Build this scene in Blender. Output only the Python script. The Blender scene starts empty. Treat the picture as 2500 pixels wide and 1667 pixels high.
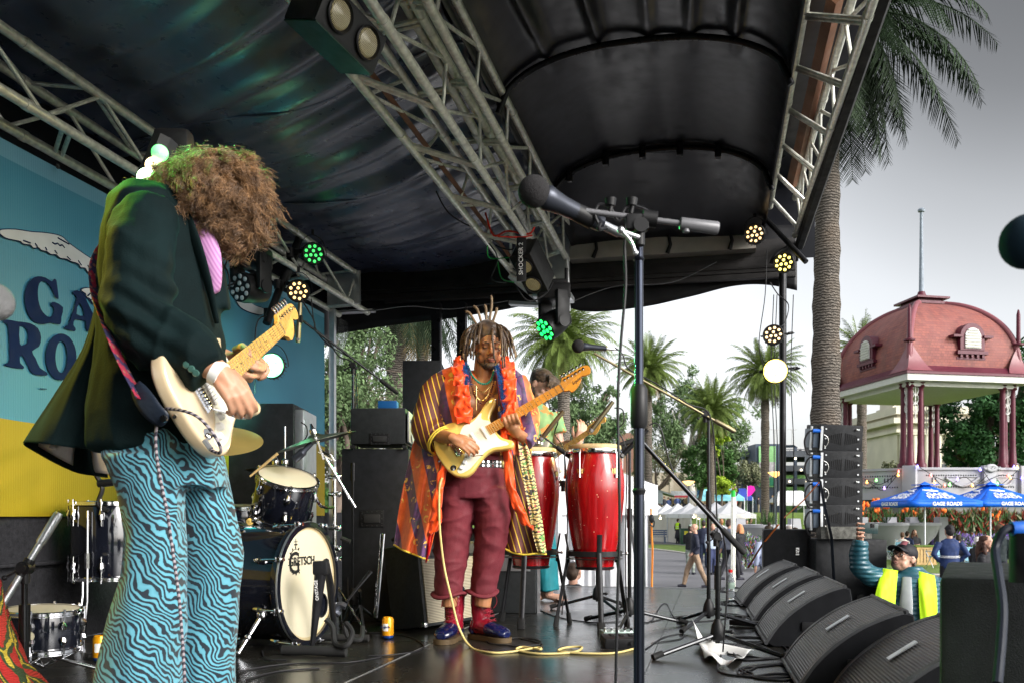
import bpy,bmesh,math,random
from math import sin,cos,pi,radians,atan,atan2,sqrt
from mathutils import Vector,Matrix,noise,Euler,Quaternion
V = Vector
random.seed(7)
scene = bpy.context.scene
COL = scene.collection
# ---------------------------------------------------------------- camera
FPX,HC,U0,V0 = 2200.0,0.70,1250.0,1255.0
cam_d = bpy.data.cameras.new('camera'); cam = bpy.data.objects.new('camera',cam_d); COL.objects.link(cam)
cam_d.sensor_width = 36; cam_d.lens = FPX/2500*36; cam_d.shift_y = (V0-833.5)/2500
cam.location = (0,0,HC); cam.rotation_euler = (radians(90),0,0)
cam_d.clip_start = .05; cam_d.clip_end = 2000
cam_d.dof.use_dof = True; cam_d.dof.focus_distance = 5.4; cam_d.dof.aperture_fstop = 9
scene.camera = cam
# ---------------------------------------------------------------- world
W = bpy.data.worlds.new("World"); scene.world = W; W.use_nodes = True
wt = W.node_tree; wt.nodes.clear()
sky = wt.nodes.new('ShaderNodeTexSky'); sky.sky_type = 'NISHITA'; sky.sun_disc = False
SUN_EL,SUN_AZ = 28,128      # azimuth clockwise from +Y
sky.sun_elevation = radians(SUN_EL); sky.sun_rotation = radians(SUN_AZ)
sky.air_density = 1.0; sky.dust_density = 3.0; sky.ozone_density = 1.0
hs = wt.nodes.new('ShaderNodeHueSaturation'); hs.inputs['Saturation'].default_value = .18
wt.links.new(sky.outputs[0],hs.inputs['Color'])
tc = wt.nodes.new('ShaderNodeTexCoord')
# overcast: a darker bank of cloud high up over the park, brighter towards the horizon
dp = wt.nodes.new('ShaderNodeVectorMath'); dp.operation = 'DOT_PRODUCT'
dn = V((.456,.743,.491)).normalized(); dp.inputs[1].default_value = dn
wt.links.new(tc.outputs['Generated'],dp.inputs[0])
cr = wt.nodes.new('ShaderNodeValToRGB'); cr.color_ramp.interpolation = 'EASE'
cr.color_ramp.interpolation = 'LINEAR'
cr.color_ramp.elements[0].position = .90; cr.color_ramp.elements[0].color = (1.25,1.25,1.25,1)
cr.color_ramp.elements[1].position = 1.0; cr.color_ramp.elements[1].color = (.29,.29,.29,1)
for p_,c_ in ((.95,1.0),(.978,.66),(.992,.38)):
    e_ = cr.color_ramp.elements.new(p_); e_.color = (c_,c_,c_,1)
wt.links.new(dp.outputs['Value'],cr.inputs[0])
nz = wt.nodes.new('ShaderNodeTexNoise'); nz.inputs['Scale'].default_value = 1.6; nz.inputs['Detail'].default_value = 4
wt.links.new(tc.outputs['Generated'],nz.inputs['Vector'])
mr = wt.nodes.new('ShaderNodeMapRange'); mr.inputs['To Min'].default_value = .82; mr.inputs['To Max'].default_value = 1.15
wt.links.new(nz.outputs['Fac'],mr.inputs['Value'])
mx = wt.nodes.new('ShaderNodeMix'); mx.data_type = 'RGBA'; mx.blend_type = 'MULTIPLY'; mx.inputs[0].default_value = 1
wt.links.new(hs.outputs[0],mx.inputs[6]); wt.links.new(cr.outputs[0],mx.inputs[7])
mx2 = wt.nodes.new('ShaderNodeMix'); mx2.data_type = 'RGBA'; mx2.blend_type = 'MULTIPLY'; mx2.inputs[0].default_value = 1
wt.links.new(mx.outputs[2],mx2.inputs[6]); wt.links.new(mr.outputs[0],mx2.inputs[7])
bg = wt.nodes.new('ShaderNodeBackground'); bg.inputs['Strength'].default_value = .15
wo = wt.nodes.new('ShaderNodeOutputWorld')
wt.links.new(mx2.outputs[2],bg.inputs['Color']); wt.links.new(bg.outputs[0],wo.inputs[0])
# ---------------------------------------------------------------- sun
sd = bpy.data.lights.new('sun','SUN'); sd.energy = 1.5; sd.angle = radians(22); sd.color = (1,.96,.9)
so = bpy.data.objects.new('sun',sd); COL.objects.link(so)
_sd = V((sin(radians(SUN_AZ))*cos(radians(SUN_EL)),cos(radians(SUN_AZ))*cos(radians(SUN_EL)),sin(radians(SUN_EL))))
so.rotation_euler = _sd.to_track_quat('Z','Y').to_euler()
scene.view_settings.view_transform = 'Standard'; scene.view_settings.look = 'None'
scene.view_settings.gamma = 1; scene.view_settings.use_curve_mapping = False
scene.view_settings.exposure = .82
scene.cycles.max_bounces = 8; scene.cycles.diffuse_bounces = 4; scene.cycles.glossy_bounces = 3
scene.cycles.transmission_bounces = 4; scene.cycles.transparent_max_bounces = 8
scene.cycles.caustics_reflective = False; scene.cycles.caustics_refractive = False
scene.cycles.sample_clamp_indirect = 4; scene.cycles.use_denoising = True
# ---------------------------------------------------------------- frames
def P(u,v,D): return V(((u-U0)/FPX*D,D,HC+(V0-v)/FPX*D))   # a point at distance D
TH = atan(495/FPX)
RV = V((cos(TH),-sin(TH),0)); SV = V((sin(TH),cos(TH),0)); ZV = V((0,0,1))
def S(a,b,z=0): return RV*a+SV*b+ZV*z      # stage frame: a towards the audience, b across the stage
GZ = -1.3                                    # lawn level below the stage deck
SROT = Matrix.Rotation(-TH,3,'Z')
# ---------------------------------------------------------------- objects
ROOTM = {}
def thing(name,label,cat,loc=(0,0,0),rot=None,group=None,kind=None,M4=None):
    o = bpy.data.objects.new(name,None); COL.objects.link(o); o.empty_display_size = .1
    m = M4 if M4 is not None else Matrix.Translation(V(loc)) @ (rot.to_4x4() if rot is not None else Matrix.Identity(4))
    o.matrix_world = m; o.rotation_euler = m.to_euler(); o.location = m.translation
    ROOTM[o.name] = m
    tag(o,label,cat,group,kind); return o
def tag(o,label=None,cat=None,group=None,kind=None):
    if label: o['label'] = label
    if cat: o['category'] = cat
    if group: o['group'] = group
    if kind: o['kind'] = kind
    return o
def rootm(o):
    while o.parent: o = o.parent
    return ROOTM.get(o.name)
def link(name,me,mats,parent=None,smooth=None):
    if not isinstance(mats,(list,tuple)): mats = [mats]
    for m in mats: me.materials.append(m)
    o = bpy.data.objects.new(name,me); COL.objects.link(o)
    if parent is not None:
        rm = rootm(parent)
        if rm is not None: me.transform(rm.inverted())
        o.parent = parent
    if smooth is not None: shade(me,smooth)
    return o
def shade(me,ang):
    me.polygons.foreach_set('use_smooth',[True]*len(me.polygons))
    if ang < 179: me.set_sharp_from_angle(angle=radians(ang))
def copy_tree(o,parent=None):
    c = o.copy(); COL.objects.link(c)
    if parent is not None: c.parent = parent
    for ch in list(o.children): copy_tree(ch,c)
    return c
def dup(root,loc,rz=None,label=None,group=None,scale=None):
    c = copy_tree(root); c.location = loc
    if rz is not None: c.rotation_euler = (0,0,rz)
    if scale: c.scale = (scale,)*3 if not hasattr(scale,'__len__') else scale
    if label: c['label'] = label
    if group: c['group'] = group
    return c
def frame(zdir,up=V((0,0,1))):
    z = V(zdir).normalized()
    x = V(up).cross(z)
    if x.length < 1e-4: x = V((1,0,0)).cross(z)
    if x.length < 1e-4: x = V((0,1,0)).cross(z)
    x.normalize(); y = z.cross(x)
    return Matrix((x,y,z)).transposed()
def catmull(pts,n=6,closed=False):
    pts = [V(p) for p in pts]; out = []; N = len(pts)
    rng = N if closed else N-1
    for i in range(rng):
        if closed: a,b,c,d = pts[(i-1) % N],pts[i],pts[(i+1) % N],pts[(i+2) % N]
        else: a,b,c,d = pts[max(i-1,0)],pts[i],pts[i+1],pts[min(i+2,N-1)]
        for k in range(n):
            t = k/n
            out.append(.5*((2*b)+(c-a)*t+(2*a-5*b+4*c-d)*t*t+(3*b-a-3*c+d)*t**3))
    if not closed: out.append(pts[-1])
    return out
class MB:
    def __init__(s): s.v = []; s.f = []; s.m = []; s.mi = 0
    def add(s,vs,fs):
        o = len(s.v); s.v.extend([V(p) for p in vs]); s.f.extend([tuple(i+o for i in f) for f in fs]); s.m.extend([s.mi]*len(fs)); return s
    def mat(s,i): s.mi = i; return s
    def box(s,c,size,rot=None,taper=1,bev=0):
        hx,hy,hz = [x/2 for x in size]
        if bev:
            b = min(bev,hx*.9,hy*.9,hz*.9); vs = []; fs = []
            # chamfered box: hull of shrunken faces
            bm = bmesh.new(); bmesh.ops.create_cube(bm,size=1)
            for q in bm.verts: q.co = V((q.co.x*size[0],q.co.y*size[1],q.co.z*size[2]))
            bmesh.ops.bevel(bm,geom=bm.edges[:],offset=b,segments=2,affect='EDGES',profile=.6)
            bm.verts.index_update()
            vs = [q.co.copy() for q in bm.verts]; fs = [tuple(q.index for q in f.verts) for f in bm.faces]; bm.free()
            if taper != 1: vs = [V((p.x*(taper if p.z > 0 else 1),p.y*(taper if p.z > 0 else 1),p.z)) for p in vs]
        else:
            vs = [V((sx*hx*(taper if sz > 0 else 1),sy*hy*(taper if sz > 0 else 1),sz*hz)) for sz in (-1,1) for sy in (-1,1) for sx in (-1,1)]
            fs = [(0,2,3,1),(4,5,7,6),(0,1,5,4),(2,6,7,3),(0,4,6,2),(1,3,7,5)]
        if rot is not None: vs = [rot @ p for p in vs]
        c = V(c); return s.add([p+c for p in vs],fs)
    def tube(s,pts,r,n=10,cap=True,closed=False):
        pts = [V(p) for p in pts]; N = len(pts)
        rs = r if isinstance(r,list) else [r]*N
        vs = []; fs = []; x = None
        for i,p in enumerate(pts):
            if closed: t = pts[(i+1) % N]-pts[i-1]
            else: t = pts[min(i+1,N-1)]-pts[max(i-1,0)]
            if t.length < 1e-9: t = V((0,0,1))
            t.normalize()
            if x is None: x = frame(t).col[0].copy()
            x = x-t*x.dot(t)
            if x.length < 1e-6: x = frame(t).col[0].copy()
            x.normalize(); y = t.cross(x)
            rr = rs[i]; ra,rb = (rr if hasattr(rr,'__len__') else (rr,rr))
            for k in range(n):
                a = 2*pi*k/n; vs.append(p+x*cos(a)*ra+y*sin(a)*rb)
        L = N if closed else N-1
        for i in range(L):
            j = (i+1) % N
            for k in range(n):
                k2 = (k+1) % n; fs.append((i*n+k,i*n+k2,j*n+k2,j*n+k))
        if cap and not closed:
            fs.append(tuple(range(n))[::-1]); fs.append(tuple((N-1)*n+k for k in range(n)))
        return s.add(vs,fs)
    def loft(s,rings):     # rings: list of equal-length closed point lists
        n = len(rings[0]); vs = [p for r in rings for p in r]; fs = []
        for i in range(len(rings)-1):
            for k in range(n):
                k2 = (k+1) % n; fs.append((i*n+k,i*n+k2,(i+1)*n+k2,(i+1)*n+k))
        fs.append(tuple(range(n))[::-1]); fs.append(tuple((len(rings)-1)*n+k for k in range(n)))
        return s.add(vs,fs)
    def body(s,secs,n=16,up=None):   # sections (center, rx, ry[, rotz]) stacked, elliptical rings in the horizontal plane
        rings = []
        for q in secs:
            c,rx,ry = V(q[0]),q[1],q[2]; az = q[3] if len(q) > 3 else 0
            rings.append([c+V((cos(az)*rx*cos(t)-sin(az)*ry*sin(t),sin(az)*rx*cos(t)+cos(az)*ry*sin(t),0)) for t in [2*pi*k/n for k in range(n)]])
        return s.loft(rings)
    def lathe(s,prof,o=(0,0,0),axis=(0,0,1),n=24,arc=None):
        R = frame(axis); o = V(o); vs = []; fs = []
        for r,z in prof:
            for k in range(n):
                a = 2*pi*k/n; vs.append(o+R @ V((r*cos(a),r*sin(a),z)))
        for i in range(len(prof)-1):
            for k in range(n):
                k2 = (k+1) % n; fs.append((i*n+k,i*n+k2,(i+1)*n+k2,(i+1)*n+k))
        rs_ = [q[0] for q in prof]; zs_ = [q[1] for q in prof]; ringy = min(rs_) > .72*max(rs_) and max(zs_)-min(zs_) < .5*max(rs_) and len(prof) > 2
        if ringy: return s.add(vs,fs)
        if prof[0][0] > 1e-5: fs.append(tuple(range(n))[::-1])
        if prof[-1][0] > 1e-5: fs.append(tuple((len(prof)-1)*n+k for k in range(n)))
        return s.add(vs,fs)
    def cyl(s,a,b,r,n=16,r2=None): return s.tube([a,b],[r,r if r2 is None else r2],n)
    def ball(s,c,r,n=14,m=9,rot=None):
        rx,ry,rz = r if hasattr(r,'__len__') else (r,r,r); c = V(c); vs = []; fs = []
        for j in range(1,m):
            th = pi*j/m
            for k in range(n):
                a = 2*pi*k/n; p = V((rx*sin(th)*cos(a),ry*sin(th)*sin(a),rz*cos(th)))
                vs.append(c+(rot @ p if rot is not None else p))
        top = len(vs); p = V((0,0,rz)); vs.append(c+(rot @ p if rot is not None else p)); p = V((0,0,-rz)); vs.append(c+(rot @ p if rot is not None else p))
        for j in range(m-2):
            for k in range(n): fs.append((j*n+k,(j+1)*n+k,(j+1)*n+(k+1) % n,j*n+(k+1) % n))
        for k in range(n): fs.append((top,k,(k+1) % n)); fs.append((top+1,(m-2)*n+(k+1) % n,(m-2)*n+k))
        return s.add(vs,fs)
    def prism(s,out,h,R=None,o=(0,0,0),z0=0):   # out: 2d outline CCW, extruded z0..z0+h in frame R at o
        o = V(o); n = len(out); T = (lambda p: o+(R @ p)) if R is not None else (lambda p: o+p)
        vs = [T(V((p[0],p[1],z0))) for p in out]+[T(V((p[0],p[1],z0+h))) for p in out]
        fs = [tuple(range(n))[::-1],tuple(range(n,2*n))]+[(i,(i+1) % n,n+(i+1) % n,n+i) for i in range(n)]
        return s.add(vs,fs)
    def quad(s,a,b,c,d): return s.add([a,b,c,d],[(0,1,2,3)])
    def grid(s,fn,nu,nv):    # fn(u,v) u,v in 0..1
        vs = [fn(i/nu,j/nv) for j in range(nv+1) for i in range(nu+1)]
        return s.add(vs,[(j*(nu+1)+i,j*(nu+1)+i+1,(j+1)*(nu+1)+i+1,(j+1)*(nu+1)+i) for j in range(nv) for i in range(nu)])
    def mesh(s,name='m',merge=False):
        me = bpy.data.meshes.new(name); me.from_pydata([tuple(p) for p in s.v],[],s.f); me.update()
        me.polygons.foreach_set('material_index',s.m)
        if any(len(f) > 4 for f in s.f) or merge:
            bm = bmesh.new(); bm.from_mesh(me)
            if merge: bmesh.ops.remove_doubles(bm,verts=bm.verts[:],dist=merge if merge is not True else 1e-4)
            ng = [f for f in bm.faces if len(f.verts) > 4]
            if ng: bmesh.ops.triangulate(bm,faces=ng)
            bm.to_mesh(me); bm.free()
        return me
    def build(s,name,mats,parent=None,smooth=35,bevel=0,recalc=True,solid=0,merge=False):
        me = s.mesh(name,merge)
        if recalc or bevel:
            bm = bmesh.new(); bm.from_mesh(me); bmesh.ops.recalc_face_normals(bm,faces=bm.faces[:]); bm.to_mesh(me); bm.free()
        o = link(name,me,mats,parent,smooth)
        if bevel:
            md = o.modifiers.new('bevel','BEVEL'); md.width = bevel; md.segments = 2; md.limit_method = 'ANGLE'
        if solid:
            md = o.modifiers.new('solid','SOLIDIFY'); md.thickness = solid; md.offset = 0
        return o
    def blob(s,name,mats,parent=None,voxel=.01,smooth=6,fac=.5,post=None,disp=None,sub=0):
        """fuse all pieces into one continuous surface"""
        me = s.mesh(name); t = bpy.data.objects.new('tmp',me); COL.objects.link(t)
        md = t.modifiers.new('r','REMESH'); md.mode = 'VOXEL'; md.voxel_size = voxel; md.adaptivity = 0
        if smooth: m2 = t.modifiers.new('s','SMOOTH'); m2.iterations = smooth; m2.factor = fac
        dg = bpy.context.evaluated_depsgraph_get(); dg.update()
        m = bpy.data.meshes.new_from_object(t.evaluated_get(dg)); bpy.data.objects.remove(t)
        m.materials.clear(); m.name = name
        if disp:
            ns = [q.normal.copy() for q in m.vertices]
            for q,n_ in zip(m.vertices,ns): q.co += n_*disp(q.co)
        if post:
            idx = [post(p.center) for p in m.polygons]; m.polygons.foreach_set('material_index',idx)
        return link(name,m,mats,parent,180)
def fbm(p,sc,seed=0): return noise.noise(V((p[0]*sc+seed,p[1]*sc-seed,p[2]*sc+seed*.5)))
def text_mesh(txt,size,depth=.002,bold=0,align='CENTER',shear=0,space=1):
    cu = bpy.data.curves.new('t','FONT'); cu.body = txt; cu.size = size; cu.extrude = depth; cu.offset = bold
    cu.align_x = align; cu.align_y = 'CENTER'; cu.shear = shear; cu.space_line = .85*space; cu.resolution_u = 3
    o = bpy.data.objects.new('t',cu); COL.objects.link(o)
    dg = bpy.context.evaluated_depsgraph_get(); dg.update()
    me = bpy.data.meshes.new_from_object(o.evaluated_get(dg)); bpy.data.objects.remove(o); me.materials.clear(); return me
def text(name,txt,size,M4,mat,parent=None,**k):
    me = text_mesh(txt,size,**k); me.transform(M4); return link(name,me,mat,parent)
def mframe(o,x,y):   # matrix whose local x,y lie along given world vectors
    x = V(x).normalized(); z = x.cross(V(y)).normalized(); y = z.cross(x)
    m = Matrix((x,y,z)).transposed().to_4x4(); m.translation = V(o); return m
# ---------------------------------------------------------------- materials
class NT:
    def __init__(s,name):
        s.m = bpy.data.materials.new(name); s.m.use_nodes = True; s.t = s.m.node_tree; s.t.nodes.clear()
        s.out = s.t.nodes.new('ShaderNodeOutputMaterial'); s.b = s.t.nodes.new('ShaderNodeBsdfPrincipled')
        s.t.links.new(s.b.outputs[0],s.out.inputs[0]); s.tc = s.t.nodes.new('ShaderNodeTexCoord')
        s.co = s.tc.outputs['Object']
    def n(s,ty,ins=None,out=0,**pr):
        q = s.t.nodes.new('ShaderNode'+ty)
        for k,v in pr.items(): setattr(q,k,v)
        for k,v in (ins or {}).items(): s.set(q.inputs[k],v)
        return q.outputs[out]
    def set(s,inp,v):
        if isinstance(v,bpy.types.NodeSocket): s.t.links.new(v,inp)
        else:
            if inp.type == 'RGBA' and len(v) == 3: v = (*v,1)
            inp.default_value = v
    def B(s,**k):
        for a,v in k.items(): s.set(s.b.inputs[a.replace('_',' ')],v)
    def noise(s,sc,det=3,vec=None,rough=.5,dist=0): return s.n('TexNoise',{'Vector': vec or s.co,'Scale': sc,'Detail': det,'Roughness': rough,'Distortion': dist})
    def map(s,v=None,scale=(1,1,1),rot=(0,0,0),loc=(0,0,0)): return s.n('Mapping',{'Vector': v or s.co,'Scale': scale,'Rotation': rot,'Location': loc})
    def ramp(s,f,stops,interp='LINEAR'):
        q = s.t.nodes.new('ShaderNodeValToRGB'); s.t.links.new(f,q.inputs[0]); q.color_ramp.interpolation = interp
        e = q.color_ramp.elements
        while len(e) < len(stops): e.new(.5)
        for i,(p,c) in enumerate(stops): e[i].position = p; e[i].color = (*c,1) if hasattr(c,'__len__') else (c,c,c,1)
        return q.outputs[0]
    def mix(s,f,a,b,mode='MIX'):
        q = s.t.nodes.new('ShaderNodeMix'); q.data_type = 'RGBA'; q.blend_type = mode
        s.set(q.inputs[0],f); s.set(q.inputs[6],a); s.set(q.inputs[7],b); return q.outputs[2]
    def math(s,op,a,b=0,c=0): return s.n('Math',{0: a,1: b,2: c},operation=op)
    def bump(s,h,st=.3,d=.01,nrm=None):
        i = {'Strength': st,'Distance': d,'Height': h}
        if nrm is not None: i['Normal'] = nrm
        return s.n('Bump',i)
    def wave(s,vec,sc,dist=0,det=2,dsc=1,typ='BANDS',d='X',prof='SIN'):
        return s.n('TexWave',{'Vector': vec,'Scale': sc,'Distortion': dist,'Detail': det,'Detail Scale': dsc},wave_type=typ,bands_direction=d,wave_profile=prof)
    def xyz(s,v=None):
        q = s.t.nodes.new('ShaderNodeSeparateXYZ'); s.t.links.new(v or s.co,q.inputs[0]); return q.outputs
def hexc(h):
    h = h.lstrip('#'); c = [int(h[i:i+2],16)/255 for i in (0,2,4)]
    return tuple(x/12.92 if x < .04045 else ((x+.055)/1.055)**2.4 for x in c)
MC = {}
def MT(name,col,rough=.5,metal=0,var=.18,sc=6,bump=0,bsc=80,coat=0,sheen=0,emit=None,es=0,trans=0,ior=1.45,wear=0,spec=.35):
    if name in MC: return MC[name]
    if isinstance(col,str): col = hexc(col)
    t = NT(name); nz = t.noise(sc,4)
    c1 = tuple(x*(1-var) for x in col); c2 = tuple(min(1,x*(1+var)) for x in col)
    t.B(Base_Color=t.ramp(nz,[(.3,c1),(.7,c2)]),Metallic=metal,IOR=ior)
    t.b.inputs['Specular IOR Level'].default_value = spec
    t.B(Roughness=t.ramp(t.noise(sc*2.3,3),[(.3,max(.02,rough*.8)),(.75,min(1,rough*1.2))]))
    if bump: t.B(Normal=t.bump(t.noise(bsc,3),bump,.004))
    if coat: t.B(Coat_Weight=coat,Coat_Roughness=.06)
    if sheen: t.B(Sheen_Weight=sheen)
    if trans: t.B(Transmission_Weight=trans)
    if emit: t.B(Emission_Color=emit,Emission_Strength=es)
    MC[name] = t.m; return t.m
m_black = MT('black_plastic',(.010,.010,.011),.5,var=.2,spec=.35)
m_blackm = MT('black_metal',(.02,.02,.022),.35,metal=.4,var=.25,sc=20)
m_rubber = MT('rubber',(.015,.015,.015),.8)
m_chrome = MT('chrome',(.82,.82,.84),.12,metal=1,var=.05)
m_steel = MT('galvanised_steel',(.74,.74,.66),.40,metal=.4,var=.22,sc=26,bump=.15,bsc=120)
m_alu = MT('aluminium',(.6,.62,.64),.38,metal=.9,var=.1,sc=14)
m_brass = MT('brass',(.75,.5,.15),.25,metal=1,var=.12)
m_cable = MT('black_cable',(.014,.014,.016),.5)
m_white = MT('white_paint',(.78,.78,.77),.5,var=.05)
m_case = MT('amp_vinyl',(.016,.018,.019),.6,var=.25,sc=30,bump=.4,bsc=300,spec=.35)
m_tolex = MT('speaker_box_paint',(.012,.013,.015),.62,var=.3,sc=18,bump=.35,bsc=420,spec=.3)
m_paper = MT('paper',(.75,.75,.72),.8,var=.06)
def cable(mb,pts,r=.004,n=6,k=6): return mb.tube(catmull(pts,k),r,n)
from mathutils.geometry import tessellate_polygon
# ================================================================ STAGE
def mat_deck():
    t = NT('stage_deck'); nz = t.noise(1.3,5); fine = t.noise(60,3)
    c = t.ramp(nz,[(.25,(.009,.008,.006)),(.55,(.019,.017,.013)),(.8,(.032,.028,.022))])
    sc = t.noise(9,5,t.map(scale=(6,.5,1)),dist=1.5)
    c = t.mix(t.ramp(sc,[(.60,0),(.68,.35)]),c,(.08,.07,.06))
    st = t.ramp(t.noise(3.2,6),[(.62,0),(.7,.5)]); c = t.mix(st,c,(.02,.017,.015))
    hexa = t.n('TexVoronoi',{'Vector': t.co,'Scale': 130})
    t.B(Base_Color=c,Roughness=t.ramp(nz,[(.3,.18),(.7,.34)]),Normal=t.bump(t.mix(.5,hexa,fine),.10,.002),Coat_Weight=.22,Coat_Roughness=.25,Coat_Tint=(.75,.85,1)); return t.m
m_deck = mat_deck()
def Q(u,v,a):   # point on the vertical plane a=const seen at pixel u,v
    q = (u-U0)/FPX; D = a/(q*cos(TH)-sin(TH)); return P(u,v,D)
mb = MB(); z_ = 0
seams = [-3.9,-2.7,-1.5,-.3,.98]; bs = [-2.6+1.2*i for i in range(10)]; bs[-1] = 8.72
for i in range(4):
    for j in range(9):
        a0,a1,b0,b1 = seams[i]+.0015,seams[i+1]-.0015,bs[j]+.0015,bs[j+1]-.0015
        mb.box(S((a0+a1)/2,(b0+b1)/2,-.02+random.uniform(-.0008,.0008)),(a1-a0,b1-b0,.04),SROT)
tag(mb.build('stage_floor',m_deck,smooth=None),kind='structure')
m_edge = MT('deck_edge_trim',(.35,.36,.36),.4,metal=.7)
mb = MB(); mb.box(S(-1.5,3.2,.001),(.006,10.8,.003),SROT)
mb.box(S(-1.46,8.735,-.03),(4.9,.03,.065),SROT); 
tag(mb.build('floor_joint_strip',m_edge,smooth=None),'thin pale metal joint strips along the dark stage deck','floor strip')
mb = MB(); mb.box(S(-1.46,3.05,-.67),(4.86,11.2,1.24),SROT)
tag(mb.build('stage_base',MT('stage_base',(.02,.02,.02),.7),smooth=None),kind='structure')
# ---- roof canopy
def mat_canvas(name,base=(.03,.031,.035),rough=.33,stretch=(1,1,1)):
    t = NT(name); nz = t.noise(5,5); mt = t.noise(90,2)
    t.B(Base_Color=t.ramp(nz,[(.3,tuple(x*.7 for x in base)),(.7,tuple(x*1.35 for x in base))]),Coat_Weight=.15 if name == 'roof_canvas' else 0,Coat_Roughness=.26,
        Roughness=t.ramp(t.noise(11,4),[(.3,rough*.8),(.75,rough*1.25)]),
        Normal=t.bump(t.mix(.4,nz,mt),.07 if name == 'roof_canvas' else .03,.01)); t.b.inputs['Specular IOR Level'].default_value = 1.0 if name == 'roof_canvas' else .28
    return t.m
m_canv = mat_canvas('roof_canvas',(.085,.10,.17),.31)  # raised bluish base stands in for daylight sheen on dark vinyl
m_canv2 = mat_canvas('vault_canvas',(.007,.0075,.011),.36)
def zroof(a): return 3.0+.22*min(1,max(0,(a+3.7)/2.2))
def roofl(u,v):
    a = -3.75+2.42*u; b = -2.2+10.6*v
    w_ = b*3.6+a*1.5; r = noise.noise(V((a*.30+3,w_,0)))*.085+noise.noise(V((a*.7,w_*2.1,4)))*.030+noise.noise(V((a*1.2,w_*4.5,7)))*.008+noise.noise(V((a*1.4,b*1.2,9)))*.03
    k = min(1,(1-v)*6)
    sag = .10*sin(pi*min(1,max(0,(a+3.3)/1.8)))
    return S(a,b,zroof(a)+r*k-sag+.05)
canopy = thing('stage_roof','dark rippled fabric roof stretched over the stage trusses','stage roof',(0,0,0))
mb = MB(); mb.grid(roofl,90,420); mb.build('canvas',m_canv,canopy,180,solid=.004)
for b_s in (.6,2.1,3.55,5.0,6.4,7.6):
    mb = MB(); mb.tube([roofl(i/60,(b_s+2.2-.25*i/60)/10.6)-ZV*.004 for i in range(61)],(.016,.003),6); mb.build('seam',m_canv,canopy,180)
A0,A1 = -1.28,.42
def vz(a,b):
    x = (a-(A0+A1)/2)/((A1-A0)/2)
    rise = .34+.02*(b-5); return 3.16+rise*sqrt(max(0,1-min(1,abs(x))**2.4))
def vault(u,v):
    a = A0+(A1-A0)*u; b = -2+9.0*v
    x = (a-A0)/(A1-A0)
    pleat = 0
    for i,pa in enumerate((.17,.34,.52,.68,.84)):
        k = abs((x-pa-.02*sin(b*1.3+i))/.022)
        depth = (.06+.03*sin(i*2.1))*max(0,min(1,(5.6-b)*.9))
        pleat -= depth*math.exp(-k*k)*(1+.3*noise.noise(V((b*6,i,0))))
    wr = noise.noise(V((a*3,b*.45,2)))*.030+noise.noise(V((a*7,b*.8,2)))*.004
    return S(a,b,vz(a,b)+(pleat+wr)*min(1,6*x,6*(1-x)))
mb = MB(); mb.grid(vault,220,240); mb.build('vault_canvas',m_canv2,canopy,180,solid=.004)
# end wall of the vault and flat strips beside it
mb = MB()
def vend(u,v):
    a = A0+(A1-A0)*u; p0 = S(a,7.0,vz(a,7)); p1 = S(a,8.3,min(3.14,vz(a,7)))
    return p0.lerp(p1,v)+ZV*(.03*sin(pi*v)+.02*noise.noise(V((a*3,v*2,1))))
mb.grid(vend,40,12)
mb.grid(lambda u,v: S(.42+.45*u,-2+10.4*v,3.62+.02*noise.noise(V((u*3,v*14,5)))),10,60)
mb.grid(lambda u,v: S(.42,-2+10.4*v,3.15+.47*u),2,20)
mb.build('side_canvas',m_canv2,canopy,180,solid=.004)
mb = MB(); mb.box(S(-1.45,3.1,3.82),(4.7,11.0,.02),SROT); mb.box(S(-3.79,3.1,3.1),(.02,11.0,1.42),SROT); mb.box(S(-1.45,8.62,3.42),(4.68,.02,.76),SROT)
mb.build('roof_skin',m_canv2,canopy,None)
m_hoop = MT('black_hoop',(.01,.01,.012),.3,metal=.3)
for b_,nm in ((5.3,'hoop'),(7.0,'hoop')):
    mb = MB(); mb.tube([S(A0+(A1-A0)*i/30,b_,vz(A0+(A1-A0)*i/30,b_)-.04) for i in range(31)],.02,10)
    if b_ > 6:
        for i in range(3,28,5):
            a = A0+(A1-A0)*i/30; mb.box(S(a,b_-.01,vz(a,b_)-.05),(.05,.05,.11),SROT,bev=.008)
    mb.build(nm,m_hoop,canopy,60)
# rear fascia
m_beam = MT('black_painted_beam',(.02,.018,.018),.45,var=.4,sc=8,bump=.4,bsc=60)
mb = MB()
for z0,z1,dy in ((3.0,3.16,0),(2.86,2.995,-.03),(2.8,2.85,-.05)):
    mb.box(S(-1.6,8.4+dy,(z0+z1)/2),(4.6,.06,z1-z0),SROT,bev=.006)
mb.box(S(-2.6,8.33,2.78),(1.1,.05,.05),SROT,bev=.01); mb.box(S(-1.6,8.34,2.905),(4.5,.03,.02),SROT)
mb.build('rear_beam',m_beam,canopy)
vb = [(-3.75,2.50),(-3.2,2.56),(-2.6,2.6),(-2.0,2.66),(-1.55,2.71),(-1.25,2.62),(-1.0,2.6),(-.6,2.63),(-.2,2.7),(.15,2.77),(.45,2.77),(.72,2.70)]
vbs = catmull([(a,z,0) for a,z in vb],5)
def valance(u,v):
    i = u*(len(vbs)-1); k = int(min(i,len(vbs)-2)); p = vbs[k].lerp(vbs[k+1],i-k)
    return S(p.x,8.46+.02*noise.noise(V((p.x*3,v*2,0)))-.02*v,3.3+(p.y-3.3)*v)
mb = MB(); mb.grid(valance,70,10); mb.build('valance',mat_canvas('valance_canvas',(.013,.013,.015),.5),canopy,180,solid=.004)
m_tray = MT('dull_metal_tray',(.40,.37,.33),.55,metal=.35,var=.18,sc=5,bump=.2,bsc=40)
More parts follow.
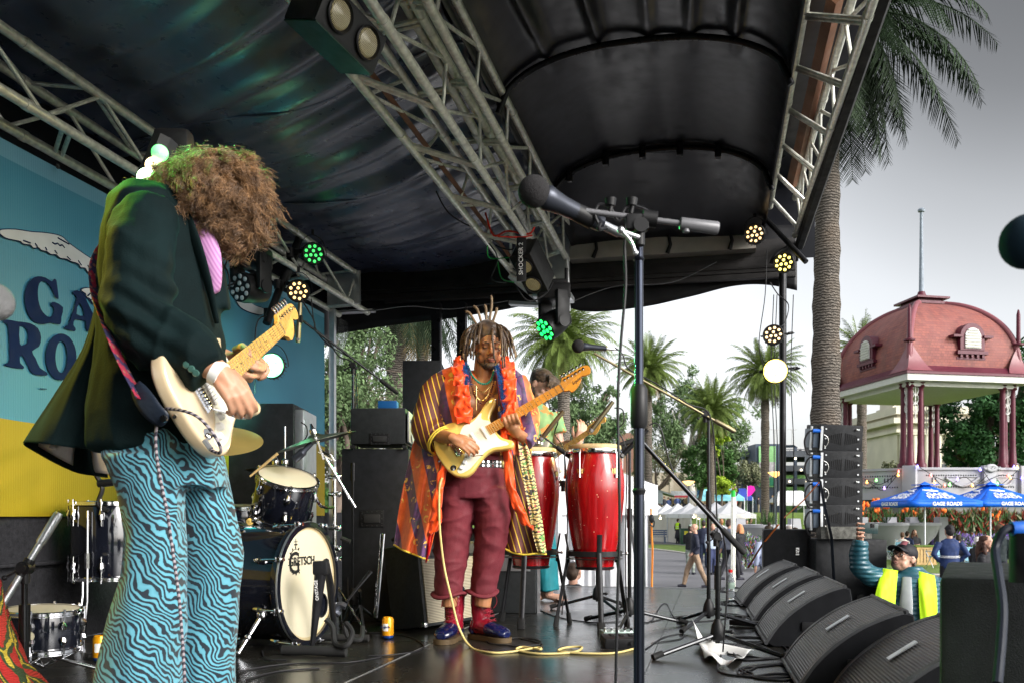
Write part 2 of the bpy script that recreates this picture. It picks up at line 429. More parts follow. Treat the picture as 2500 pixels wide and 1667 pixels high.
tray = thing('roof_tray','long dull metal tray above the rear beam with black straps','tray',S(-.3,8.2,3.2))
mb = MB(); pl = [P(1394,566,8.25),P(1836,536,7.95),P(1846,606,7.95),P(1390,634,8.25)]
mb.loft([[p,p+SV*.12] for p in pl][:0] or [pl,[p+SV*.15 for p in pl]]); mb.build('tray_panel',m_tray,tray,30)
mb = MB(); 
for u in (1462,1640,1785):
    t_ = (u-1394)/442; a_ = pl[0].lerp(pl[1],t_)-SV*.01; b_ = pl[3].lerp(pl[2],t_-.01)-SV*.01
    mb = MB(); mb.tube([a_,a_.lerp(b_,.35)-RV*.012,a_.lerp(b_,.7)+RV*.006,b_-RV*.02],[.016,.016,.016,.02],6); mb.build('strap',m_rubber,tray)
# timber strips
m_tim = MT('brown_timber',(.16,.07,.035),.6,var=.3,sc=3,bump=.3)
def chord(Eu,Ev,zE,nu,nv,ext=1.25):
    E = P(Eu,Ev,(zE-HC)*FPX/(V0-Ev)); q = (nu-U0)/FPX
    t = (q*E.y-E.x)/(q*SV.y-SV.x); N = E-SV*t; N.z = HC+(V0-nv)/FPX*N.y
    return E,E+(N-E)*ext
mb = MB(); e,n_ = chord(1932,455,3.35,2010,0); n_.z = e.z; mb.tube([e,n_],(.045,.045),4); tag(mb.build('timber_batten',m_tim),'brown timber batten inside the right front truss','timber')
mb = MB(); e,n_ = chord(1262,650,2.95,905,178,1.0); mb.tube([e,n_],(.02,.02),4); tag(mb.build('timber_batten',m_tim),'thin dark brown timber batten under the double centre truss','timber')
# ---- trusses
def zig(mb,A,B,n,r=.011,off=0,cross=False):
    for i in range(n):
        a0 = A[0].lerp(A[1],(i+off)/n); b0 = B[0].lerp(B[1],min(1,(i+.5+off)/n)); a1 = A[0].lerp(A[1],min(1,(i+1+off)/n))
        mb.cyl(a0,b0,r,7); mb.cyl(b0,a1,r,7)
def rungs(mb,A,B,n,r=.012,pair=.06):
    for i in range(n):
        for d in (0,pair): t = min(1,(i+.3)/n+d/n); mb.cyl(A[0].lerp(A[1],t),B[0].lerp(B[1],t),r,7)
def truss(name,label,chords,zigs,rg=(),n=12,r=.026,ends=True):
    root = thing(name,label,'truss',chords[0][0],group=None)
    for c in chords:
        mb = MB(); mb.cyl(c[0],c[1],r,12)
        for k in (.0,.23,.5,.77):
            p = c[0].lerp(c[1],k); d = (c[1]-c[0]).normalized(); mb.cyl(p-d*.02,p+d*.02,r*1.14,12)
        mb.build('chord',m_steel,root,40)
    mb = MB()
    for i,j,o in zigs: zig(mb,chords[i],chords[j],n,off=o)
    for i,j in rg: rungs(mb,chords[i],chords[j],n)
    mb.build('lacing',m_steel,root,50); return root
t1 = [chord(868,667,2.9,0,64),chord(896,762,2.62,0,217),chord(826,767,2.60,0,300),chord(835,708,2.86,0,160)]
T1 = truss('roof_truss','grey box truss along the top of the teal banner wall',t1,[(0,1,0),(3,2,.25),(0,3,.1)],[(1,2)],n=6)
mb = MB(); mb.box(t1[0][0]-SV*.03-RV*.1-ZV*.14,(.32,.02,.3),SROT); mb.build('end_plate',m_alu,T1); mb = MB(); mb.box(t1[1][0]-RV*.15+SV*.05+ZV*.02,(.4,.1,.02),SROT); mb.build('end_plate',m_alu,T1)
t2 = [chord(1252,668,2.86,857,178,1.6),chord(1271,604,3.1,927,105,1.35),chord(1354,687,2.86,902,0,1.25),chord(1354,604,3.1,1007,0,1.25)]
T2 = truss('roof_truss','silver double centre truss, its left box with the blinder lamps',t2,[(0,1,.1),(2,3,.3)],[(0,2),(1,3)],n=7)
t2b = [chord(1383,632,2.98,1041,0,1.3),chord(1395,563,3.24,1112,0,1.3),chord(1340,650,2.95,985,0,1.3)]
T2b = truss('roof_truss','silver centre truss, the right one of the close pair beside the vault',t2b,[(0,1,.2)],[(0,2)],n=7)
mb = MB(); c_ = P(1352,660,8.3)
mb.box(c_+ZV*.05,(.30,.02,.62),SROT); mb.box(P(1310,745,8.2),(.5,.1,.03),SROT @ Matrix.Rotation(.1,3,'Y')); mb.cyl(P(1245,672,8),P(1350,760,8),.03); mb.cyl(P(1352,690,8.1),P(1352,760,8.1),.024)
mb.cyl(P(1383,620,8),P(1388,760,8),.02); mb.box(P(1348,700,8.1),(.1,.08,.1),SROT,bev=.01)
mb.build('end_plate',m_alu,T2)
t3 = [chord(1862,513,3.45,1939,0),chord(1880,503,3.3,1968,0),chord(1942,482,3.4,2080,0),chord(1942,574,3.15,2132,0)]
T3 = truss('roof_truss','silver ladder truss along the open right edge of the roof',t3,[(2,3,.2)],[(1,3)],n=7,r=.024)
mb = MB(); ed = chord(1952,600,3.1,2152,0); mb.tube([ed[0],ed[1]],(.045,.045),6); mb.build('edge_trim',m_rubber,T3)
# ---- backdrop banner
def mat_banner():
    t = NT('banner_print'); x = t.xyz()
    bcoord = t.math('ADD',t.math('MULTIPLY',x[0],SV.x),t.math('MULTIPLY',x[1],SV.y))
    wv = t.math('MULTIPLY',t.math('SINE',t.math('MULTIPLY',bcoord,1.15)),.09)
    f = t.math('GREATER_THAN',t.math('SUBTRACT',x[2],t.math('ADD',wv,1.27)),0)
    nz = t.noise(1.1,2)
    teal = t.ramp(nz,[(.3,hexc('2f6f88')),(.7,hexc('3c8299'))]); yel = t.ramp(nz,[(.3,hexc('8a7600')),(.7,hexc('9c8600'))])
    c = t.mix(f,yel,teal)
    hem = t.math('GREATER_THAN',x[2],2.50); c = t.mix(t.math('MULTIPLY',hem,.35),c,hexc('8ab6cc'))
    w = t.wave(t.map(scale=(1,1,.02)),20,1,2,1,d='Y')
    t.B(Base_Color=c,Roughness=.6,Normal=t.bump(t.mix(.5,w,t.noise(4,3)),.12,.02)); return t.m
AB = -3.5
def banp(b,z): return S(AB+.002*sin(b*5+z)+.003*noise.noise(V((b*1.5,z*.7,3))),b,z)
banner = thing('banner','teal and yellow backdrop banner printed with a white seabird and dark lettering','banner',(0,0,0))
mb = MB(); mb.grid(lambda u,v: banp(1.2+6.5*u,.69+(1.87+.03*sin(u*4))*v),160,30); mb.build('banner_cloth',mat_banner(),banner,180)
m_navy = MT('banner_ink',(.006,.016,.055),.8,var=.15,spec=.1); m_bird = MT('banner_bird_white',(.42,.46,.48),.6,var=.1)
def decal(name,polys,mat,parent,a,sc=2.613,ox=0,oy=300,off=0,smooth_n=3,raw=False):
    mb = MB()
    for poly in polys:
        loops = poly if hasattr(poly[0][0],'__len__') else [poly]
        L3 = []
        for lp in loops:
            l = [V((p[0]/sc+ox,p[1]/sc+oy,0)) for p in lp]
            L3.append(l if raw else catmull(l,smooth_n,True))
        tris = tessellate_polygon(L3); flat = [p for l in L3 for p in l]
        mb.add([Q(p.x,p.y,a) for p in flat],[tuple(t) for t in tris])
    me = mb.mesh(name); return link(name,me,mat,parent)
aL = AB+.011
G_ = [(240,980),(200,1000),(170,1045),(158,1110),(165,1180),(190,1240),(230,1275),(280,1285),(330,1276),(385,1287),(392,1240),(403,1177),(345,1143),(325,1158),(345,1185),(338,1225),(315,1240),(290,1225),(262,1190),(245,1130),(242,1070),(252,1025),(275,1010),(305,1025),(335,1065),(352,1110),(374,1125),(370,1080),(360,1005),(343,998),(330,1013),(290,988)]
A_ = [[(470,1072),(525,1080),(560,1150),(640,1330),(560,1330),(548,1290),(545,1265),(480,1255),(468,1290),(482,1310),(475,1330),(415,1312),(420,1295),(440,1280),(490,1120),(468,1095)],[(508,1150),(540,1228),(488,1220)]]
R_ = [[(25,1253),(115,1268),(190,1278),(243,1312),(263,1370),(250,1425),(205,1455),(228,1500),(255,1560),(300,1590),(295,1610),(215,1600),(185,1560),(150,1490),(128,1490),(130,1530),(150,1550),(145,1568),(35,1548),(38,1530),(60,1510),(52,1300),(28,1280)],[(125,1300),(165,1310),(180,1350),(175,1400),(150,1415),(128,1410)]]
O_ = [[(390+98*cos(t),1492+148*sin(t)) for t in [2*pi*k/18 for k in range(18)]],[(392+38*cos(t),1492+100*sin(t)) for t in [2*pi*k/14 for k in range(14)]]]
for nm,pl_ in (('letter',[G_]),('letter',[A_]),('letter',[R_]),('letter',[O_])): decal(nm,pl_,m_navy,banner,aL,smooth_n=2)
# the rest of the two words continues behind the player
for tx,u_,v_,h_ in (('GE',335,860,.42),('ADS',345,960,.40)):
    p = Q(u_,v_,aL); text('lettering',tx,h_,mframe(p,SV,ZV),m_navy,banner,bold=.02)
decal('lettering',[[(255,1690),(300,1693),(300,1698),(255,1696)]],m_navy,banner,aL,raw=True)
wing = [(0,700),(12,684),(100,683),(200,698),(300,706),(390,726),(440,770),(520,828),(600,880),(650,905),(700,930),(720,1010),(640,1010),(605,978),(560,950),(545,925),(515,922),(500,898),(450,882),(425,868),(385,862),(360,840),(325,838),(300,820),(265,812),(245,795),(215,798),(195,778),(150,772),(130,755),(80,745),(40,735),(10,715)]
cx_,cy_ = 350,830
decal('bird_outline',[[(p[0]+(-5 if p[0] < 20 else 0),p[1]+(-6 if i < 10 else 7)) for i,p in enumerate(wing)]],m_navy,banner,AB+.010)
decal('bird',[wing],m_bird,banner,AB+.014)
tail = [(520,1068),(560,1055),(640,1065),(720,1080),(700,1190),(625,1165),(590,1145),(575,1120),(555,1110),(548,1090)]
decal('bird_outline',[[(p[0]+(-6 if p[0] < 600 else 4),p[1]+(-5 if i < 4 else 6)) for i,p in enumerate(tail)]],m_navy,banner,AB+.010); decal('bird',[tail],m_bird,banner,AB+.014)
mb = MB()
for x0,y0,x1,y1 in [(335,765,350,775),(350,775,368,770),(368,770,382,785),(382,785,398,780),(398,780,412,798),(150,752,195,768),(225,770,240,792),(290,795,300,815),(350,815,365,835),(430,855,450,875),(500,880,520,910),(560,910,590,960),(590,1075,560,1105),(610,1080,585,1130),(370,735,440,775)]:
    mb.tube([Q(x0/2.613,y0/2.613+300,AB+.017),Q(x1/2.613,y1/2.613+300,AB+.017)],.004,4)
mb.build('feather_line',m_navy,banner)
b2 = [(575,725),(590,722),(620,745),(645,755),(640,768),(620,765),(605,760),(590,752),(580,740)]
decal('bird_outline',[[(p[0]-1,p[1]+(-1.5 if i < 4 else 2)) for i,p in enumerate(b2)]],m_navy,banner,AB+.010,sc=1,oy=0); decal('bird',[b2],m_bird,banner,AB+.014,sc=1,oy=0)
m_grom = MT('grommet',(.05,.05,.05),.4,metal=.6)
for (u,v) in ((141,407),(168,1248),(802,955)):
    p = Q(u,v,AB+.04); mb = MB(); mb.lathe([(.006,0),(.014,.003),(.014,-.003),(.006,0)],p,RV,12); mb.build('grommet',m_grom,banner)
# black skirt wall under the banner
m_drape = MT('light_blocking_cloth',(.008,.008,.009),.9,var=.3,sc=10)
mb = MB(); mb.grid(lambda u,v: S(-3.85+4.3*u,-2.35+.05*sin(u*70),3.2*v),140,2)
tag(mb.build('light_blocking_drape',m_drape,smooth=180),'added unseen black drape blocking light at the near end of the stage','drape')  # unseen drape added behind the camera to darken the stage
m_skirt = MT('black_skirt_cloth',(.018,.018,.021),.75,var=.35,sc=40,bump=.6,bsc=90)
mb = MB(); mb.grid(lambda u,v: S(AB-.03+.01*noise.noise(V((u*14,v*3,0))),1+7.3*u,-.0+.72*v),60,10)
mb.box(S(AB+.0,4.4,.44),(.02,6.6,.02),SROT)
tag(mb.build('skirt_wall',m_skirt,smooth=180),'black cloth skirt wall below the yellow edge of the banner','skirt')
# clear plastic sheet at the rear left and two black posts
m_post = MT('black_post',(.012,.012,.014),.3,metal=.3)
for u,lb in ((1066,'left one of the pair of black roof posts behind the red robed player'),(1128,'right one of the pair of black roof posts behind the red robed player')):
    mb = MB(); p = P(u,1000,8.55); mb.box((p.x,p.y,1.35),(.085,.085,2.7),SROT,bev=.006); mb.box((p.x+.046,p.y-.03,1.35),(.004,.02,2.6),SROT)
    tag(mb.build('roof_post',m_post),lb,'post')
mb = MB(); p = P(812,1000,8.35); mb.box((p.x,p.y,1.3),(.05,.05,2.6),SROT)
tag(mb.build('roof_post',m_alu),'thin metal roof post at the right edge of the banner','post')
t = NT('clear_plastic'); t.B(Base_Color=(.8,.82,.85),Roughness=.18,Transmission_Weight=.92,IOR=1.05,Alpha=.35); m_clear = t.m
mb = MB(); mb.grid(lambda u,v: P(818+26*u+8*sin(v*5)*u,780+110*v,8.36)+SV*.04*sin(u*9+v*4),16,16); tag(mb.build('plastic_sheet',m_clear,smooth=180,solid=.002),'crumpled clear plastic sheet hanging at the end of the banner','plastic sheet')

# ================================================================ LAMPS
def emis(name,col,st):
    t = NT(name); t.B(Base_Color=(.6,.6,.6),Emission_Color=col,Emission_Strength=st,Roughness=.2); return t.m
AMB,GRN,YEL = (1,.62,.22),(.08,1,.22),(1,.78,.12)
e_amb = emis('amber_lens',(1,.62,.22),1.25); e_grn = emis('green_lens',(.0,1,.12),.75); e_yel = emis('yellow_lens',(1,.78,.12),2.2)
e_hot = emis('hot_yellow_lens',(1,.78,.2),8); e_gw = emis('white_green_lens',(.3,1,.5),7); e_off = MT('lens_off',(.5,.58,.62),.1,spec=1)
def lamp(name,pos,d,col,watts,ang=40,size=.08,blend=.6):
    ld = bpy.data.lights.new(name,'SPOT'); ld.energy = watts; ld.color = col; ld.spot_size = radians(ang); ld.spot_blend = blend; ld.shadow_soft_size = size
    o = bpy.data.objects.new(name,ld); COL.objects.link(o); o.location = pos; o.rotation_euler = V(d).normalized().to_track_quat('-Z','Y').to_euler(); return o
LENS = [(0.022*cos(radians(90+120*k)),.022*sin(radians(90+120*k))) for k in range(3)]+[(.058*cos(radians(40*k)),.058*sin(radians(40*k))) for k in range(9)]
def par(pos,d,mat,label,group,hang=V((0,0,1)),size=1.0,glare=None):
    R = frame(d); pos = V(pos); root = thing('stage_lamp',label,'stage lamp',pos,group=group)
    T = lambda x,y,z: pos+R @ V((x*size,y*size,z*size))
    mb = MB(); mb.lathe([(0,-.11*size),(.06*size,-.11*size),(.07*size,-.09*size),(.078*size,-.03*size),(.086*size,-.03*size),(.088*size,0),(.082*size,.006*size),(.078*size,0),(0,-.002)],pos,d,28)
    for k in range(20):
        a = 2*pi*k/20; mb.box(T(.081*cos(a),.081*sin(a),-.06),(.012*size,.003*size,.06*size),R @ Matrix.Rotation(a,3,'Z'))
    mb.build('housing',m_black,root)
    mb = MB(); Y = R @ V((0,1,0)); X = R @ V((1,0,0))
    pts = [pos-V(d).normalized()*.04*size+X*.105*size*cos(t)+(hang.normalized())*.15*size*sin(t)*1.0 for t in [pi*k/12 for k in range(13)]]
    mb.tube(pts,(.012*size,.003*size),6); mb.cyl(pts[6],pts[6]+hang.normalized()*.04,.012)
    mb.build('yoke',m_black,root)
    if glare: mb = MB(); mb.lathe([(.080*size,.003),(.06*size,.006*size),(0,.007*size)],pos,d,28); mb.build('glare_disc',glare,root)  # glowing disc added to imitate glare around the lenses
    for (x,y) in LENS:
        mb = MB(); k_ = 1.35 if glare else 1; mb.lathe([(.0125*size*k_,.0),(.011*size*k_,.004*size),(0,.005*size)],T(x,y,.009 if glare else .002),d,10); mb.build('lens',mat,root)
    return root
toG2 = V((-.5,5,1.3))
bar = [P(700,610,7.1),P(655,790,6.9)]
mb = MB(); mb.cyl(P(735,570,7.2),P(650,790,6.9),.03); mb.box(P(706,655,7.1),(.06,.05,.3),Matrix.Rotation(.4,3,'Y'),bev=.01)
for u,v in ((720,612),(690,690),(665,760)): mb.cyl(P(u-14,v,7.05),P(u+30,v+4,7.0),.018); mb.cyl(P(u-12,v-6,7.0),P(u-12,v+16,7.0),.03)
tag(mb.build('lamp_bar',m_black,None),'black sloping lamp bar clamped to the banner truss','lamp bar')
lg = 'round led stage lamps on the left bar'
def aim(p,q): return (V(q)-V(p)).normalized()
p_ = P(765,620,7.0); par(p_,(.35,-1,-.2),e_grn,'round lamp lit green, topmost on the left lamp bar',lg)
p_ = P(728,711,6.9); par(p_,(.15,-1,-.15),e_amb,'round lamp lit amber, just below the green one on the left lamp bar',lg)
p_ = P(693,802,6.8); par(p_,(.1,-1,-.1),e_yel,'round yellow lamp half hidden behind the cream guitar headstock',lg)
p_ = P(663,892,6.7); par(p_,(.02,-1,-.02),e_gw,'glaring white green lamp under the headstock on the left',lg,size=1.1,glare=emis('green_glare_glow',(.12,1,.35),1.3))
lamp('green_wash',p_+V((0,-.12,0)),P(1560,600,2)-p_,GRN,170,26)
lamp('green_spill',p_+V((-.02,-.12,0)),(-.8,.35,-.7),(.25,1,.7),60,75)
rg = 'round led stage lamps at the right rear corner'
p_ = P(1842,572,7.6); par(p_,(-.3,-1,-.1),e_amb,'dim amber lamp hung at the end of the right truss',rg)
p_ = P(1913,642,7.55); par(p_,(-.35,-1,-.3),e_yel,'yellow lamp at the top of the right lamp pole',rg,hang=V((.3,.3,1)))
lamp('yellow_wash',p_+V((-.05,-.15,-.03)),aim(p_,(-.6,5,1.2)),(1,.72,.16),130,42)
p_ = P(1888,817,7.6); par(p_,(-.35,-1,.05),e_amb,'amber lamp halfway up the right lamp pole',rg,hang=V((1,.3,.2)))
p_ = P(1893,905,7.5); par(p_,(-.22,-1,-.09),e_hot,'blinding yellow lamp on the right lamp pole in front of a palm',rg,hang=V((1,.3,.2)),size=1.2,glare=emis('yellow_glare_glow',(1,.72,.06),2.6))
lamp('yellow_spot',p_+V((-.05,-.15,-.03)),aim(p_,(-.6,5,1.0)),(1,.75,.2),160,50)
# right pole with cables and red straps
pp = P(1911,1000,7.85)
pole = thing('lamp_pole','black upright lamp pole at the right rear stage corner','pole',(pp.x,pp.y,0))
mb = MB(); mb.cyl((pp.x,pp.y,0),(pp.x,pp.y,2.85),.028); mb.cyl((pp.x,pp.y,1.9),(pp.x,pp.y,2.85),.032); mb.build('mast',m_blackm,pole)
mb = MB()
for du,ph in ((-22,0),(-14,1),(26,2)):
    cable(mb,[P(1911+du,720,7.8),P(1905+du,900+10*ph,7.8),P(1912+du,1100,7.8),P(1909+du,1290,7.8)],.004)
cable(mb,[P(1872,610,7.8),P(1868,720,7.8),P(1853,840,7.8),P(1870,900,7.7),P(1890,880,7.7)],.004)
cable(mb,[P(1880,690,7.8),P(1900,720,7.8),P(1925,745,7.75),P(1915,790,7.7),P(1895,800,7.7)],.005)
mb.build('hanging_cable',m_cable,pole)
mb = MB(); mb.cyl(P(1865,530,7.75),P(1968,640,7.4),.022); mb.cyl(P(1870,540,7.75),P(1830,585,7.6),.012); tag(mb.build('brace_bar',m_blackm),'black angled brace bar at the end of the right truss','bar')
# moving heads
def moving_head(pos,hangz,d,mat,label,col=None):
    pos = V(pos); root = thing('moving_head_lamp',label,'stage lamp',pos)
    R = frame(d)
    mb = MB(); mb.box(pos+ZV*(hangz),(.26,.22,.13),bev=.02); mb.box(pos+ZV*(hangz+.08),(.18,.16,.04),bev=.01)
    for dx in (-.1,.1): mb.cyl(pos+V((dx,0,hangz+.08)),pos+V((dx,0,hangz+.2)),.014)
    mb.build('base',m_black,root)
    mb = MB()
    side = R.col[0]; side = V((side.x,side.y,0)).normalized()
    for sg in (-1,1):
        c = pos+side*sg*.125+ZV*(hangz*.45); mb.box(c,(.045,.12,hangz*1.15),Matrix.Rotation(atan2(side.y,side.x),3,'Z'),bev=.018)
        mb.cyl(pos+side*sg*.14,pos+side*sg*.155,.05)
    mb.build('yoke',m_black,root)
    mb = MB(); mb.lathe([(0,-.15),(.05,-.15),(.085,-.12),(.1,-.03),(.105,.05),(.1,.1),(.09,.104),(0,.1)],pos,d,28); mb.build('lamp_head',m_black,root)
    for k in range(12):
        x,y = [(c[0]*1.28,c[1]*1.28) for c in LENS][k]
        m2 = MB(); m2.lathe([(.0175,.098),(.016,.108),(.006,.114),(0,.115)],pos+R @ V((x,y,0)),d,12); m2.build('lens',mat,root)
    return root
moving_head(P(612,705,6.3),.22,(-.55,-1,-.15),e_off,'unlit black moving head lamp with twelve glassy lenses under the banner truss')
e_g3 = emis('green_beam_lens',(.0,1,.12),1.8)
ph = P(1352,790,7.2); moving_head(ph,.24,(-.75,-.45,-.62),e_g3,'black moving head lamp shining green at the end of the centre truss')
lamp('green_beam',ph+V((-.12,-.08,-.1)),(-.6,-.5,-.5),GRN,50,60)
mb = MB(); mb.cyl(P(1352,748,7.9),P(1352,700,8.1),.02); mb.box(P(1352,726,7.4),(.3,.3,.05),SROT,bev=.01); tag(mb.build('lamp_clamp',m_alu),'metal clamp plate holding the centre moving head lamp','clamp')
# blinders
def mat_mesh_lens():
    t = NT('meshed_blinder_glass')
    a = t.wave(t.map(rot=(.2,.5,.4)),60,0,0,1,d='X'); b = t.wave(t.map(rot=(.2,.5,.4)),60,0,0,1,d='Y')
    g = t.math('MAXIMUM',t.ramp(a,[(.75,0),(.9,1)]),t.ramp(b,[(.75,0),(.9,1)]))
    t.B(Base_Color=t.mix(g,(.22,.21,.17),(.03,.03,.02)),Roughness=.3,Metallic=.2,Emission_Color=t.mix(g,(1,.8,.35),(0,0,0)),Emission_Strength=.10); return t.m
m_mesh = mat_mesh_lens(); m_grnbox = MT('dark_green_sheet',(.003,.025,.012),.5)
def blinder(c,x,y,w,h,dep,label,side_mat=None):
    """two round lamps in one box: x along the pair, y across, front faces z = x cross y"""
    M = mframe(c,x,y); R = M.to_3x3(); root = thing('blinder_lamp',label,'stage lamp',c)
    mb = MB(); mb.box(V(c)-R.col[2]*dep*.5,(w,h,dep),R,bev=.01); mb.box(V(c)-R.col[2]*.012,(w*1.02,h*1.03,.02),R,bev=.004); mb.build('housing',[m_black],root)
    if side_mat: mb = MB(); mb.box(V(c)-R.col[2]*dep*.5-R.col[1]*(h*.5+.004),(w*.98,.006,dep*.96),R); mb.build('side_panel',side_mat,root)
    for sg in (-1,1):
        q = V(c)+R.col[0]*sg*w*.245
        mb = MB(); mb.lathe([(h*.40,-.002),(h*.42,.014),(h*.38,.018),(h*.34,.004)],q,R.col[2],32); mb.build('lamp_ring',m_black,root)
        mb = MB(); mb.lathe([(h*.35,.002),(h*.3,.014),(h*.15,.022),(0,.025)],q,R.col[2],32); mb.build('lamp_glass',m_mesh,root)
    return root
lamp('blinder_wash',P(900,110,3.72),P(1120,1150,5.0)-P(900,110,3.72),(1,.66,.2),48,45,.1)
c1 = P(872,60,4.55)
px = (P(915,150,4.75)-P(800,-40,4.35)); py = (P(900,20,4.45)-P(850,60,4.70))
bn = V((.78,-.52,-.30)).normalized(); bx = (P(893,133,3.85)-P(845,45,3.6)); bx = (bx-bn*bx.dot(bn)).normalized(); by = bn.cross(bx)
if by.z < 0: by = -by; bx = -bx
blinder(P(862,72,3.72),bx,by,.36,.165,.20,'large two lamp blinder box with a green side, at the top of the picture',m_grnbox)
bx2 = (P(1312,712,6.9)-P(1272,632,6.7)).normalized(); by2 = V((.62,-.55,.15)); by2 = (by2-bx2*by2.dot(bx2)).normalized()
bl = blinder(P(1291,672,6.7),bx2,by2,.34,.17,.2,'small two lamp blinder box near the end of the centre truss',m_alu)
text('lettering','SHOCKER 2',.045,mframe(P(1272,632,6.55),ZV,V((-1,.1,0))),m_white,bl)
mb = MB(); mb.box(P(1273,634,6.6),(.07,.02,.32),bev=.004); mb.build('bracket',m_black,bl)
# green lights in a strip behind the curly haired player
lb = thing('light_strip','black strip of round green and white lamps behind the curly haired player','stage lamp',P(360,430,2.9))
mb = MB(); mb.tube([P(405,345,3.0),P(385,400,2.98),P(325,520,2.95)],[(.035,.045)]*3,8); mb.box(P(425,350,3.05),(.12,.08,.08),bev=.02); mb.build('housing',m_black,lb)
ew = emis('hot_white_lens',(.55,1,.5),9); eg2 = emis('mid_green_lens',(.0,1,.12),1.1); ea2 = emis('warm_white_lens',(1,.72,.35),3)
for (u,v,m,r) in ((390,374,eg2,.028),(375,405,ea2,.028),(359,436,ew,.034),(344,462,ea2,.03),(324,492,eg2,.03)):
    mb = MB(); r *= .82; mb.lathe([(r*1.1,-.01),(r*1.1,.004),(r,.006),(r*.6,.014),(0,.016)],P(u,v,2.84),(.15,-1,-.3),20); mb.build('lens',m,lb)
lamp('green_backlight',P(366,418,2.80),P(470,520,2.45)-P(366,418,2.80),GRN,24,110,.04)
bl_ = V((-2.35,2.75,2.35)); par(bl_,V((-1.2,2.6,1.1))-bl_,e_yel,'added unseen yellow lamp outside the left edge for the rim light','added lamps outside the left edge'); lamp('added_yellow_backlight',bl_+V((.13,-.02,-.13)),V((-1.15,2.62,1.15))-bl_,(1,.80,.05),95,48,.05)  # lamp added out of view to give the yellow rim light
bl2 = V((-2.1,2.9,2.85)); par(bl2,V((-.2,2.2,1.4))-bl2,e_grn,'added unseen green lamp outside the left edge for the rim light','added lamps outside the left edge'); lamp('added_green_rim',bl2+V((.13,-.04,-.13)),V((-.84,2.52,1.60))-bl2,(.10,1,.06),170,24,.05)  # second added lamp, out of view, for the green rim light
# loose cables up in the trusses
mb = MB()
cable(mb,[P(925,260,6.2),P(950,330,6.3),P(1010,360,6.4),P(1060,375,6.5)],.006)
cable(mb,[P(1050,430,6.7),P(1095,520,6.9),P(1180,570,7.1),P(1220,600,7.3)],.006)
cable(mb,[P(1190,590,7.2),P(1215,630,7),P(1200,680,7),P(1235,690,6.8)],.006)
cable(mb,[P(1210,600,7.0),P(1250,610,6.9),P(1290,585,6.8),P(1310,600,6.8),P(1300,625,6.8)],.006)
cable(mb,[P(1260,700,6.8),P(1290,735,6.8),P(1330,720,6.9),P(1350,690,7)],.006)
cable(mb,[P(300,440,4.6),P(330,480,4.6),P(420,560,5.4),P(540,640,6.1),P(560,700,6.2),P(530,720,6.1)],.006)
cable(mb,[P(560,620,6.3),P(540,690,6.2),P(575,690,6.2),P(585,640,6.3)],.006)
cable(mb,[P(650,770,6.8),P(625,800,6.8),P(622,960,6.8)],.005)
cable(mb,[P(760,730,6.9),P(770,800,6.9),P(800,840,6.9),P(850,870,6.9)],.005)
tag(mb.build('truss_cable',m_cable),'black lamp cables looping through the roof trusses','cable')
mb = MB(); cable(mb,[P(1185,520,7),P(1205,575,7),P(1240,565,7),P(1290,572,7),P(1305,555,7)],.008); cable(mb,[P(1215,578,6.9),P(1270,580,6.9),P(1300,575,6.9)],.006)
tag(mb.build('red_strap',MT('red_strap',(.75,.04,.02),.5)),'bright red straps tied round the centre truss end','strap')
mb = MB(); cable(mb,[P(1190,600,7),P(1195,630,7),P(1235,630,6.9),P(1265,628,6.8)],.005); cable(mb,[P(1215,640,7),P(1225,680,6.9),P(1255,690,6.8)],.005)
tag(mb.build('green_cable',MT('green_cable',(.03,.4,.08),.5)),'thin green cables hanging beside the small blinder','cable')
mb = MB()
for pts in ([(1935,0),(1950,80),(1935,140),(1915,190)],[(1920,190),(1925,240),(1900,270),(1890,330)],[(1895,320),(1925,360),(1910,385),(1895,370)],[(1885,430),(1875,480),(1865,530)],[(1960,120),(1975,60),(1980,0)]):
    cable(mb,[P(u,v,6.2+v*.003) for u,v in pts],.006)
tag(mb.build('truss_cable',m_cable),'black cable wound round the right front truss','cable')
mb = MB(); cable(mb,[P(840,757,8.3),P(900,760,8.2),P(1000,748,8.2),P(1100,755,8.2),P(1240,735,8.2)],.004); cable(mb,[P(1390,740,8.1),P(1500,700,8.1),P(1640,690,8.0),P(1750,640,7.9)],.003)
tag(mb.build('beam_wire',MT('grey_wire',(.15,.15,.16),.5)),'thin grey wires strung along the rear beam','wire')
# ================================================================ STAGE GEAR
def floorp(u,v): D = FPX*HC/(v-V0); return V(((u-U0)/FPX*D,D,0))
# ---- congas
def mat_conga():
    t = NT('red_lacquered_wood'); m = t.map(scale=(1,1,.06))
    g = t.noise(28,5,m,dist=.8); k = t.noise(9,3,t.map(scale=(1,1,.2)))
    c = t.ramp(g,[(.3,(.22,.003,.004)),(.6,(.40,.004,.007)),(.8,(.14,.002,.003))])
    c = t.mix(t.ramp(k,[(.66,0),(.74,.7)]),c,(.12,.003,.004))
    vo = t.n('TexVoronoi',{'Vector': t.map(scale=(1,1,1.8)),'Scale': 24,'Randomness': 1}); sl = t.noise(7,2)
    chip = t.math('MULTIPLY',t.math('LESS_THAN',vo,.1),t.math('GREATER_THAN',sl,.52))
    c = t.mix(chip,c,(.75,.38,.25)); t.B(Base_Color=c,Roughness=.22,Coat_Weight=.45,Coat_Roughness=.07); return t.m
m_red = mat_conga(); m_skin = MT('drum_skin',(.62,.46,.24),.6,var=.2,sc=14); m_gold = MT('gold_plate',(.72,.55,.22),.25,metal=1)
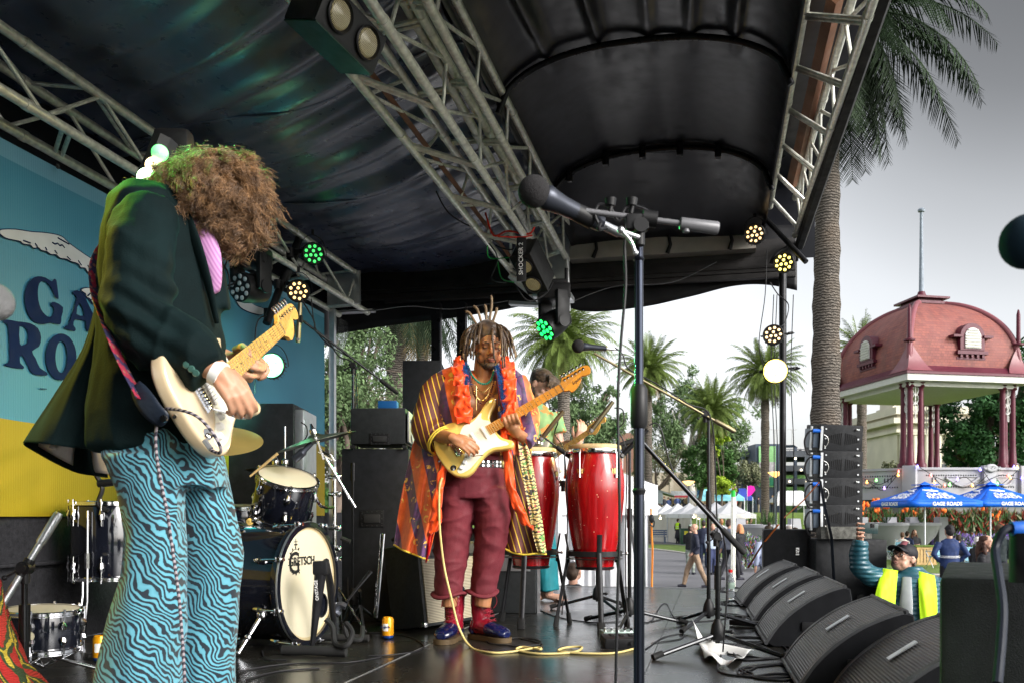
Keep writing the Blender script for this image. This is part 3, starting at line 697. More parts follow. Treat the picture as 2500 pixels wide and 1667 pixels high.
def conga():
    r = thing('conga_drum','x','conga',(0,0,0))
    prof = [(.105,0),(.112,.006),(.128,.09),(.152,.22),(.172,.36),(.182,.47),(.180,.56),(.165,.65),(.147,.72)]
    pf = [(p.x,p.y) for p in catmull([(a,b,0) for a,b in prof],5)]
    mb = MB(); mb.lathe(pf,n=48); mb.build('shell',m_red,r,60)
    mb = MB(); mb.lathe([(.155,.713),(.165,.708),(.168,.716),(.166,.733),(.158,.735)],n=48); mb.build('rim',m_chrome,r,50)
    mb = MB(); mb.lathe([(.158,.728),(.163,.738),(.160,.756),(.148,.762),(.05,.764),(0,.764)],n=48); mb.build('drum_head',m_skin,r,60)
    mb = MB(); mb.lathe([(.113,0),(.117,.002),(.119,.014),(.114,.018)],n=48); mb.build('bottom_band',m_blackm,r,50)
    for k in range(5):
        a = 2*pi*k/5+.35; d = V((cos(a),sin(a),0)); s_ = V((-sin(a),cos(a),0))
        mb = MB(); o = d*.180+ZV*.60
        mb.prism([(x*.9,y*.9) for x,y in [(-.03,.03),(-.012,.026),(0,.034),(.012,.026),(.03,.03),(.024,.005),(.012,-.02),(.006,-.045),(-.006,-.045),(-.012,-.02),(-.024,.005)]],.006,Matrix((s_,ZV,d)).transposed(),d*.171+ZV*.585)
        mb.build('lug_plate',m_gold,r,30)
        mb = MB(); mb.tube([d*.166+ZV*.725,d*.182+ZV*.722,d*.190+ZV*.70,d*.189+ZV*.56],.0045,8); mb.lathe([(.008,0),(.008,.018)],d*.189+ZV*.558,ZV,8)
        mb.build('tuning_rod',m_chrome,r,40)
    return r
cA = conga(); cB = copy_tree(cA)
pB = P(1452,1300,5.55); cB.location = (pB.x,pB.y,.365); cB['label'] = 'red lacquered conga drum with tan head, the right one in full view'
pA = P(1296,1300,5.75); cA.location = (pA.x,pA.y,.36); cA.rotation_euler = (0,0,.5); cA['label'] = 'red conga drum partly behind the robed player, a tambourine on its rim'
for c in (cA,cB): c['group'] = 'red conga drums'; ROOTM[c.name] = Matrix.Translation(c.location)
def conga_stand():
    r = thing('conga_stand','x','drum stand',(0,0,0))
    mb = MB(); ring = lambda R,z: [V((R*cos(t),R*sin(t),z)) for t in [2*pi*k/36 for k in range(36)]]
    mb.tube(ring(.158,.43),(.016,.004),6,closed=True)
    # flat hoop
    mb.lathe([(.163,.445),(.170,.445),(.170,.478),(.163,.478),(.163,.445)],n=40); mb.build('basket_ring',m_blackm,r,40)
    for k in range(3):
        a = 2*pi*k/3-pi/2; d = V((cos(a),sin(a),0)); s_ = V((-d.y,d.x,0)); R = Matrix((s_,d,ZV)).transposed()
        mb = MB(); mb.tube([d*.172+ZV*.40,d*.176+ZV*.47,d*.196+ZV*.58],(.016,.004),8); mb.build('prong',m_blackm,r,40)
        mb = MB(); p0 = d*.172+ZV*.47; p1 = d*.255+ZV*.045
        mb.tube([p0,p1],[(.017,.009),(.017,.009)],8)
        for i in range(9):
            q = p0.lerp(p1,.35+.07*i); mb.cyl(q+d*.0085,q+d*.0105,.004,8)
        mb.build('leg',m_blackm,r,40)
        mb = MB(); mb.tube([d*.252+ZV*.065,d*.262+ZV*.0],[(.024,.014),(.026,.016)],8); mb.build('rubber_foot',m_rubber,r,40)
    mb = MB(); mb.cyl(V((.165,0,.46)),V((.2,0,.46)),.006); mb.ball((.2,0,.46),.009); mb.build('wing_screw',m_chrome,r,40)
    return r
sA = conga_stand(); sB = copy_tree(sA); sC = None
sB.location = (pB.x,pB.y,0); sA.location = (pA.x,pA.y,0); sA.rotation_euler = (0,0,-.25); sB.rotation_euler = (0,0,.06)
sA['label'] = 'black three legged stand under the left conga'; sB['label'] = 'black three legged stand under the right conga'
# tambourine on left conga
tb = thing('tambourine','small black tambourine with jingles on the left conga','tambourine',(pA.x,pA.y,1.13))
mb = MB(); c = V((pA.x-.03,pA.y-.03,1.13)); mb.lathe([(.09,0),(.095,0),(.095,.045),(.09,.045),(.09,0)],c,n=32); mb.build('frame',m_black,tb)
for k in range(9):
    a = 2*pi*k/9; mb = MB(); mb.cyl(c+V((.093*cos(a),.093*sin(a),.015)),c+V((.093*cos(a),.093*sin(a),.019)),.018,12); mb.cyl(c+V((.093*cos(a),.093*sin(a),.024)),c+V((.093*cos(a),.093*sin(a),.028)),.018,12); mb.build('jingle',m_chrome,tb)
# ---- microphones and stands
m_foam = MT('mic_foam',(.02,.019,.02),.95,bump=.8,bsc=500); m_micb = MT('mic_body',(.05,.055,.07),.35,metal=.5); m_grill = MT('mic_mesh',(.25,.25,.25),.45,metal=.8,bump=.8,bsc=900)
m_stand = MT('stand_tube',(.03,.031,.033),.22,metal=.7,var=.2)
def mic(p,d,label,kind='vocal',s=1.0,rball=.03,mat=None):
    d = V(d).normalized(); p = V(p); r = thing('microphone',label,'microphone',p)   # p = ball centre, d = towards the tail
    if kind == 'vocal':
        mb = MB(); mb.ball(p,rball*s,20,14); mb.build('windscreen',m_foam if mat is None else mat,r,180)
        mb = MB(); mb.lathe([(.022*s,.012*s),(.0245*s,.02*s),(.0215*s,.035*s),(.018*s,.06*s),(.015*s,.15*s),(.012*s,.152*s)],p+d*rball*s*.3,d,18); mb.build('mic_body',m_micb,r)
        mb = MB(); mb.lathe([(.0095*s,0),(.0095*s,.045*s),(.006*s,.05*s),(.005*s,.075*s)],p+d*(.158)*s,d,14); mb.build('connector',m_alu,r)
    else:
        mb = MB(); mb.lathe([(0,-.002),(.0095*s,0),(.0105*s,.02*s),(.0105*s,.13*s),(.009*s,.15*s),(.009*s,.165*s)],p,d,14); mb.build('mic_body',mat or m_brass_d,r)
        mb = MB(); mb.lathe([(.0107*s,.006*s),(.011*s,.012*s),(.0107*s,.018*s)],p,d,14); mb.build('mic_ring',m_grill,r)
    return r
m_brass_d = MT('champagne_metal',(.20,.17,.10),.35,metal=.75)
def tripod(root,p,h,R=.30,az=.3,tubes=None,legs=3,fm=None,hub=.12,lift=.05):
    p = V(p); mb = MB(); mb.lathe([(.016,hub-.05),(.034,hub-.045),(.038,hub-.02),(.03,hub+.03),(.018,hub+.05),(.016,hub+.06)],p,n=16); mb.cyl(p+V((.03,-.02,hub)),p+V((.06,-.035,hub)),.008); mb.ball(p+V((.062,-.037,hub)),.012,10,6); mb.build('hub',m_black,root)
    for k in range(legs):
        a = az+2*pi*k/3; d = V((cos(a),sin(a),0)); mb = MB(); mb.tube([p+ZV*(hub-.02)+d*.02,p+d*R+ZV*.016],.0115,10)
        mb.build('leg',m_stand,root); mb = MB(); mb.tube([p+ZV*(.03)+d*R*.91,p+d*R*1.06+ZV*.013],[.0145,.017],10); mb.build('rubber_foot',m_rubber,root)
    mb = MB(); mb.cyl(p+ZV*.06,p+ZV*h*.6,.0125,12); mb.cyl(p+ZV*h*.55,p+ZV*(h*.55+.12),.0175,12); mb.cyl(p+ZV*h*.6,p+ZV*h,.0095,12); mb.build('upright',m_stand,root)
def boomstand(name,label,base,top,e0,e1,R=.3,az=.3,grip=.14,rod=.008,hubz=.12,legs=3,bm=None):
    """base on the floor, top=clutch point, boom from e0 (mic end) to e1 (counter end)"""
    r = thing(name,label,'microphone stand',base); b = V(base); top = V(top); h = top.z
    tripod(r,b,h,R,az,hub=hubz,legs=legs)
    e0,e1 = V(e0),V(e1); d = (e1-e0).normalized(); mb = MB(); mb.cyl(e0,e1,rod,12); mb.build('boom',bm or m_stand,r)
    mb = MB(); mb.tube([e1-d*grip,e1-d*(grip-.01),e1-d*.005,e1+d*.006],[.012,.015,.015,.012],14); mb.build('counter_grip',m_rubber if bm is None else bm,r)
    mb = MB(); mb.cyl(top-d.cross(V((0,-1,0))).normalized()*0-V((0,.02,0)),top+V((0,.02,0)),.022,16); mb.cyl(top-ZV*.05,top,.014,12); mb.cyl(top-V((0,.02,0)),top-V((0,.03,0)),.016,12)
    mb.cyl(top-V((.0,.025,0)),top-V((.05,.03,.03)),.004,8); mb.ball(top-V((.05,.03,.03)),.009,8,6)
    mb.cyl(top-d*.03,top+d*.03,rod+.006,12); mb.build('clutch',m_black,r)
    return r
# A: foreground boom stand
A0p = P(1560,1250,2.05); m_gstand = MT('glossy_stand',(.03,.035,.05),.16,metal=.75)
stA = thing('microphone_stand','tall boom stand in the foreground, its boom catching green light','microphone stand',(A0p.x,A0p.y,0))
x,y = A0p.x,A0p.y
mb = MB(); mb.cyl((x,y,.05),(x,y,.92),.0125,16); mb.build('lower_tube',m_gstand,stA)
mb = MB(); mb.tube([(x,y,.895),(x,y,.905),(x,y,.985),(x,y,.995)],[.0135,.0195,.0195,.0135],16); mb.build('clutch_sleeve',m_black,stA); mb = MB(); mb.tube([(x,y,.745),(x,y,.755),(x,y,.76)],[.0125,.016,.0125],16); mb.build('clutch_sleeve',m_black,stA)
mb = MB(); mb.cyl((x,y,.98),(x,y,1.31),.0098,16); mb.lathe([(.011,0),(.013,.004),(.011,.008)],(x,y,1.275),n=14); mb.build('upper_tube',m_gstand,stA)
for k in range(3):
    a = .5+2*pi*k/3; d = V((cos(a),sin(a),0)); mb = MB(); mb.tube([V((x,y,.1)),V((x,y,.015))+d*.32],.011,10); mb.build('leg',m_stand,stA)
D_ = 1.98
b0,b1 = P(1368,508,D_),P(1752,558,D_); d_ = (b1-b0).normalized()
m_bp = MT('boom_paint',(.16,.16,.17),.35,metal=.15); mb = MB(); mb.cyl(b0,b1,.0065,14); mb.build('boom',m_bp,stA)
mb = MB(); mb.tube([b1-d_*.085,b1-d_*.082,b1-d_*.002,b1+d_*.002],[.009,.0135,.0145,.012],18); mb.cyl(b1-d_*.07,b1-d_*.07-ZV*.018,.008); mb.build('counter_grip',m_bp,stA)
mb = MB(); mb.cyl(P(1590,535,D_)-d_*.02,P(1590,535,D_)+d_*.012,.018,16); mb.box(P(1555,545,D_),(.05,.03,.035),bev=.006); mb.cyl(P(1562,555,D_)-V((0,.02,0)),P(1562,555,D_)+V((0,.02,0)),.016,16)
mb.cyl(P(1562,560,D_),P(1562,600,D_),.011,14)
mb.build('clutch',m_black,stA)
mb = MB()
for u in (1488,1540): mb.cyl(P(u,522,D_),P(u+5,500,D_),.005); mb.tube([P(u+2,503,D_),P(u+3,485,D_)],[.011,.0125],12)
mb.build('knob',m_black,stA)
mb = MB(); cable(mb,[P(1518,565,D_-.03),P(1540,590,D_-.03),P(1550,615,D_-.03)],.004); mb.ball(P(1516,562,D_-.03),.008,8,6); mb.ball(P(1552,618,D_-.03),.006,8,6); mb.cyl(P(1518,565,D_-.03),P(1560,580,D_-.02),.005); mb.build('swing_lever',m_alu,stA)
mcp = P(1304,468,D_-.05); mdir = (P(1400,515,D_)-mcp).normalized()
mA = mic(mcp,mdir,'large black foam topped vocal microphone close to the camera',s=1.13,rball=.0305)
mb = MB(); q = mcp+mdir*.125; mb.tube([q-mdir*.03,q-mdir*.028,q+mdir*.028,q+mdir*.03],[.015,.019,.021,.018],16); mb.build('mic_clip',m_black,stA)
mb = MB(); cable(mb,[mcp+mdir*.2,P(1462,560,D_),P(1466,545,D_)],.0045)
cable(mb,[P(1462,550,D_),P(1453,525,D_),P(1462,500,D_),P(1490,508,D_),P(1510,540,D_),P(1530,505,D_),P(1570,510,D_),P(1600,530,D_)],.0035)
cable(mb,[P(1540,580,D_),P(1525,590,D_),P(1527,700,D_),P(1515,850,D_),P(1508,1000,D_),P(1513,1250,D_),P(1508,1450,D_),P(1503,1667,D_)],.0036)
tag(mb.build('microphone_cable',m_cable),'dark cable hanging down beside the foreground boom stand','cable')
# right edge microphone, very close
mic(P(2512,590,1.05),(1,.1,-.1),'dark teal microphone windscreen cut off by the right edge of the picture',s=1,rball=.032,mat=MT('teal_foam',(.008,.025,.04),.9))
mic(P(-14,738,1.05),(-1,.1,-.3),'grey mesh microphone cut off by the left edge of the picture',s=.85,rball=.026,mat=m_grill)
for nm,(u,v),D_2,lb in (('microphone_stand',(2560,600),1.05,'stand whose microphone shows at the right edge'),('microphone_stand',(-70,770),1.05,'stand whose microphone shows at the left edge')):
    p = P(u,v,D_2); r_ = thing(nm,lb,'microphone stand',(p.x,p.y,0)); mb = MB(); mb.cyl((p.x,p.y,0),p,.011); mb.build('upright',m_stand,r_)
# B: stand with boom right of centre
bB = floorp(1730,1532); 
stB = boomstand('microphone_stand','boom stand with a long gold boom crossing in front of the palms',bB,P(1722,1010,bB.y),P(1450,862,bB.y-.1),P(1792,1052,bB.y+.0),R=.33,az=-.15,bm=m_brass_d)
m2 = P(1412,845,bB.y-.12); mic(m2,(1,.02,-.08),'foam topped vocal microphone pointing left in front of the bass player',s=1.05,rball=.038)
mb = MB(); cable(mb,[P(1500,848,4.9),P(1520,865,4.9),P(1535,900,4.9),P(1600,935,4.9),P(1680,985,4.9),P(1735,1020,4.95),P(1748,1200,4.95),P(1752,1400,4.95),P(1750,1530,5.0)],.004); tag(mb.build('microphone_cable',m_cable),'black cable taped along the long gold boom','cable')
# C: short stand beside the wedges
bC = floorp(1752,1598)
stC = boomstand('microphone_stand','short black boom stand beside the floor monitors, boom sloping down right',bC,P(1748,1308,bC.y-.03),P(1568,1078,bC.y-.05),P(1816,1348,bC.y-.06),R=.36,az=-.62,grip=.16,rod=.0115)
mic(P(1445,1240,bC.y-.05)+V((0,0,.2)),(-.1,0,1),'x') if False else None
# D: conga microphones
for (u,v,D,d,lb,bs,cl) in ((1318,1075,5.35,(.62,-.1,.78),'slim gold microphone above the left conga',(1240,1536),(1360,1160)),(1440,1055,5.2,(.6,0,.8),'slim gold microphone angled at the right conga',(1520,1520),(1500,1090))):
    p = P(u,v,D); mic(p,d,lb,'pencil',s=1.35)
bD = floorp(1537,1528)
stD = boomstand('microphone_stand','thin black stand beside the right conga holding the conga microphones',bD,P(1521,1090,bD.y),P(1420,1095,bD.y-.1)+V((0,0,-.05)),P(1560,1070,bD.y),R=.36,az=.2,rod=.006)
mic(P(1388,1245,4.95)+V((.22,0,.28)),(.55,-.1,.8),'gold microphone beside the right conga rim','pencil',s=1.3) if False else None
mic(P(1515,1115,5.1),(.7,-.1,.72),'black drum microphone leaning over the right side of the right conga','pencil',s=1.3,mat=m_black)
stE = boomstand('microphone_stand','thin black boom stand between the two congas',floorp(1470,1500)+V((.0,.35,0)),P(1375,1180,5.9),P(1318,1060,5.6),P(1400,1120,5.7),R=.33,az=.9,rod=.006)
mb = MB(); cable(mb,[P(1340,998,5.35),P(1360,1000,5.35),P(1362,1030,5.35),P(1355,1060,5.4),P(1378,1110,5.4),P(1385,1300,5.5),P(1372,1500,5.5)],.004)
cable(mb,[P(1500,995,5.1),P(1520,1000,5.1),P(1523,1030,5.1),P(1510,1050,5.1),P(1530,1110,5.1),P(1527,1300,5.1),P(1530,1480,5.2),P(1545,1560,5.1)],.004)
cable(mb,[P(1585,1038,5),P(1600,1032,5),P(1615,1050,5),P(1630,1110,5),P(1650,1165,5),P(1670,1190,5),P(1752,1270,4.6),P(1775,1400,4.4),P(1765,1590,4.4)],.004)
tag(mb.build('microphone_cable',m_cable),'black cables looping from the conga microphones','cable')
# E: overhead stand by the drums
bE = floorp(862,1480); bE = V((bE.x,5.9,0)); x_ = (862-U0)/FPX*5.9
stO = boomstand('microphone_stand','tall black boom stand over the drum kit with a slim condenser microphone',(x_,5.9,0),P(862,893,5.9),P(742,785,5.75),P(970,958,6.0),R=.34,az=.5,rod=.008,hubz=.16)
mic(P(727,836,5.7),(.06,0,1),'slim champagne condenser microphone hanging over the drums','pencil',s=1.5)
mb = MB(); mb.box(P(733,780,5.7),(.03,.03,.05),bev=.006); mb.cyl(P(733,780,5.7),P(748,790,5.75),.008); mb.build('mic_clip',m_black,stO)
mb = MB(); cable(mb,[P(735,730,5.7),P(765,780,5.75),P(772,810,5.75),P(800,832,5.8),P(828,870,5.85),P(868,905,5.9),P(873,1100,5.95),P(880,1290,5.95),P(850,1400,5.9),P(855,1500,5.8)],.005); tag(mb.build('microphone_cable',m_cable),'black cable wrapped round the drum overhead boom','cable')
# F: bottom left stand, bright metal boom stands in for yellow lamp light
F0 = P(60,1400,2.9); stF = boomstand('microphone_stand','black boom stand at the bottom left corner, boom brightened to look lit yellow',(F0.x,F0.y,0),P(62,1385,2.9),P(-10,1500,2.85),P(142,1255,2.95),R=.33,az=.4,grip=.11,rod=.011,bm=m_alu)
# ---- drum kit
m_shell = MT('black_drum_wrap',(.006,.007,.012),.1,var=.2,coat=1); m_wht = MT('drum_batter',(.60,.54,.40),.45,var=.06,sc=3)
m_cym = MT('cymbal_bronze',(.55,.40,.13),.42,metal=.6,var=.2,sc=3,bump=.2,bsc=30); m_cymd = MT('cymbal_dark',(.16,.17,.12),.35,metal=.9,var=.3,sc=5)
def drum(root,c,ax,R,L,lugs=8,hoop=m_chrome,head=m_wht,up=V((0,0,1)),pre=''):
    """shell centred at c along ax"""
    ax = V(ax).normalized(); c = V(c); F_ = frame(ax)
    mb = MB(); mb.lathe([(R*.985,-L/2),(R,-L/2+.005),(R,L/2-.005),(R*.985,L/2)],c,ax,56); mb.build('shell',m_shell,root)
    for sg in (-1,1):
        w = .022 if R < .25 else .03
        mb = MB(); z = sg*L/2; mb.lathe([(R+.003,z-w/2),(R+.013,z-w/2),(R+.013,z-w/2+.004),(R+.008,z-w/2+.006),(R+.008,z+w/2-.004),(R+.013,z+w/2-.003),(R+.009,z+w/2),(R-.001,z+w/2),(R+.003,z-w/2)],c,ax,56); mb.build('hoop',hoop,root)
        mb = MB(); mb.lathe([(R*.995,z+sg*.002),(R*.97,z+sg*.006),(0,z+sg*.006)],c,ax,56); mb.build('drum_head',head,root)
    for k in range(lugs):
        a = 2*pi*k/lugs+.2; d = F_ @ V((cos(a),sin(a),0)); mb = MB()
        for sg in (-1,1):
            mb.tube([c+d*(R+.010)+ax*sg*(L*.5-.085 if L > .2 else L*.12),c+d*(R+.014)+ax*sg*(L*.5-.06 if L > .2 else L*.2),c+d*(R+.008)+ax*sg*(L*.5-.035 if L > .2 else L*.3)],[.010,.013,.008],8)
            mb.cyl(c+d*(R+.014)+ax*sg*(L*.2),c+d*(R+.016)+ax*sg*(L/2+.012),.0035,8); mb.cyl(c+d*(R+.015)+ax*sg*(L/2+.006),c+d*(R+.015)+ax*sg*(L/2+.02),.007,8)
        mb.build('lug',m_chrome,root)
bdc = P(748,1425,4.78); bdc.z = .335
bd = thing('bass_drum','black bass drum with cream front head, a round badge and a port hole','bass drum',(bdc.x,bdc.y,0))
n_ = (RV+SV*(-.06)).normalized(); Rb,Lb = .305,.44; cc = bdc-n_*Lb/2
mb = MB(); mb.lathe([(Rb,-Lb/2),(Rb,Lb/2)],cc,n_,64); mb.build('shell',m_shell,bd)
for sg in (-1,1):
    mb = MB(); z = sg*Lb/2; mb.lathe([(Rb+.004,z-.022),(Rb+.02,z-.022),(Rb+.022,z-.014),(Rb+.022,z+.014),(Rb+.02,z+.022),(Rb-.006,z+.022),(Rb-.006,z),(Rb+.004,z-.022)],cc,n_,64); mb.build('hoop',m_shell,bd)
    mb = MB(); mb.lathe([(Rb+.0225,z+.008),(Rb+.0235,z+.01),(Rb+.0235,z+.018),(Rb+.0225,z+.02)],cc,n_,64); mb.build('hoop_inlay',m_alu,bd)
Fb = Matrix((V(n_).cross(ZV)*-1,ZV,n_)).transposed()   # x along the head to the right as seen from the front
Fx = ZV.cross(n_).normalized(); fc = cc+n_*(Lb/2+.006)
mb = MB(); hx,hz = .155,-.13; hole = [(hx+.062*cos(t),hz+.062*sin(t)) for t in [2*pi*k/24 for k in range(24)]]; out = [(Rb*.99*cos(t),Rb*.99*sin(t)) for t in [2*pi*k/56 for k in range(56)]]
L3 = [[V((a,b,0)) for a,b in out],[V((a,b,0)) for a,b in hole]]; tr = tessellate_polygon(L3); fl = L3[0]+L3[1]
mb.add([fc+Fx*p.x+ZV*p.y for p in fl],[tuple(t) for t in tr]); mb.build('drum_head',m_wht,bd,None)
mb = MB(); mb.lathe([(.058,.0),(.067,.0),(.067,.005),(.058,.005),(.058,0)],fc+Fx*hx+ZV*hz,n_,28); mb.build('port_ring',m_black,bd)
mb = MB(); mb.lathe([(Rb-.02,.0005),(Rb,.0015),(Rb-.001,.003)],fc,n_,60); mb.build('head_collar',MT('bare_wood_ring',(.5,.4,.22),.5),bd)
m_ink = MT('black_print',(.01,.01,.012),.6)
FM = mframe(fc+Fx*(-.095)+ZV*.12+n_*.003,Fx,ZV)
text('lettering','GRETSCH',.062,FM @ Matrix.Translation((.035,0,0)),m_ink,bd,bold=.0012,depth=.0006)
text('lettering','G',.16,FM @ Matrix.Translation((-.045,-.01,0)),m_ink,bd,bold=.001,depth=.0006)
mb = MB(); oc = fc+Fx*(-.125)+ZV*.125+n_*.0028
mb.tube([oc+Fx*.062*cos(t)+ZV*.062*sin(t) for t in [radians(60)+radians(250)*k/24 for k in range(25)]],(.0025,.0006),6)
for k in range(10):
    a = radians(65+26*k); d = Fx*cos(a)+ZV*sin(a); mb.cyl(oc+d*.062,oc+d*.074,.003,5)
mb.cyl(oc+ZV*.07,oc+ZV*.115,.0015,5); mb.cyl(oc+ZV*.1-Fx*.018,oc+ZV*.1+Fx*.018,.0015,5); mb.cyl(oc+ZV*.085-Fx*.012,oc+ZV*.085+Fx*.012,.004,5)
mb.build('badge_mark',m_ink,bd)
for k in range(8):
    a = 2*pi*k/8+.35; d = Fx*cos(a)+ZV*sin(a); mb = MB()
    for sg in (-1,1):
        q = cc+n_*sg*(Lb/2); mb.cyl(q+d*(Rb+.03)+n_*sg*.012,q+d*(Rb+.022)-n_*sg*.09,.005,8); mb.box(q+d*(Rb+.03)+n_*sg*.012,(.03,.03,.03),bev=.008)
        mb.tube([q+d*(Rb+.028)+n_*sg*.02,q+d*(Rb+.032)+n_*sg*.045],[.006,.010],8); mb.tube([q+d*(Rb+.012)-n_*sg*.13,q+d*(Rb+.02)-n_*sg*.10,q+d*(Rb+.014)-n_*sg*.08],[.009,.014,.008],8)
    mb.build('lug',m_chrome,bd)
mb = MB(); s0 = cc-Fx*.27+n_*.12+ZV*-.14; s1 = V((s0.x-.05+Fx.x*-.12,s0.y+Fx.y*-.12,.02)); mb.tube([s0,s1],[.011,.008],10); mb.ball(s0,.03,12,8); mb.ball(s1,.014,10,6); mb.ball(s0.lerp(s1,.6),.019,10,6); mb.build('spur',m_chrome,bd)
# rack tom
kd = 5.1
tmc = P(694,1213,kd); tax = V((.19,-.06,.95)).normalized()
rt = thing('rack_tom','black rack tom with chrome hoops tilted over the bass drum','drum',tmc)
drum(rt,tmc,(tax+V((.08,-.28,0))).normalized()*1,.165,.235,6)
# snare behind and floor snare
sn = P(590,1262,5.2); r_ = thing('snare_drum','black snare drum on the kit left of the rack tom','drum',sn); drum(r_,sn,(.02,-.05,1),.17,.12,8)
mb = MB(); mb.lathe([(.0,0),(.02,0),(.02,.003),(0,.004)],P(610,1272,5.03),(.3,-1,0),14); mb.build('badge',m_brass,r_)
mb = MB(); mb.cyl((sn.x,sn.y,0),(sn.x,sn.y,sn.z-.06),.014)
for k in range(3): a = .4+2*pi*k/3; mb.cyl((sn.x,sn.y,.22),(sn.x+.25*cos(a),sn.y+.25*sin(a),.01),.009); mb.cyl((sn.x,sn.y,sn.z-.12),(sn.x+.17*cos(a),sn.y+.17*sin(a),sn.z-.07),.008)
mb.build('stand',m_chrome,r_)
fs = V(((104-U0)/FPX*3.85,3.85,.17)); r_ = thing('snare_drum','black snare drum with white head standing low at the bottom left','drum',fs)
drum(r_,(fs.x,fs.y,.21),(.03,-.03,1),.15,.16,8); mb = MB(); mb.lathe([(0,0),(.02,0),(.02,.003),(0,.004)],(fs.x+.025,fs.y-.152,.20),(.15,-1,0),16); mb.build('badge',MT('pale_badge',(.55,.5,.35),.4),r_)
mb = MB()
for k in range(3): a = .3+2*pi*k/3; mb.cyl((fs.x,fs.y,.1),(fs.x+.28*cos(a),fs.y+.28*sin(a),.012),.009); mb.cyl((fs.x,fs.y,.05),(fs.x+.16*cos(a),fs.y+.16*sin(a),.13),.008)
mb.build('stand',m_chrome,r_)
# floor tom behind the player
ft = V(((262-U0)/FPX*4.9,4.9,0)); r_ = thing('floor_tom','black floor tom with chrome legs half hidden behind the zebra trousers','drum',ft)
drum(r_,(ft.x+.02,ft.y,.56),(0,0,1),.2,.40,8)
for k in range(3):
    a = 2.6+2*pi*k/3; d = V((cos(a),sin(a),0)); mb = MB(); mb.tube([ft+d*.215+ZV*.72,ft+d*.22+ZV*.25,ft+d*.27+ZV*.02],[.008,.008,.009],8); mb.tube([ft+d*.215+ZV*.50,ft+d*.215+ZV*.42],.017,8); mb.ball(ft+d*.27+ZV*.015,.015,8,6); mb.build('leg',m_chrome,r_)
mb = MB(); cable(mb,[P(235,1160,4.7),P(250,1190,4.7),P(240,1230,4.7),P(265,1245,4.7)],.012); mb.cyl(P(240,1180,4.7),P(285,1175,4.7),.02); tag(mb.build('drum_clamp',m_black),'black clamp microphone holder on the floor tom rim','clamp')
def cymbal(c,ax,R,mat,label,stand=None,hh=False):
    c = V(c); r = thing('cymbal',label,'cymbal',c)
    prof = [(0,.0),(R*.99,-R*.10),(R,-R*.10-.001),(R*.6,-R*.035+.002),(R*.2,.0+.003),(R*.17,.008),(R*.1,R*.09),(.0,R*.1)]
    mb = MB(); mb.lathe([(R*.1,R*.085-.003),(R*.18,.002),(R*.6,-R*.04),(R,-R*.105),(R,-R*.102),(R*.6,-R*.035),(R*.2,.007),(R*.12,R*.085),(.008,R*.1)],c,ax,64); mb.build('plate',mat,r,60)
    mb = MB(); mb.lathe([(.018,R*.1),(.02,R*.1+.01),(.02,R*.1+.025),(.012,R*.1+.035),(.006,R*.1+.06)],c,ax,14); mb.build('wing_nut',m_chrome,r)
    return r
cymbal(P(769,1068,5.15),V((-.28,-.10,1)).normalized(),.235,m_cymd,'dark crash cymbal tilted up to the right over the rack tom')
cymbal(P(520,1062,5.0),V((.12,-.40,1)).normalized(),.27,m_cym,'bronze cymbal edge showing right of the cream guitar')
cymbal(P(672,1141,5.35),V((0,.05,1)),.17,m_cymd,'flat hi hat cymbal above the rack tom'); mb = MB(); mb.cyl(P(696,1240,5.4),P(696,1040,5.4),.005); mb.lathe([(.01,0),(.022,.01),(.022,.03),(.008,.04)],P(696,1135,5.4),n=12); tag(mb.build('hi_hat_rod',m_chrome),'thin chrome rod of the hi hat','hi hat rod')
cs = thing('cymbal_stand','chrome cymbal stand right of the rack tom with wing bolts','cymbal stand',P(815,1500,5.3))
mb = MB(); x0 = P(817,1200,5.3).x
mb.cyl((x0,5.3,.25),(x0,5.3,.98),.013,12)
for z in (.92,.82,.62,.50): mb.cyl((x0-.035,5.29,z),(x0+.035,5.29,z),.012); mb.ball((x0+.03,5.27,z),.018,10,6); mb.cyl((x0,5.3,z-.018),(x0,5.3,z+.018),.02)
mb.cyl(P(775,1075,5.15),P(790,1120,5.2),.007); mb.cyl(P(785,1100,5.2),P(868,1238,5.2),.0085); mb.cyl(P(779,1100,5.2),P(815,1120,5.2),.014); mb.cyl(P(805,1105,5.18),P(818,1125,5.18),.006)
mb.cyl((x0,5.3,.3),(x0-.18,5.2,.02),.008); mb.cyl((x0,5.3,.3),(x0+.2,5.2,.02),.008); mb.cyl((x0,5.3,.3),(x0+.0,5.5,.02),.008)
cable(mb,[P(770,1210,5.1),P(785,1235,5.15),P(815,1238,5.25)],.009)
mb.build('stand_tubes',m_chrome,cs)
mb = MB(); mb.tube([P(832,1312,5.2),P(855,1322,5.2)],[.012,.014],8); mb.build('rubber_tip',m_rubber,cs)
mb = MB(); dmp = P(720,1120,5.0); mb.tube([dmp,dmp+V((.05,-.02,.04)),dmp+V((.06,-.02,.05)),dmp+V((.10,-.02,.09))],[.024,.024,.016,.014],14); mb.build('mic_body',m_micb,None)
o_ = bpy.data.objects['mic_body' if 'mic_body' in bpy.data.objects and bpy.data.objects['mic_body'].parent is None else [o.name for o in bpy.data.objects if o.name.startswith('mic_body') and o.parent is None][0]]; o_.name = 'drum_microphone'; tag(o_,'stubby dark drum microphone clipped over the rack tom','microphone')
mb = MB(); mb.tube([P(610,1162,4.9),P(678,1106,4.9)],[.0055,.0085],8); tag(mb.build('drumstick',MT('hickory',(.55,.38,.16),.5)),'pale wooden drumstick raised right of the zebra trousers','drumstick')
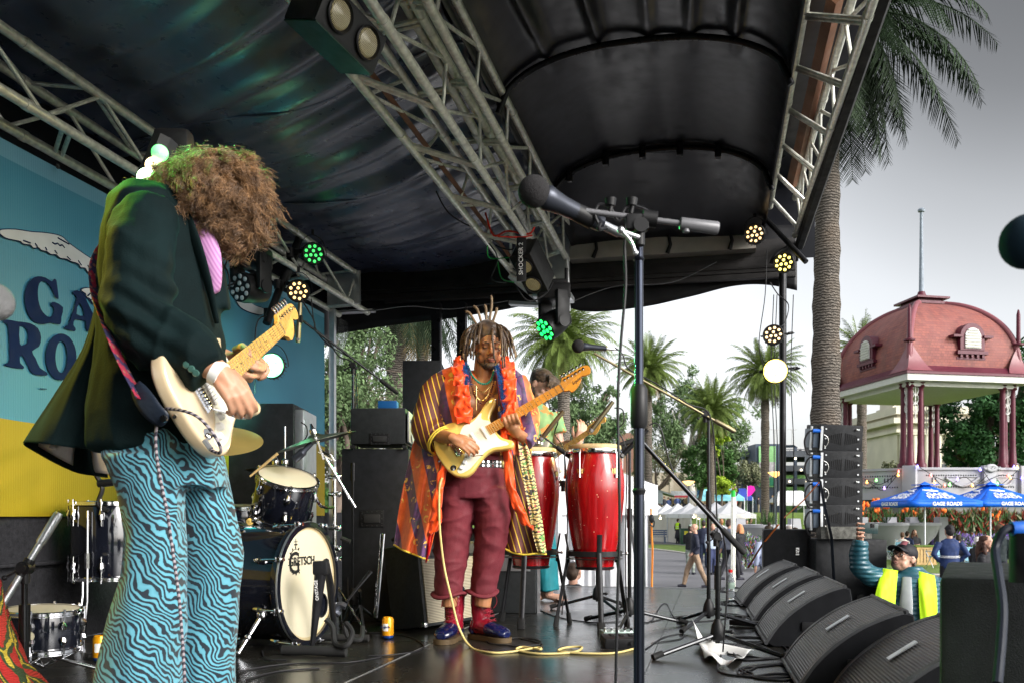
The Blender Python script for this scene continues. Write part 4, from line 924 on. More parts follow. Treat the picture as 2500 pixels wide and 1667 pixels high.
# speaker box and amps at the rear
def boxthing(name,label,cat,c,size,rz=0,mat=None,bev=.01,rx=0):
    r = thing(name,label,cat,c); R = Matrix.Rotation(rz,3,'Z') @ Matrix.Rotation(rx,3,'X'); mb = MB(); mb.box(c,size,R,bev=bev); mb.build('cabinet',mat or m_tolex,r); return r,R
g = P(640,1100,6.9); gs,R = boxthing('side_fill_speaker','big dark speaker box behind the drums catching green light','speaker',(g.x,g.y,.63),(.60,.5,1.78),.0)
gl = P(745,1100,6.75); mb = MB(); mb.box((g.x+.33,g.y+.02,.63),(.07,.44,1.70),R,bev=.01)
for z in (1.35,1.1,.95): mb.box((g.x+.368,g.y-.15,z),(.012,.06,.12),R,bev=.003)
mb.build('rear_panel',m_alu,gs)
cable(mb := MB(),[P(735,1030,6.6),P(748,1040,6.6),P(750,1060,6.6),P(742,1075,6.6)],.005); mb.build('lead',m_cable,gs)
m_handle = MT('black_handle',(.03,.03,.03),.4)
def recess_handle(parent,c,w,h,y):
    mb = MB(); mb.box((c.x,y,c.z),(w,.006,h),bev=.002); mb.build('handle_plate',m_black,parent)
    mb = MB(); mb.box((c.x,y-.006,c.z),(w*.68,.012,h*.5),bev=.004); 
    for i in range(5):
        for s_ in (-1,1): mb.ball((c.x+w*.42*(i/2-1),y-.004,c.z+s_*h*.42),.004,6,4)
    for s_ in (-1,1):
        for j in (-.3,0,.3): mb.ball((c.x+s_*w*.42,y-.004,c.z+j*h),.004,6,4)
    mb.build('handle',m_handle,parent)
a1 = P(933,1330,6.1); am,R = boxthing('bass_cabinet','tall black bass speaker cabinet with a recessed side handle','speaker',(a1.x-.015,a1.y,.565),(.44,.42,1.13))
recess_handle(am,P(909,1265,5.9),.155,.11,a1.y-.213)
a2 = P(938,1084,6.05); ah,R = boxthing('bass_amplifier','black bass amplifier head on the tall cabinet','amplifier',(a2.x-.01,a2.y,1.145+.13),(.36,.38,.235),-.02,m_case)
recess_handle(ah,P(930,1072,5.9),.13,.075,a2.y-.193)
mb = MB()
for sx in (-.17,.17): mb.box((a2.x-.01+sx,a2.y-.18,1.14),(.03,.03,.02))
mb.build('foot',m_rubber,ah)
mb = MB(); mb.box((a2.x+.185,a2.y-.05,1.27),(.012,.3,.2),bev=.003)
for i in range(5): mb.cyl((a2.x+.19,a2.y-.16+i*.05,1.31),(a2.x+.205,a2.y-.16+i*.05,1.31),.011,10)
mb.build('control_panel',m_alu,ah)
mb = MB(); q = P(948,1032,6.0); mb.box((q.x,q.y,1.425),(.125,.1,.052),bev=.005); tag(mb.build('tuner_pedal',MT('blue_box',(.01,.10,.3),.4)),'small blue box on top of the bass amplifier','box')
mb = MB(); cable(mb,[P(970,1030,5.95),P(990,1035,5.95),P(1003,1060,5.95),P(1008,1100,5.9)],.004); tag(mb.build('patch_cable',m_cable),'short cable from the blue box to the amplifier','cable')
q = P(1035,1000,7.2); tl,R = boxthing('speaker_tower','tall narrow black speaker rising behind the robed player','speaker',(q.x,q.y,.95),(.30,.35,1.9))
# tilted guitar amplifier with pinstripe grille
def mat_gr():
    t = NT('pinstripe_grille'); w = t.wave(t.map(),34,0,0,1,d='Z'); w2 = t.wave(t.map(),50,0,0,1,d='X')
    t.B(Base_Color=t.mix(w,(.10,.085,.06),(.52,.46,.33)),Roughness=.7,Normal=t.bump(t.mix(.5,w,w2),.3,.002)); return t.m
fa = thing('guitar_amplifier','black combo amplifier with pale pinstripe grille behind the maroon trousers','amplifier',P(1060,1500,5.45)); fz = Matrix.Rotation(-.72,3,'Z') @ Matrix.Rotation(-.16,3,'X').inverted()
fa0 = V((P(1065,1400,5.65).x,5.65,.265))
mb = MB(); mb.box(fa0,(.60,.27,.50),Matrix.Rotation(.95,3,'Z') @ Matrix.Rotation(-.14,3,'X'),bev=.012); mb.build('cabinet',m_case,fa)
RR = Matrix.Rotation(.95,3,'Z') @ Matrix.Rotation(-.14,3,'X')
mb = MB(); mb.box(fa0+RR @ V((0,-.138,-.04)),(.55,.012,.38),RR); mb.build('grille',mat_gr(),fa)
mb = MB(); mb.box(fa0+RR @ V((0,-.138,.20)),(.55,.012,.06),RR)
for i in range(7): mb.cyl(fa0+RR @ V((-.22+i*.06,-.14,.2)),fa0+RR @ V((-.22+i*.06,-.158,.2)),.012,10)
mb.build('control_panel',MT('dark_panel',(.05,.05,.05),.4),fa)
for sx,sz in ((-1,1),(-1,-1),(1,-1),(1,1)): mb = MB(); mb.box(fa0+RR @ V((sx*.288,-.122,sz*.238)),(.03,.035,.03),RR,bev=.008); mb.build('corner',m_chrome,fa)
mb = MB(); mb.box(fa0+V((-.34,-.12,.06)),(.03,.012,.52),Matrix.Rotation(.09,3,'Y'),bev=.004); mb.build('tilt_leg',m_chrome,fa)
mb = MB(); cable(mb,[fa0+V((-.25,-.2,.28)),fa0+V((-.12,-.24,.32)),fa0+V((0,-.26,.28))],.012)
mb.build('carry_handle',m_rubber,fa)
# second amp / case seen between legs
q = P(1170,1390,6.6); fc_,R = boxthing('flight_case','black flight case with metal edges behind the robed player','case',(q.x+.12,q.y,.30),(.62,.4,.60),-.1,m_case)
mb = MB()
for sx in (-.31,.31):
    mb.box((q.x+.12+sx,q.y-.2,.30),(.02,.02,.6),Matrix.Rotation(-.1,3,'Z'))
mb.box((q.x+.12,q.y-.205,.59),(.62,.02,.02),Matrix.Rotation(-.1,3,'Z')); mb.box((q.x+.12,q.y-.205,.38),(.5,.012,.16),Matrix.Rotation(-.1,3,'Z')); mb.build('metal_trim',m_alu,fc_)
# ---- kick microphone stand / low guitar stand in front of the bass drum
ks = thing('guitar_stand','black folding a frame guitar stand in front of the bass drum','guitar stand',floorp(790,1590)); kb = floorp(790,1590)
kx = lambda u,v,D: P(u,v,D)
mb = MB(); mb.tube([P(787,1372,4.45),P(782,1400,4.45),P(762,1580,4.5)],[(.018,.03),(.02,.03),(.018,.012)],8); mb.tube([P(795,1372,4.5),P(805,1420,4.6),P(818,1560,4.75)],[(.018,.03),(.02,.02),(.014,.012)],8)
mb.box(P(784,1385,4.46),(.075,.06,.07),bev=.01); mb.build('a_frame',m_blackm,ks)
mb = MB(); mb.tube([floorp(690,1598)+ZV*.025,floorp(845,1602)+ZV*.025],.025,12); mb.build('foot_bar',m_rubber,ks); mb = MB(); mb.tube([floorp(752,1565)+ZV*.025,floorp(900,1568)+ZV*.025],.02,12); mb.build('foot_bar',m_rubber,ks)
text('lettering','ONSTAGE',.022,mframe(P(773,1440,4.425),(-.08,0,1),(-1,0,0)),m_white,ks)
mb = MB(); cable(mb,[P(795,1510,4.5),P(812,1530,4.5),P(818,1570,4.45),P(845,1575,4.4),P(860,1545,4.45),P(845,1520,4.5)],.014,8); cable(mb,[P(840,1520,4.6),P(850,1555,4.6),P(880,1560,4.6),P(885,1530,4.7)],.012,8); tag(mb.build('thick_cable',m_rubber),'thick rubber cable curled at the foot of the guitar stand','cable')
lm = thing('low_microphone_stand','low black boom stand between the bass drum and the tall cabinet','microphone stand',floorp(878,1545))
mb = MB(); mb.tube([P(845,1470,5.0),P(868,1440,5.1),P(905,1395,5.2)],[.008,.008,.014],10); mb.cyl(P(878,1440,5.2),floorp(880,1525)+ZV*.03,.01); mb.build('upright',m_stand,lm)
mb = MB()
for u,v in ((850,1530),(925,1520),(890,1560)): mb.cyl(P(880,1480,5.2),floorp(u,v)+ZV*.015,.009)
mb.build('legs',m_stand,lm)
mb = MB(); cable(mb,[P(845,1480,5),P(830,1475,5),P(820,1490,5),P(830,1500,5)],.02); mb.build('kick_microphone',m_micb,lm)
# ---- cans, bottle, pedals
def mat_can():
    t = NT('orange_can'); x = t.xyz(); z = x[2]
    c = t.ramp(z,[(0,hexc('123a80')),(.012,hexc('123a80')),(.016,hexc('e09a10')),(.9,hexc('e8a012'))],'CONSTANT'); t.B(Base_Color=c,Roughness=.28,Metallic=.35); return t.m
def can(p,label,rz):
    r = thing('drink_can',label,'drink can',p); mb = MB(); mb.lathe([(.024,0),(.031,.006),(.033,.016),(.033,.108),(.027,.118),(.0265,.121),(.024,.118),(0,.118)],p,n=28); mb.build('can_body',m_can,r)
    mb = MB(); a0 = rz; mb.grid(lambda u,v: V(p)+V((.0335*sin(a0+(u-.5)*1.1),-.0335*cos(a0+(u-.5)*1.1),.045+.042*v)),8,2); mb.build('can_label',m_paper,r)
    return r
m_can = mat_can(); can(floorp(947,1558)+V((0,0,.001)),'orange and blue drink can standing on the deck beside the amplifier',-.35)
text('lettering','single fin',.016,mframe(floorp(947,1558)+V((-.008,-.035,.07)),(1,0,0),ZV),MT('navy_print',(.02,.04,.15),.5),bpy.data.objects['drink_can'])
cp = V(((244-U0)/FPX*4.3,4.3,.001)); can(cp,'orange drink can at the lower left beside the zebra trousers',.2)
def bottle(p,label,cap):
    r = thing('water_bottle',label,'bottle',p); mb = MB(); mb.lathe([(.03,0),(.036,.008),(.036,.06),(.033,.07),(.036,.08),(.036,.15),(.03,.175),(.016,.205),(.014,.225)],p,n=24); mb.build('bottle_body',m_pet,r)
    mb = MB(); mb.lathe([(.017,.223),(.017,.245),(0,.246)],p,n=18); mb.build('bottle_cap',cap,r); mb = MB(); mb.lathe([(.0365,.09),(.0365,.14)],p,n=24); mb.build('bottle_label',MT('bottle_label',(.45,.6,.5),.5),r)
t = NT('clear_plastic_bottle'); t.B(Base_Color=(.9,.95,.97),Roughness=.05,Transmission_Weight=.9,IOR=1.2); m_pet = t.m
m_cap = MT('red_cap',(.7,.02,.02),.4); bottle(floorp(1783,1462),'clear water bottle with a red cap near the far wedge monitors',m_cap); bottle(floorp(1232,1440)+V((0,.3,0)),'clear water bottle behind the left conga stand',m_cap)
# pedals by the congas
pd = thing('effects_pedal','small silver effects pedal on the black pedal by the congas','effects pedal',floorp(1510,1570))
pc = floorp(1515,1575)
mb = MB(); mb.box(pc+V((0,.13,.04)),(.18,.12,.05),Matrix.Rotation(.1,3,'Z'),bev=.006); mb.build('pedal_body',MT('mint_metal',(.35,.45,.40),.35,metal=.6),pd)
mb = MB()
for i in range(5): mb.cyl(pc+V((-.07+.035*i,.11,.065)),pc+V((-.07+.035*i,.11,.082)),.009,10)
mb.build('knob',m_chrome,pd)
pk = thing('effects_pedal','black rocker pedal with the cream cable plugged in','effects pedal',pc)
mb = MB(); mb.box(pc+V((0,-.03,.03)),(.2,.14,.055),Matrix.Rotation(.1,3,'Z') @ Matrix.Rotation(.08,3,'X'),bev=.008); mb.build('pedal_body',m_black,pk)
mb = MB()
for i in range(3): mb.box(pc+V((-.05+.05*i,-.02,.06)),(.02,.05,.005),Matrix.Rotation(.1,3,'Z'))
mb.cyl(pc+V((.05,-.105,.03)),pc+V((.05,-.11,.03)),.012); mb.build('slot',m_rubber,pk)
pw = floorp(1820,1528); mb = MB(); mb.box(pw+V((0,0,.02)),(.20,.05,.035),Matrix.Rotation(-.7,3,'Z'),bev=.006); mb.box(pw+V((-.03,.03,.05)),(.06,.05,.035),Matrix.Rotation(-.7,3,'Z'),bev=.008); tag(mb.build('power_strip',m_black),'black power strip with a plug beside the wedge monitors','power strip')
# paper sheets on the deck
mb = MB(); s1,s2,s3,s4 = floorp(1690,1560),floorp(1720,1615),floorp(1790,1628),floorp(1840,1592)
mb.grid(lambda u,v: (s1.lerp(s4,u)).lerp(s2.lerp(s3,u),v)+ZV*(.012+.10*max(0,1-u*5)*(1-v)+.02*sin(u*7)*v+.01*sin(v*9)),20,10); tag(mb.build('paper_sheet',m_paper,smooth=180,solid=.001),'crumpled white set list paper under the short boom stand','paper')
# ---- knitted cloth at the bottom left
def mat_knit():
    t = NT('rasta_knit'); w = t.wave(t.map(rot=(0,.7,0)),6.5,1.5,2,2,d='X'); c = t.ramp(w,[(0,(.45,.02,.015)),(.3,(.03,.06,.02)),(.55,(.55,.42,.04)),(.75,(.04,.07,.02)),(.9,(.5,.03,.02))],'CONSTANT')
    k = t.wave(t.map(),45,1,1,1,d='Z'); t.B(Base_Color=c,Roughness=.9,Normal=t.bump(k,.8,.006)); return t.m
mb = MB(); kr = [[P(-90,1400,2.9),P(-30,1405,2.8),P(2,1420,2.9)],[P(-90,1500,2.8),P(-20,1500,2.7),P(22,1520,2.9)],[P(-90,1620,2.75),P(10,1600,2.65),P(62,1625,2.85)],[P(-90,1720,2.7),P(60,1700,2.6),P(140,1700,2.8)]]
def kfn(u,v):
    rr_ = [catmull(r,6) for r in kr]; x = u*12; i = int(min(x,11)); y = v*3; j = int(min(y,2)); a = rr_[j][i].lerp(rr_[j][i+1],x-i); b = rr_[j+1][i].lerp(rr_[j+1][i+1],x-i); return a.lerp(b,y-j)+V((0,.02*sin(u*18+v*5),.006*sin(u*30)))
mb.grid(kfn,40,40); tag(mb.build('knitted_cloth',mat_knit(),smooth=180,solid=.01),'red green and yellow knitted cloth hanging at the bottom left corner','cloth')
# ---- floor monitors
def mat_grille():
    t = NT('monitor_grille'); w = t.wave(t.map(rot=(-.55,0,0)),27,0,0,1,d='Y'); g = t.wave(t.map(),30,0,0,1,d='Y')
    t.B(Base_Color=t.mix(t.ramp(w,[(.45,0),(.6,1)]),(.002,.002,.002),(.075,.075,.082)),Roughness=.4,Metallic=.4,Normal=t.bump(w,.7,.006)); return t.m
m_gril = mat_grille(); m_wedge = MT('wedge_paint',(.006,.0065,.008),.7,var=.25,bump=.35,bsc=300,spec=.15); m_wedge_edge = MT('wedge_rim',(.045,.047,.05),.5,var=.2,bump=.3,bsc=150)
WW,WD,WH = .62,.46,.345
def wedge():
    """local: x across the stage (length WW), y towards the audience; grille rises from y=0 to y=WD"""
    r = thing('floor_monitor','x','floor monitor',(0,0,0))
    arc = [(0,.02),(.06,.115),(.14,.20),(.24,.275),(.34,.325),(.40,.345)]
    pr = catmull([(a,b,0) for a,b in arc],5); out = [(p.x,p.y) for p in pr]
    full = out+[(.43,.335),(.47,.05),(.42,0),(.03,0)]
    mb = MB(); n = len(full)
    def ring(x,k=1): return [V((x,p[0]*k+(1-k)*.22,p[1]*k+(1-k)*.15)) for p in full]
    mb.loft([ring(0,.97),ring(.012),ring(WW-.012),ring(WW,.97)][::-1]); mb.build('cabinet',m_wedge,r,28)
    mb = MB(); mb.mat(0)
    N = len(out)
    def off(i,d): 
        a = V(out[max(i-1,0)]); b = V(out[min(i+1,N-1)]); t_ = (b-a).normalized(); return V((out[i][0]-t_.y*d,out[i][1]+t_.x*d))
    g = [off(i,.006) for i in range(1,N-1)]
    vs = []; 
    mb.loft([[V((x,p.x,p.y)) for p in g]+[V((x,p.x+.004,p.y-.005)) for p in g[::-1]] for x in (WW-.035,.035)]); mb.build('grille',m_gril,r,30)
    mb = MB()
    for x in (.017,WW-.017): mb.loft([[V((x+dx,p.x,p.y)) for p in [off(i,.009) for i in range(N)]]+[V((x+dx,p.x,p.y)) for p in [off(i,-.004) for i in range(N)][::-1]] for dx in (.017,-.017)])
    for i0 in (0,N-1):
        q = off(i0,.004); mb.cyl((0.0,q.x,q.y),(WW,q.x,q.y),.011,8)
    mb.build('grille_frame',m_wedge_edge,r,30)
    mb = MB(); q = off(N//2,.012); t_ = (V(out[N//2+1])-V(out[N//2-1])).normalized(); ang = atan2(t_.y,t_.x)
    mb.box((WW/2,q.x,q.y),(.038,.115,.004),Matrix.Rotation(ang,3,'X')); mb.build('badge',m_alu,r)
    mb = MB(); mb.box((-.004,.24,.12),(.01,.12,.05),bev=.004); mb.build('handle',m_black,r)
    return r
w0 = wedge(); wr = 'black floor monitor wedges in a row along the stage edge'
wl = ['nearest floor monitor wedge, its grille lit yellowish','floor monitor wedge second from the camera','floor monitor wedge third from the camera, the middle of the row','floor monitor wedge fourth from the camera','farthest floor monitor wedge, next to the speaker stack']
wpos = [(S(.44,2.93,0),.02,1.12),(S(.33,3.72,0),.02,1.1),(S(.27,4.95,0),.03,1.12),(S(.25,6.0,0),.03,1.1),(S(.20,7.0,0),.06,1.08)]
for i,(p,dr,k) in enumerate(wpos):
    o = w0 if i == 0 else copy_tree(w0)
    # local x -> +s, local y -> +r  (mirror handled by rotating about z: x axis to s)
    o.location = p; o.rotation_euler = (0,0,pi/2-TH+dr); o.scale = (k,-.98,.93); o['label'] = wl[i]; o['group'] = wr
# ---- speaker stack at the far right
ev = thing('speaker_box','dark grey speaker box with a small white badge beyond the wedges','speaker',P(1915,1500,7.9))
ec = P(1918,1400,8.0)
mb = MB(); mb.box((ec.x,ec.y,-.11),(.40,.42,1.36),Matrix.Rotation(-.25,3,'Z'),bev=.02); mb.build('cabinet',m_tolex,ev)
mb = MB(); q = P(1947,1345,7.62); mb.box(q,(.028,.006,.062)); mb.build('badge',m_white,ev); text('lettering','EV',.042,mframe(q+V((0,-.006,0)),ZV,V((-1,0,0))),m_black,ev)
sub = thing('subwoofer','wide black subwoofer under the line array','speaker',P(2050,1500,7.8))
sc_ = P(2047,1400,7.85); mb = MB(); mb.box((sc_.x,sc_.y,-.385),(.60,.6,1.75),Matrix.Rotation(.0,3,'Z'),bev=.015); mb.build('cabinet',m_tolex,sub)
mb = MB(); mb.box(P(2060,1299,7.55),(.42,.12,.1)); mb.build('rigging_plate',MT('worn_metal',(.10,.10,.09),.5,metal=.5,var=.5,sc=40),sub)
mb = MB(); mb.lathe([(.0,0),(.03,0),(.03,.01),(0,.012)],P(2100,1458,7.5),V((0,-1,0)),16); mb.build('fitting',m_black,sub)
m_lap = MT('line_array_back',(.12,.155,.20),.45,metal=.4)
def labox():
    r = thing('line_array_speaker','x','speaker',(0,0,0))
    mb = MB(); mb.box((0,0,0),(.36,.40,.232),bev=.012)
    mb.build('cabinet',m_tolex,r)
    mb = MB()
    for i in range(8):
        for sx in (-1,1): mb.box((.02+sx*(.018+.016*i),-.201,.0),(.006,.006,.10-.008*i))
    mb.build('vent',m_black,r)
    mb = MB(); mb.box((-.20,-.05,0),(.05,.26,.16),bev=.004); mb.build('amp_panel',m_lap,r)
    mb = MB(); mb.box((-.232,-.14,0),(.012,.03,.20)); mb.box((-.165,-.203,0),(.02,.012,.2))
    for z in (-.08,.0,.08): mb.cyl((.14,-.2,z),(.14,-.206,z),.008,8); mb.cyl((-.13,-.2,z),(-.13,-.206,z),.007,8)
    for z in [i*.014-.09 for i in range(13)]: mb.box((-.165,-.21,z),(.012,.004,.005))
    mb.build('rigging_rail',m_alu,r)
    mb = MB(); cable(mb,[(-.22,-.18,.06),(-.27,-.19,.05),(-.30,-.19,-.03),(-.27,-.19,-.13),(-.22,-.19,-.14)],.008); mb.build('link_cable',m_cable,r)
    mb = MB(); mb.cyl((-.18,-.2,.06),(-.24,-.2,.06),.016,10); mb.build('blue_plug',MT('blue_plug',(.01,.12,.55),.4),r)
    mb = MB(); cable(mb,[(-.15,-.215,.03),(-.12,-.215,.01),(-.11,-.215,-.03),(-.13,-.215,-.07),(-.14,-.215,-.06)],.003); mb.ball((.12,-.21,.08),.009,8,6); mb.build('pin_tether',MT('steel_tether',(.5,.5,.48),.4,metal=.8),r)
    return r
la0 = labox(); lgp = 'line array speakers stacked at the stage corner'
lbl = ['bottom box of the line array stack','second box up of the line array stack','third box up of the line array stack','top box of the line array stack, just left of the bandstand']
for i,(v,tilt) in enumerate(((1264,.0),(1199,.02),(1134,.05),(1070,.09))):
    o = la0 if i == 0 else copy_tree(la0); p = P(2035,v,7.75); o.location = p; o.rotation_euler = (tilt,tilt*.4,-.03); o['label'] = lbl[i]; o['group'] = lgp
mb = MB(); mb.tube([P(2002,1172,7.45),P(2012,1230,7.45),P(2030,1310,7.45),P(2040,1490,7.5)],(.035,.003),6); tag(mb.build('ratchet_strap',MT('dark_strap',(.02,.03,.05),.8)),'dark ratchet strap hanging down over the line array','strap')
mb = MB(); mb.tube([P(2000,1176,7.4),P(1960,1222,7.4),P(1915,1262,7.5)],(.022,.003),6); mb.tube([P(1900,1280,7.6),P(1860,1330,7.9),P(1826,1385,8.1)],(.010,.003),6); tag(mb.build('ratchet_strap',MT('orange_strap',(.65,.18,.04),.7)),'orange ratchet strap stretched left from the line array','strap')
# ---- big out of focus box at the right with a cable on it
nb = thing('foreground_speaker','big blurred black speaker box in the right foreground','speaker',P(2400,1667,1.7)); tp = P(2294,1406,1.62)
mb = MB(); RN = Matrix.Rotation(-.47,3,'Z'); cn = V((tp.x,tp.y,tp.z-.5))+RN @ V((.31,.29,0)); mb.box(cn,(.62,.58,1.0),RN,bev=.012); mb.build('cabinet',m_tolex,nb)
mb = MB(); cable(mb,[P(2435,1667,1.35),P(2448,1500,1.4),P(2437,1400,1.45),P(2430,1340,1.5),P(2450,1295,1.5),P(2480,1287,1.5)],.0075,10); tag(mb.build('foreground_cable',MT('slate_cable',(.012,.016,.026),.6)),'blurred slate cable arching up over the foreground box','cable')
pl_ = thing('blue_connector','blurred blue connector on a black stand at the right edge','connector',P(2490,1290,1.5)); mb = MB(); mb.tube([P(2468,1290,1.5),P(2500,1290,1.5),P(2505,1310,1.5)],[.012,.016,.016],12); mb.build('plug',MT('blue_plug2',(.01,.10,.45),.4),pl_)
mb = MB(); mb.tube([P(2510,1300,1.5),P(2512,1420,1.5)],[.028,.03],12); mb.build('post',m_black,pl_)
# ---- cables on the deck
def fcable(name,label,pts,mat=m_cable,r=.004,jit=0):
    mb = MB(); 
    for pl in pts: cable(mb,[floorp(u,v)+ZV*(r+(z if False else 0)) for u,v in pl],r)
    return tag(mb.build(name,mat),label,'cable')
random.seed(3)
def coil(u,v,n,ru,rv,seed):
    rr = random.Random(seed); pts = []
    for k in range(n*9):
        a = 2*pi*k/9; q = 1+.18*rr.uniform(-1,1); pts.append((u+ru*q*cos(a)+rr.uniform(-1,1)*ru*.12,v+rv*q*sin(a)+rr.uniform(-1,1)*rv*.12))
    return pts
fcable('stage_cable','black cables run across the deck to the congas',[[(1590,1518),(1640,1507),(1720,1500),(1800,1500),(1850,1520)],[(1570,1520),(1590,1515),(1612,1480),(1628,1475),(1650,1510),(1700,1517),(1760,1512),(1800,1502)]])
fcable('stage_cable','black cable snaking between the congas and the boots',[[(1190,1465),(1195,1500),(1225,1545),(1275,1560),(1320,1572),(1318,1580),(1270,1583)],coil(1255,1567,2,60,10,5),[(1270,1410),(1300,1470),(1350,1503),(1450,1520),(1530,1515)]])
fcable('stage_cable','black cables on the deck below the drum kit',[[(900,1602),(950,1600),(1010,1592),(1035,1578),(1010,1560),(960,1548),(900,1545)],[(580,1640),(700,1622),(850,1618),(930,1605)],[(600,1660),(680,1640),(780,1632)],[(640,1590),(650,1610),(700,1612)]])
fcable('stage_cable','heap of black cables under the short boom stand',[coil(1860,1590,4,70,20,1),coil(1800,1565,3,90,10,2),coil(1900,1640,4,85,18,3),[(1760,1600),(1755,1640),(1830,1652),(1900,1645),(2000,1655)],[(1700,1560),(1760,1572),(1850,1575),(1900,1600)]],r=.0045)
fcable('stage_cable','heap of black cables beside the far wedge monitors',[coil(1810,1472,4,45,7,7),coil(1790,1440,4,32,6,8),coil(1850,1510,3,40,8,9)],r=.0045)
fcable('stage_cable','thin black cable lying behind the boom stand legs',[[(1575,1585),(1590,1575),(1620,1556),(1665,1547),(1660,1560),(1590,1570)]],r=.003)
# ================================================================ GUITARS
m_fret = MT('fret_wire',(.7,.7,.68),.3,metal=1); m_maple = MT('maple',(.62,.36,.09),.3,var=.15,sc=20,coat=.6); m_pg = MT('pickguard_cream',(.74,.72,.60),.3,coat=.4)
def strat(M4,label,body_mat,neck_mat,s=1.0,logo=None,lefty=1,hw=m_chrome,longneck=0):
    r = thing('electric_guitar',label,'guitar',M4=M4)
    R = M4.to_3x3(); O = M4.translation; k = .01*s
    T = lambda x,y,z=0: O+R @ V((x*k,y*k,z*k))
    out = [(-20,0),(-19.6,6),(-17.6,11),(-14,14.3),(-9,15.8),(-4,14.8),(1,12.2),(6,10.7),(10,11.3),(14,13.4),(18,15.2),(21.2,15.4),(22.3,13.6),(21,11.2),(17.5,8.8),(14.6,6.2),(13.8,3.2),(13.8,-3),(14.3,-6),(15.6,-8.6),(18,-11),(18.3,-13.6),(15.6,-14.8),(11,-13),(6.5,-11),(2,-11.1),(-3,-13),(-8,-15.4),(-13,-15.6),(-17.2,-12.4),(-19.4,-7)]
    oc = catmull([(a,b,0) for a,b in out],5,True); n = len(oc); cx = sum(p.x for p in oc)/n
    def ins(d):
        res = []
        for i in range(n):
            t_ = (oc[(i+1) % n]-oc[i-1]).normalized(); nn = V((t_.y,-t_.x,0)); res.append(oc[i]-nn*(-d))
        return res
    sgn = 1 if ins(.5)[0].x > oc[0].x else -1
    rings = []
    for z,d in ((-2.2,1.0),(-2.1,.5),(-1.7,.12),(-1.1,0),(.9,0),(1.6,.12),(2.0,.5),(2.2,1.1)):
        rings.append([T(p.x,p.y,z) for p in ins(d*sgn)])
    mb = MB(); mb.loft(rings); mb.build('guitar_body',body_mat,r,60)
    pg = catmull([(a,b,0) for a,b in [(13.5,3.6),(10.5,7.5),(12,10.6),(10,10.4),(5.5,8.8),(1,9.6),(-2,8),(-5.4,4.6),(-6,0),(-6.4,-4),(-9,-7),(-12.5,-9.2),(-15,-10.8),(-14.2,-13),(-9,-13.4),(-4,-11.8),(2,-9.8),(7,-9.6),(12,-11.6),(15.4,-12.6),(15.4,-10.8),(13.2,-8),(12.6,-4)]],4,True)
    mb = MB(); mb.prism([(p.x*k,p.y*k) for p in pg],.22*k,R,O,2.2*k); mb.build('pickguard',m_pg,r,30)
    for x in (-4.6,1.6,8.0):
        mb = MB(); R2 = R @ Matrix.Rotation(-.18 if x < -4 else 0,3,'Z'); mb.box(T(x,-.2,2.7),(1.7*k,7.6*k,1.0*k),R2,bev=.4*k)
        for j in range(6): mb.cyl(T(x,-2.6+j*.98,3.2),T(x,-2.6+j*.98,3.3),.22*k,8)
        mb.build('pickup',m_white,r)
    mb = MB(); mb.box(T(-9.4,-.2,2.55),(3.4*k,8.0*k,.5*k),R,bev=.1*k)
    for j in range(6): mb.box(T(-9.0,-2.7+j*1.0,3.0),(2.4*k,.8*k,.6*k),R,bev=.1*k)
    mb.tube([T(-8.2,-4,2.8),T(-7,-6,4.4),T(-3.5,-9.5,5.2),T(1,-11.5,5.0)],.25*k,8); mb.build('bridge',hw,r)
    for q in ((-6.0,-7.0),(-9.3,-8.9),(-12.2,-10.6)): mb = MB(); mb.lathe([(1.25*k,0),(1.2*k,.5*k),(.9*k,1.3*k),(0,1.35*k)],T(q[0],q[1],2.4),R.col[2],18); mb.build('knob',m_white,r)
    mb = MB(); mb.lathe([(1.6*k,0),(1.4*k,-.4*k),(.5*k,-.5*k)],T(-16,-8.2,2.5),R.col[2],14); mb.cyl(T(-16,-8.2,2.4),T(-16.8,-9,3.6),.5*k,10); mb.cyl(T(-20,0,0),T(-21.2,0,0),.6*k,10); mb.cyl(T(21.6,13.6,0),T(22.6,14.4,0),.6*k,10); mb.build('jack_and_buttons',hw,r)
    LN = 56+longneck
    mb = MB(); ring = lambda x,w: [T(x,y,z) for y,z in [(-w,2.6),(-w,2.2),(-w*.75,1.2),(-w*.3,.7),(w*.3,.7),(w*.75,1.2),(w,2.2),(w,2.6)]]
    mb.loft([ring(10,2.85),ring(LN,2.15)]); mb.build('neck',neck_mat,r,30)
    mb = MB()
    for i in range(1,22):
        x = LN-65*(1+longneck/65)*(1-2**(-i/12)); w = 2.15+.7*(LN-x)/46; mb.box(T(x,0,2.66),(.18*k,2*w*k,.12*k),R)
    mb.box(T(LN,0,2.75),(.4*k,4.3*k,.4*k),R); mb.build('fret',m_fret,r)
    mb = MB()
    for i in (3,5,7,9,12,15,17,19):
        x0,x1 = [LN-65*(1+longneck/65)*(1-2**(-j/12)) for j in (i,i-1)]; mb.cyl(T((x0+x1)/2,0,2.6),T((x0+x1)/2,0,2.63),.32*k,10)
    mb.build('inlay_dot',m_black,r)
    h = catmull([(a,b,0) for a,b in [(0,2.15),(1.2,2.9),(2.2,4.0),(3.6,4.4),(10,4.5),(15.5,4.6),(18.2,3.4),(18.6,1.0),(17,-1.0),(14.6,-1.0),(12.6,-.2),(11.2,-1.6),(8,-3.9),(5,-5.0),(3.2,-5.0),(2.4,-3.6),(0,-2.15)]],4,True)
    mb = MB(); mb.prism([((p.x+LN)*k,p.y*k) for p in h],1.3*k,R,O,.9*k); mb.build('headstock',neck_mat,r,30,bevel=.0015)
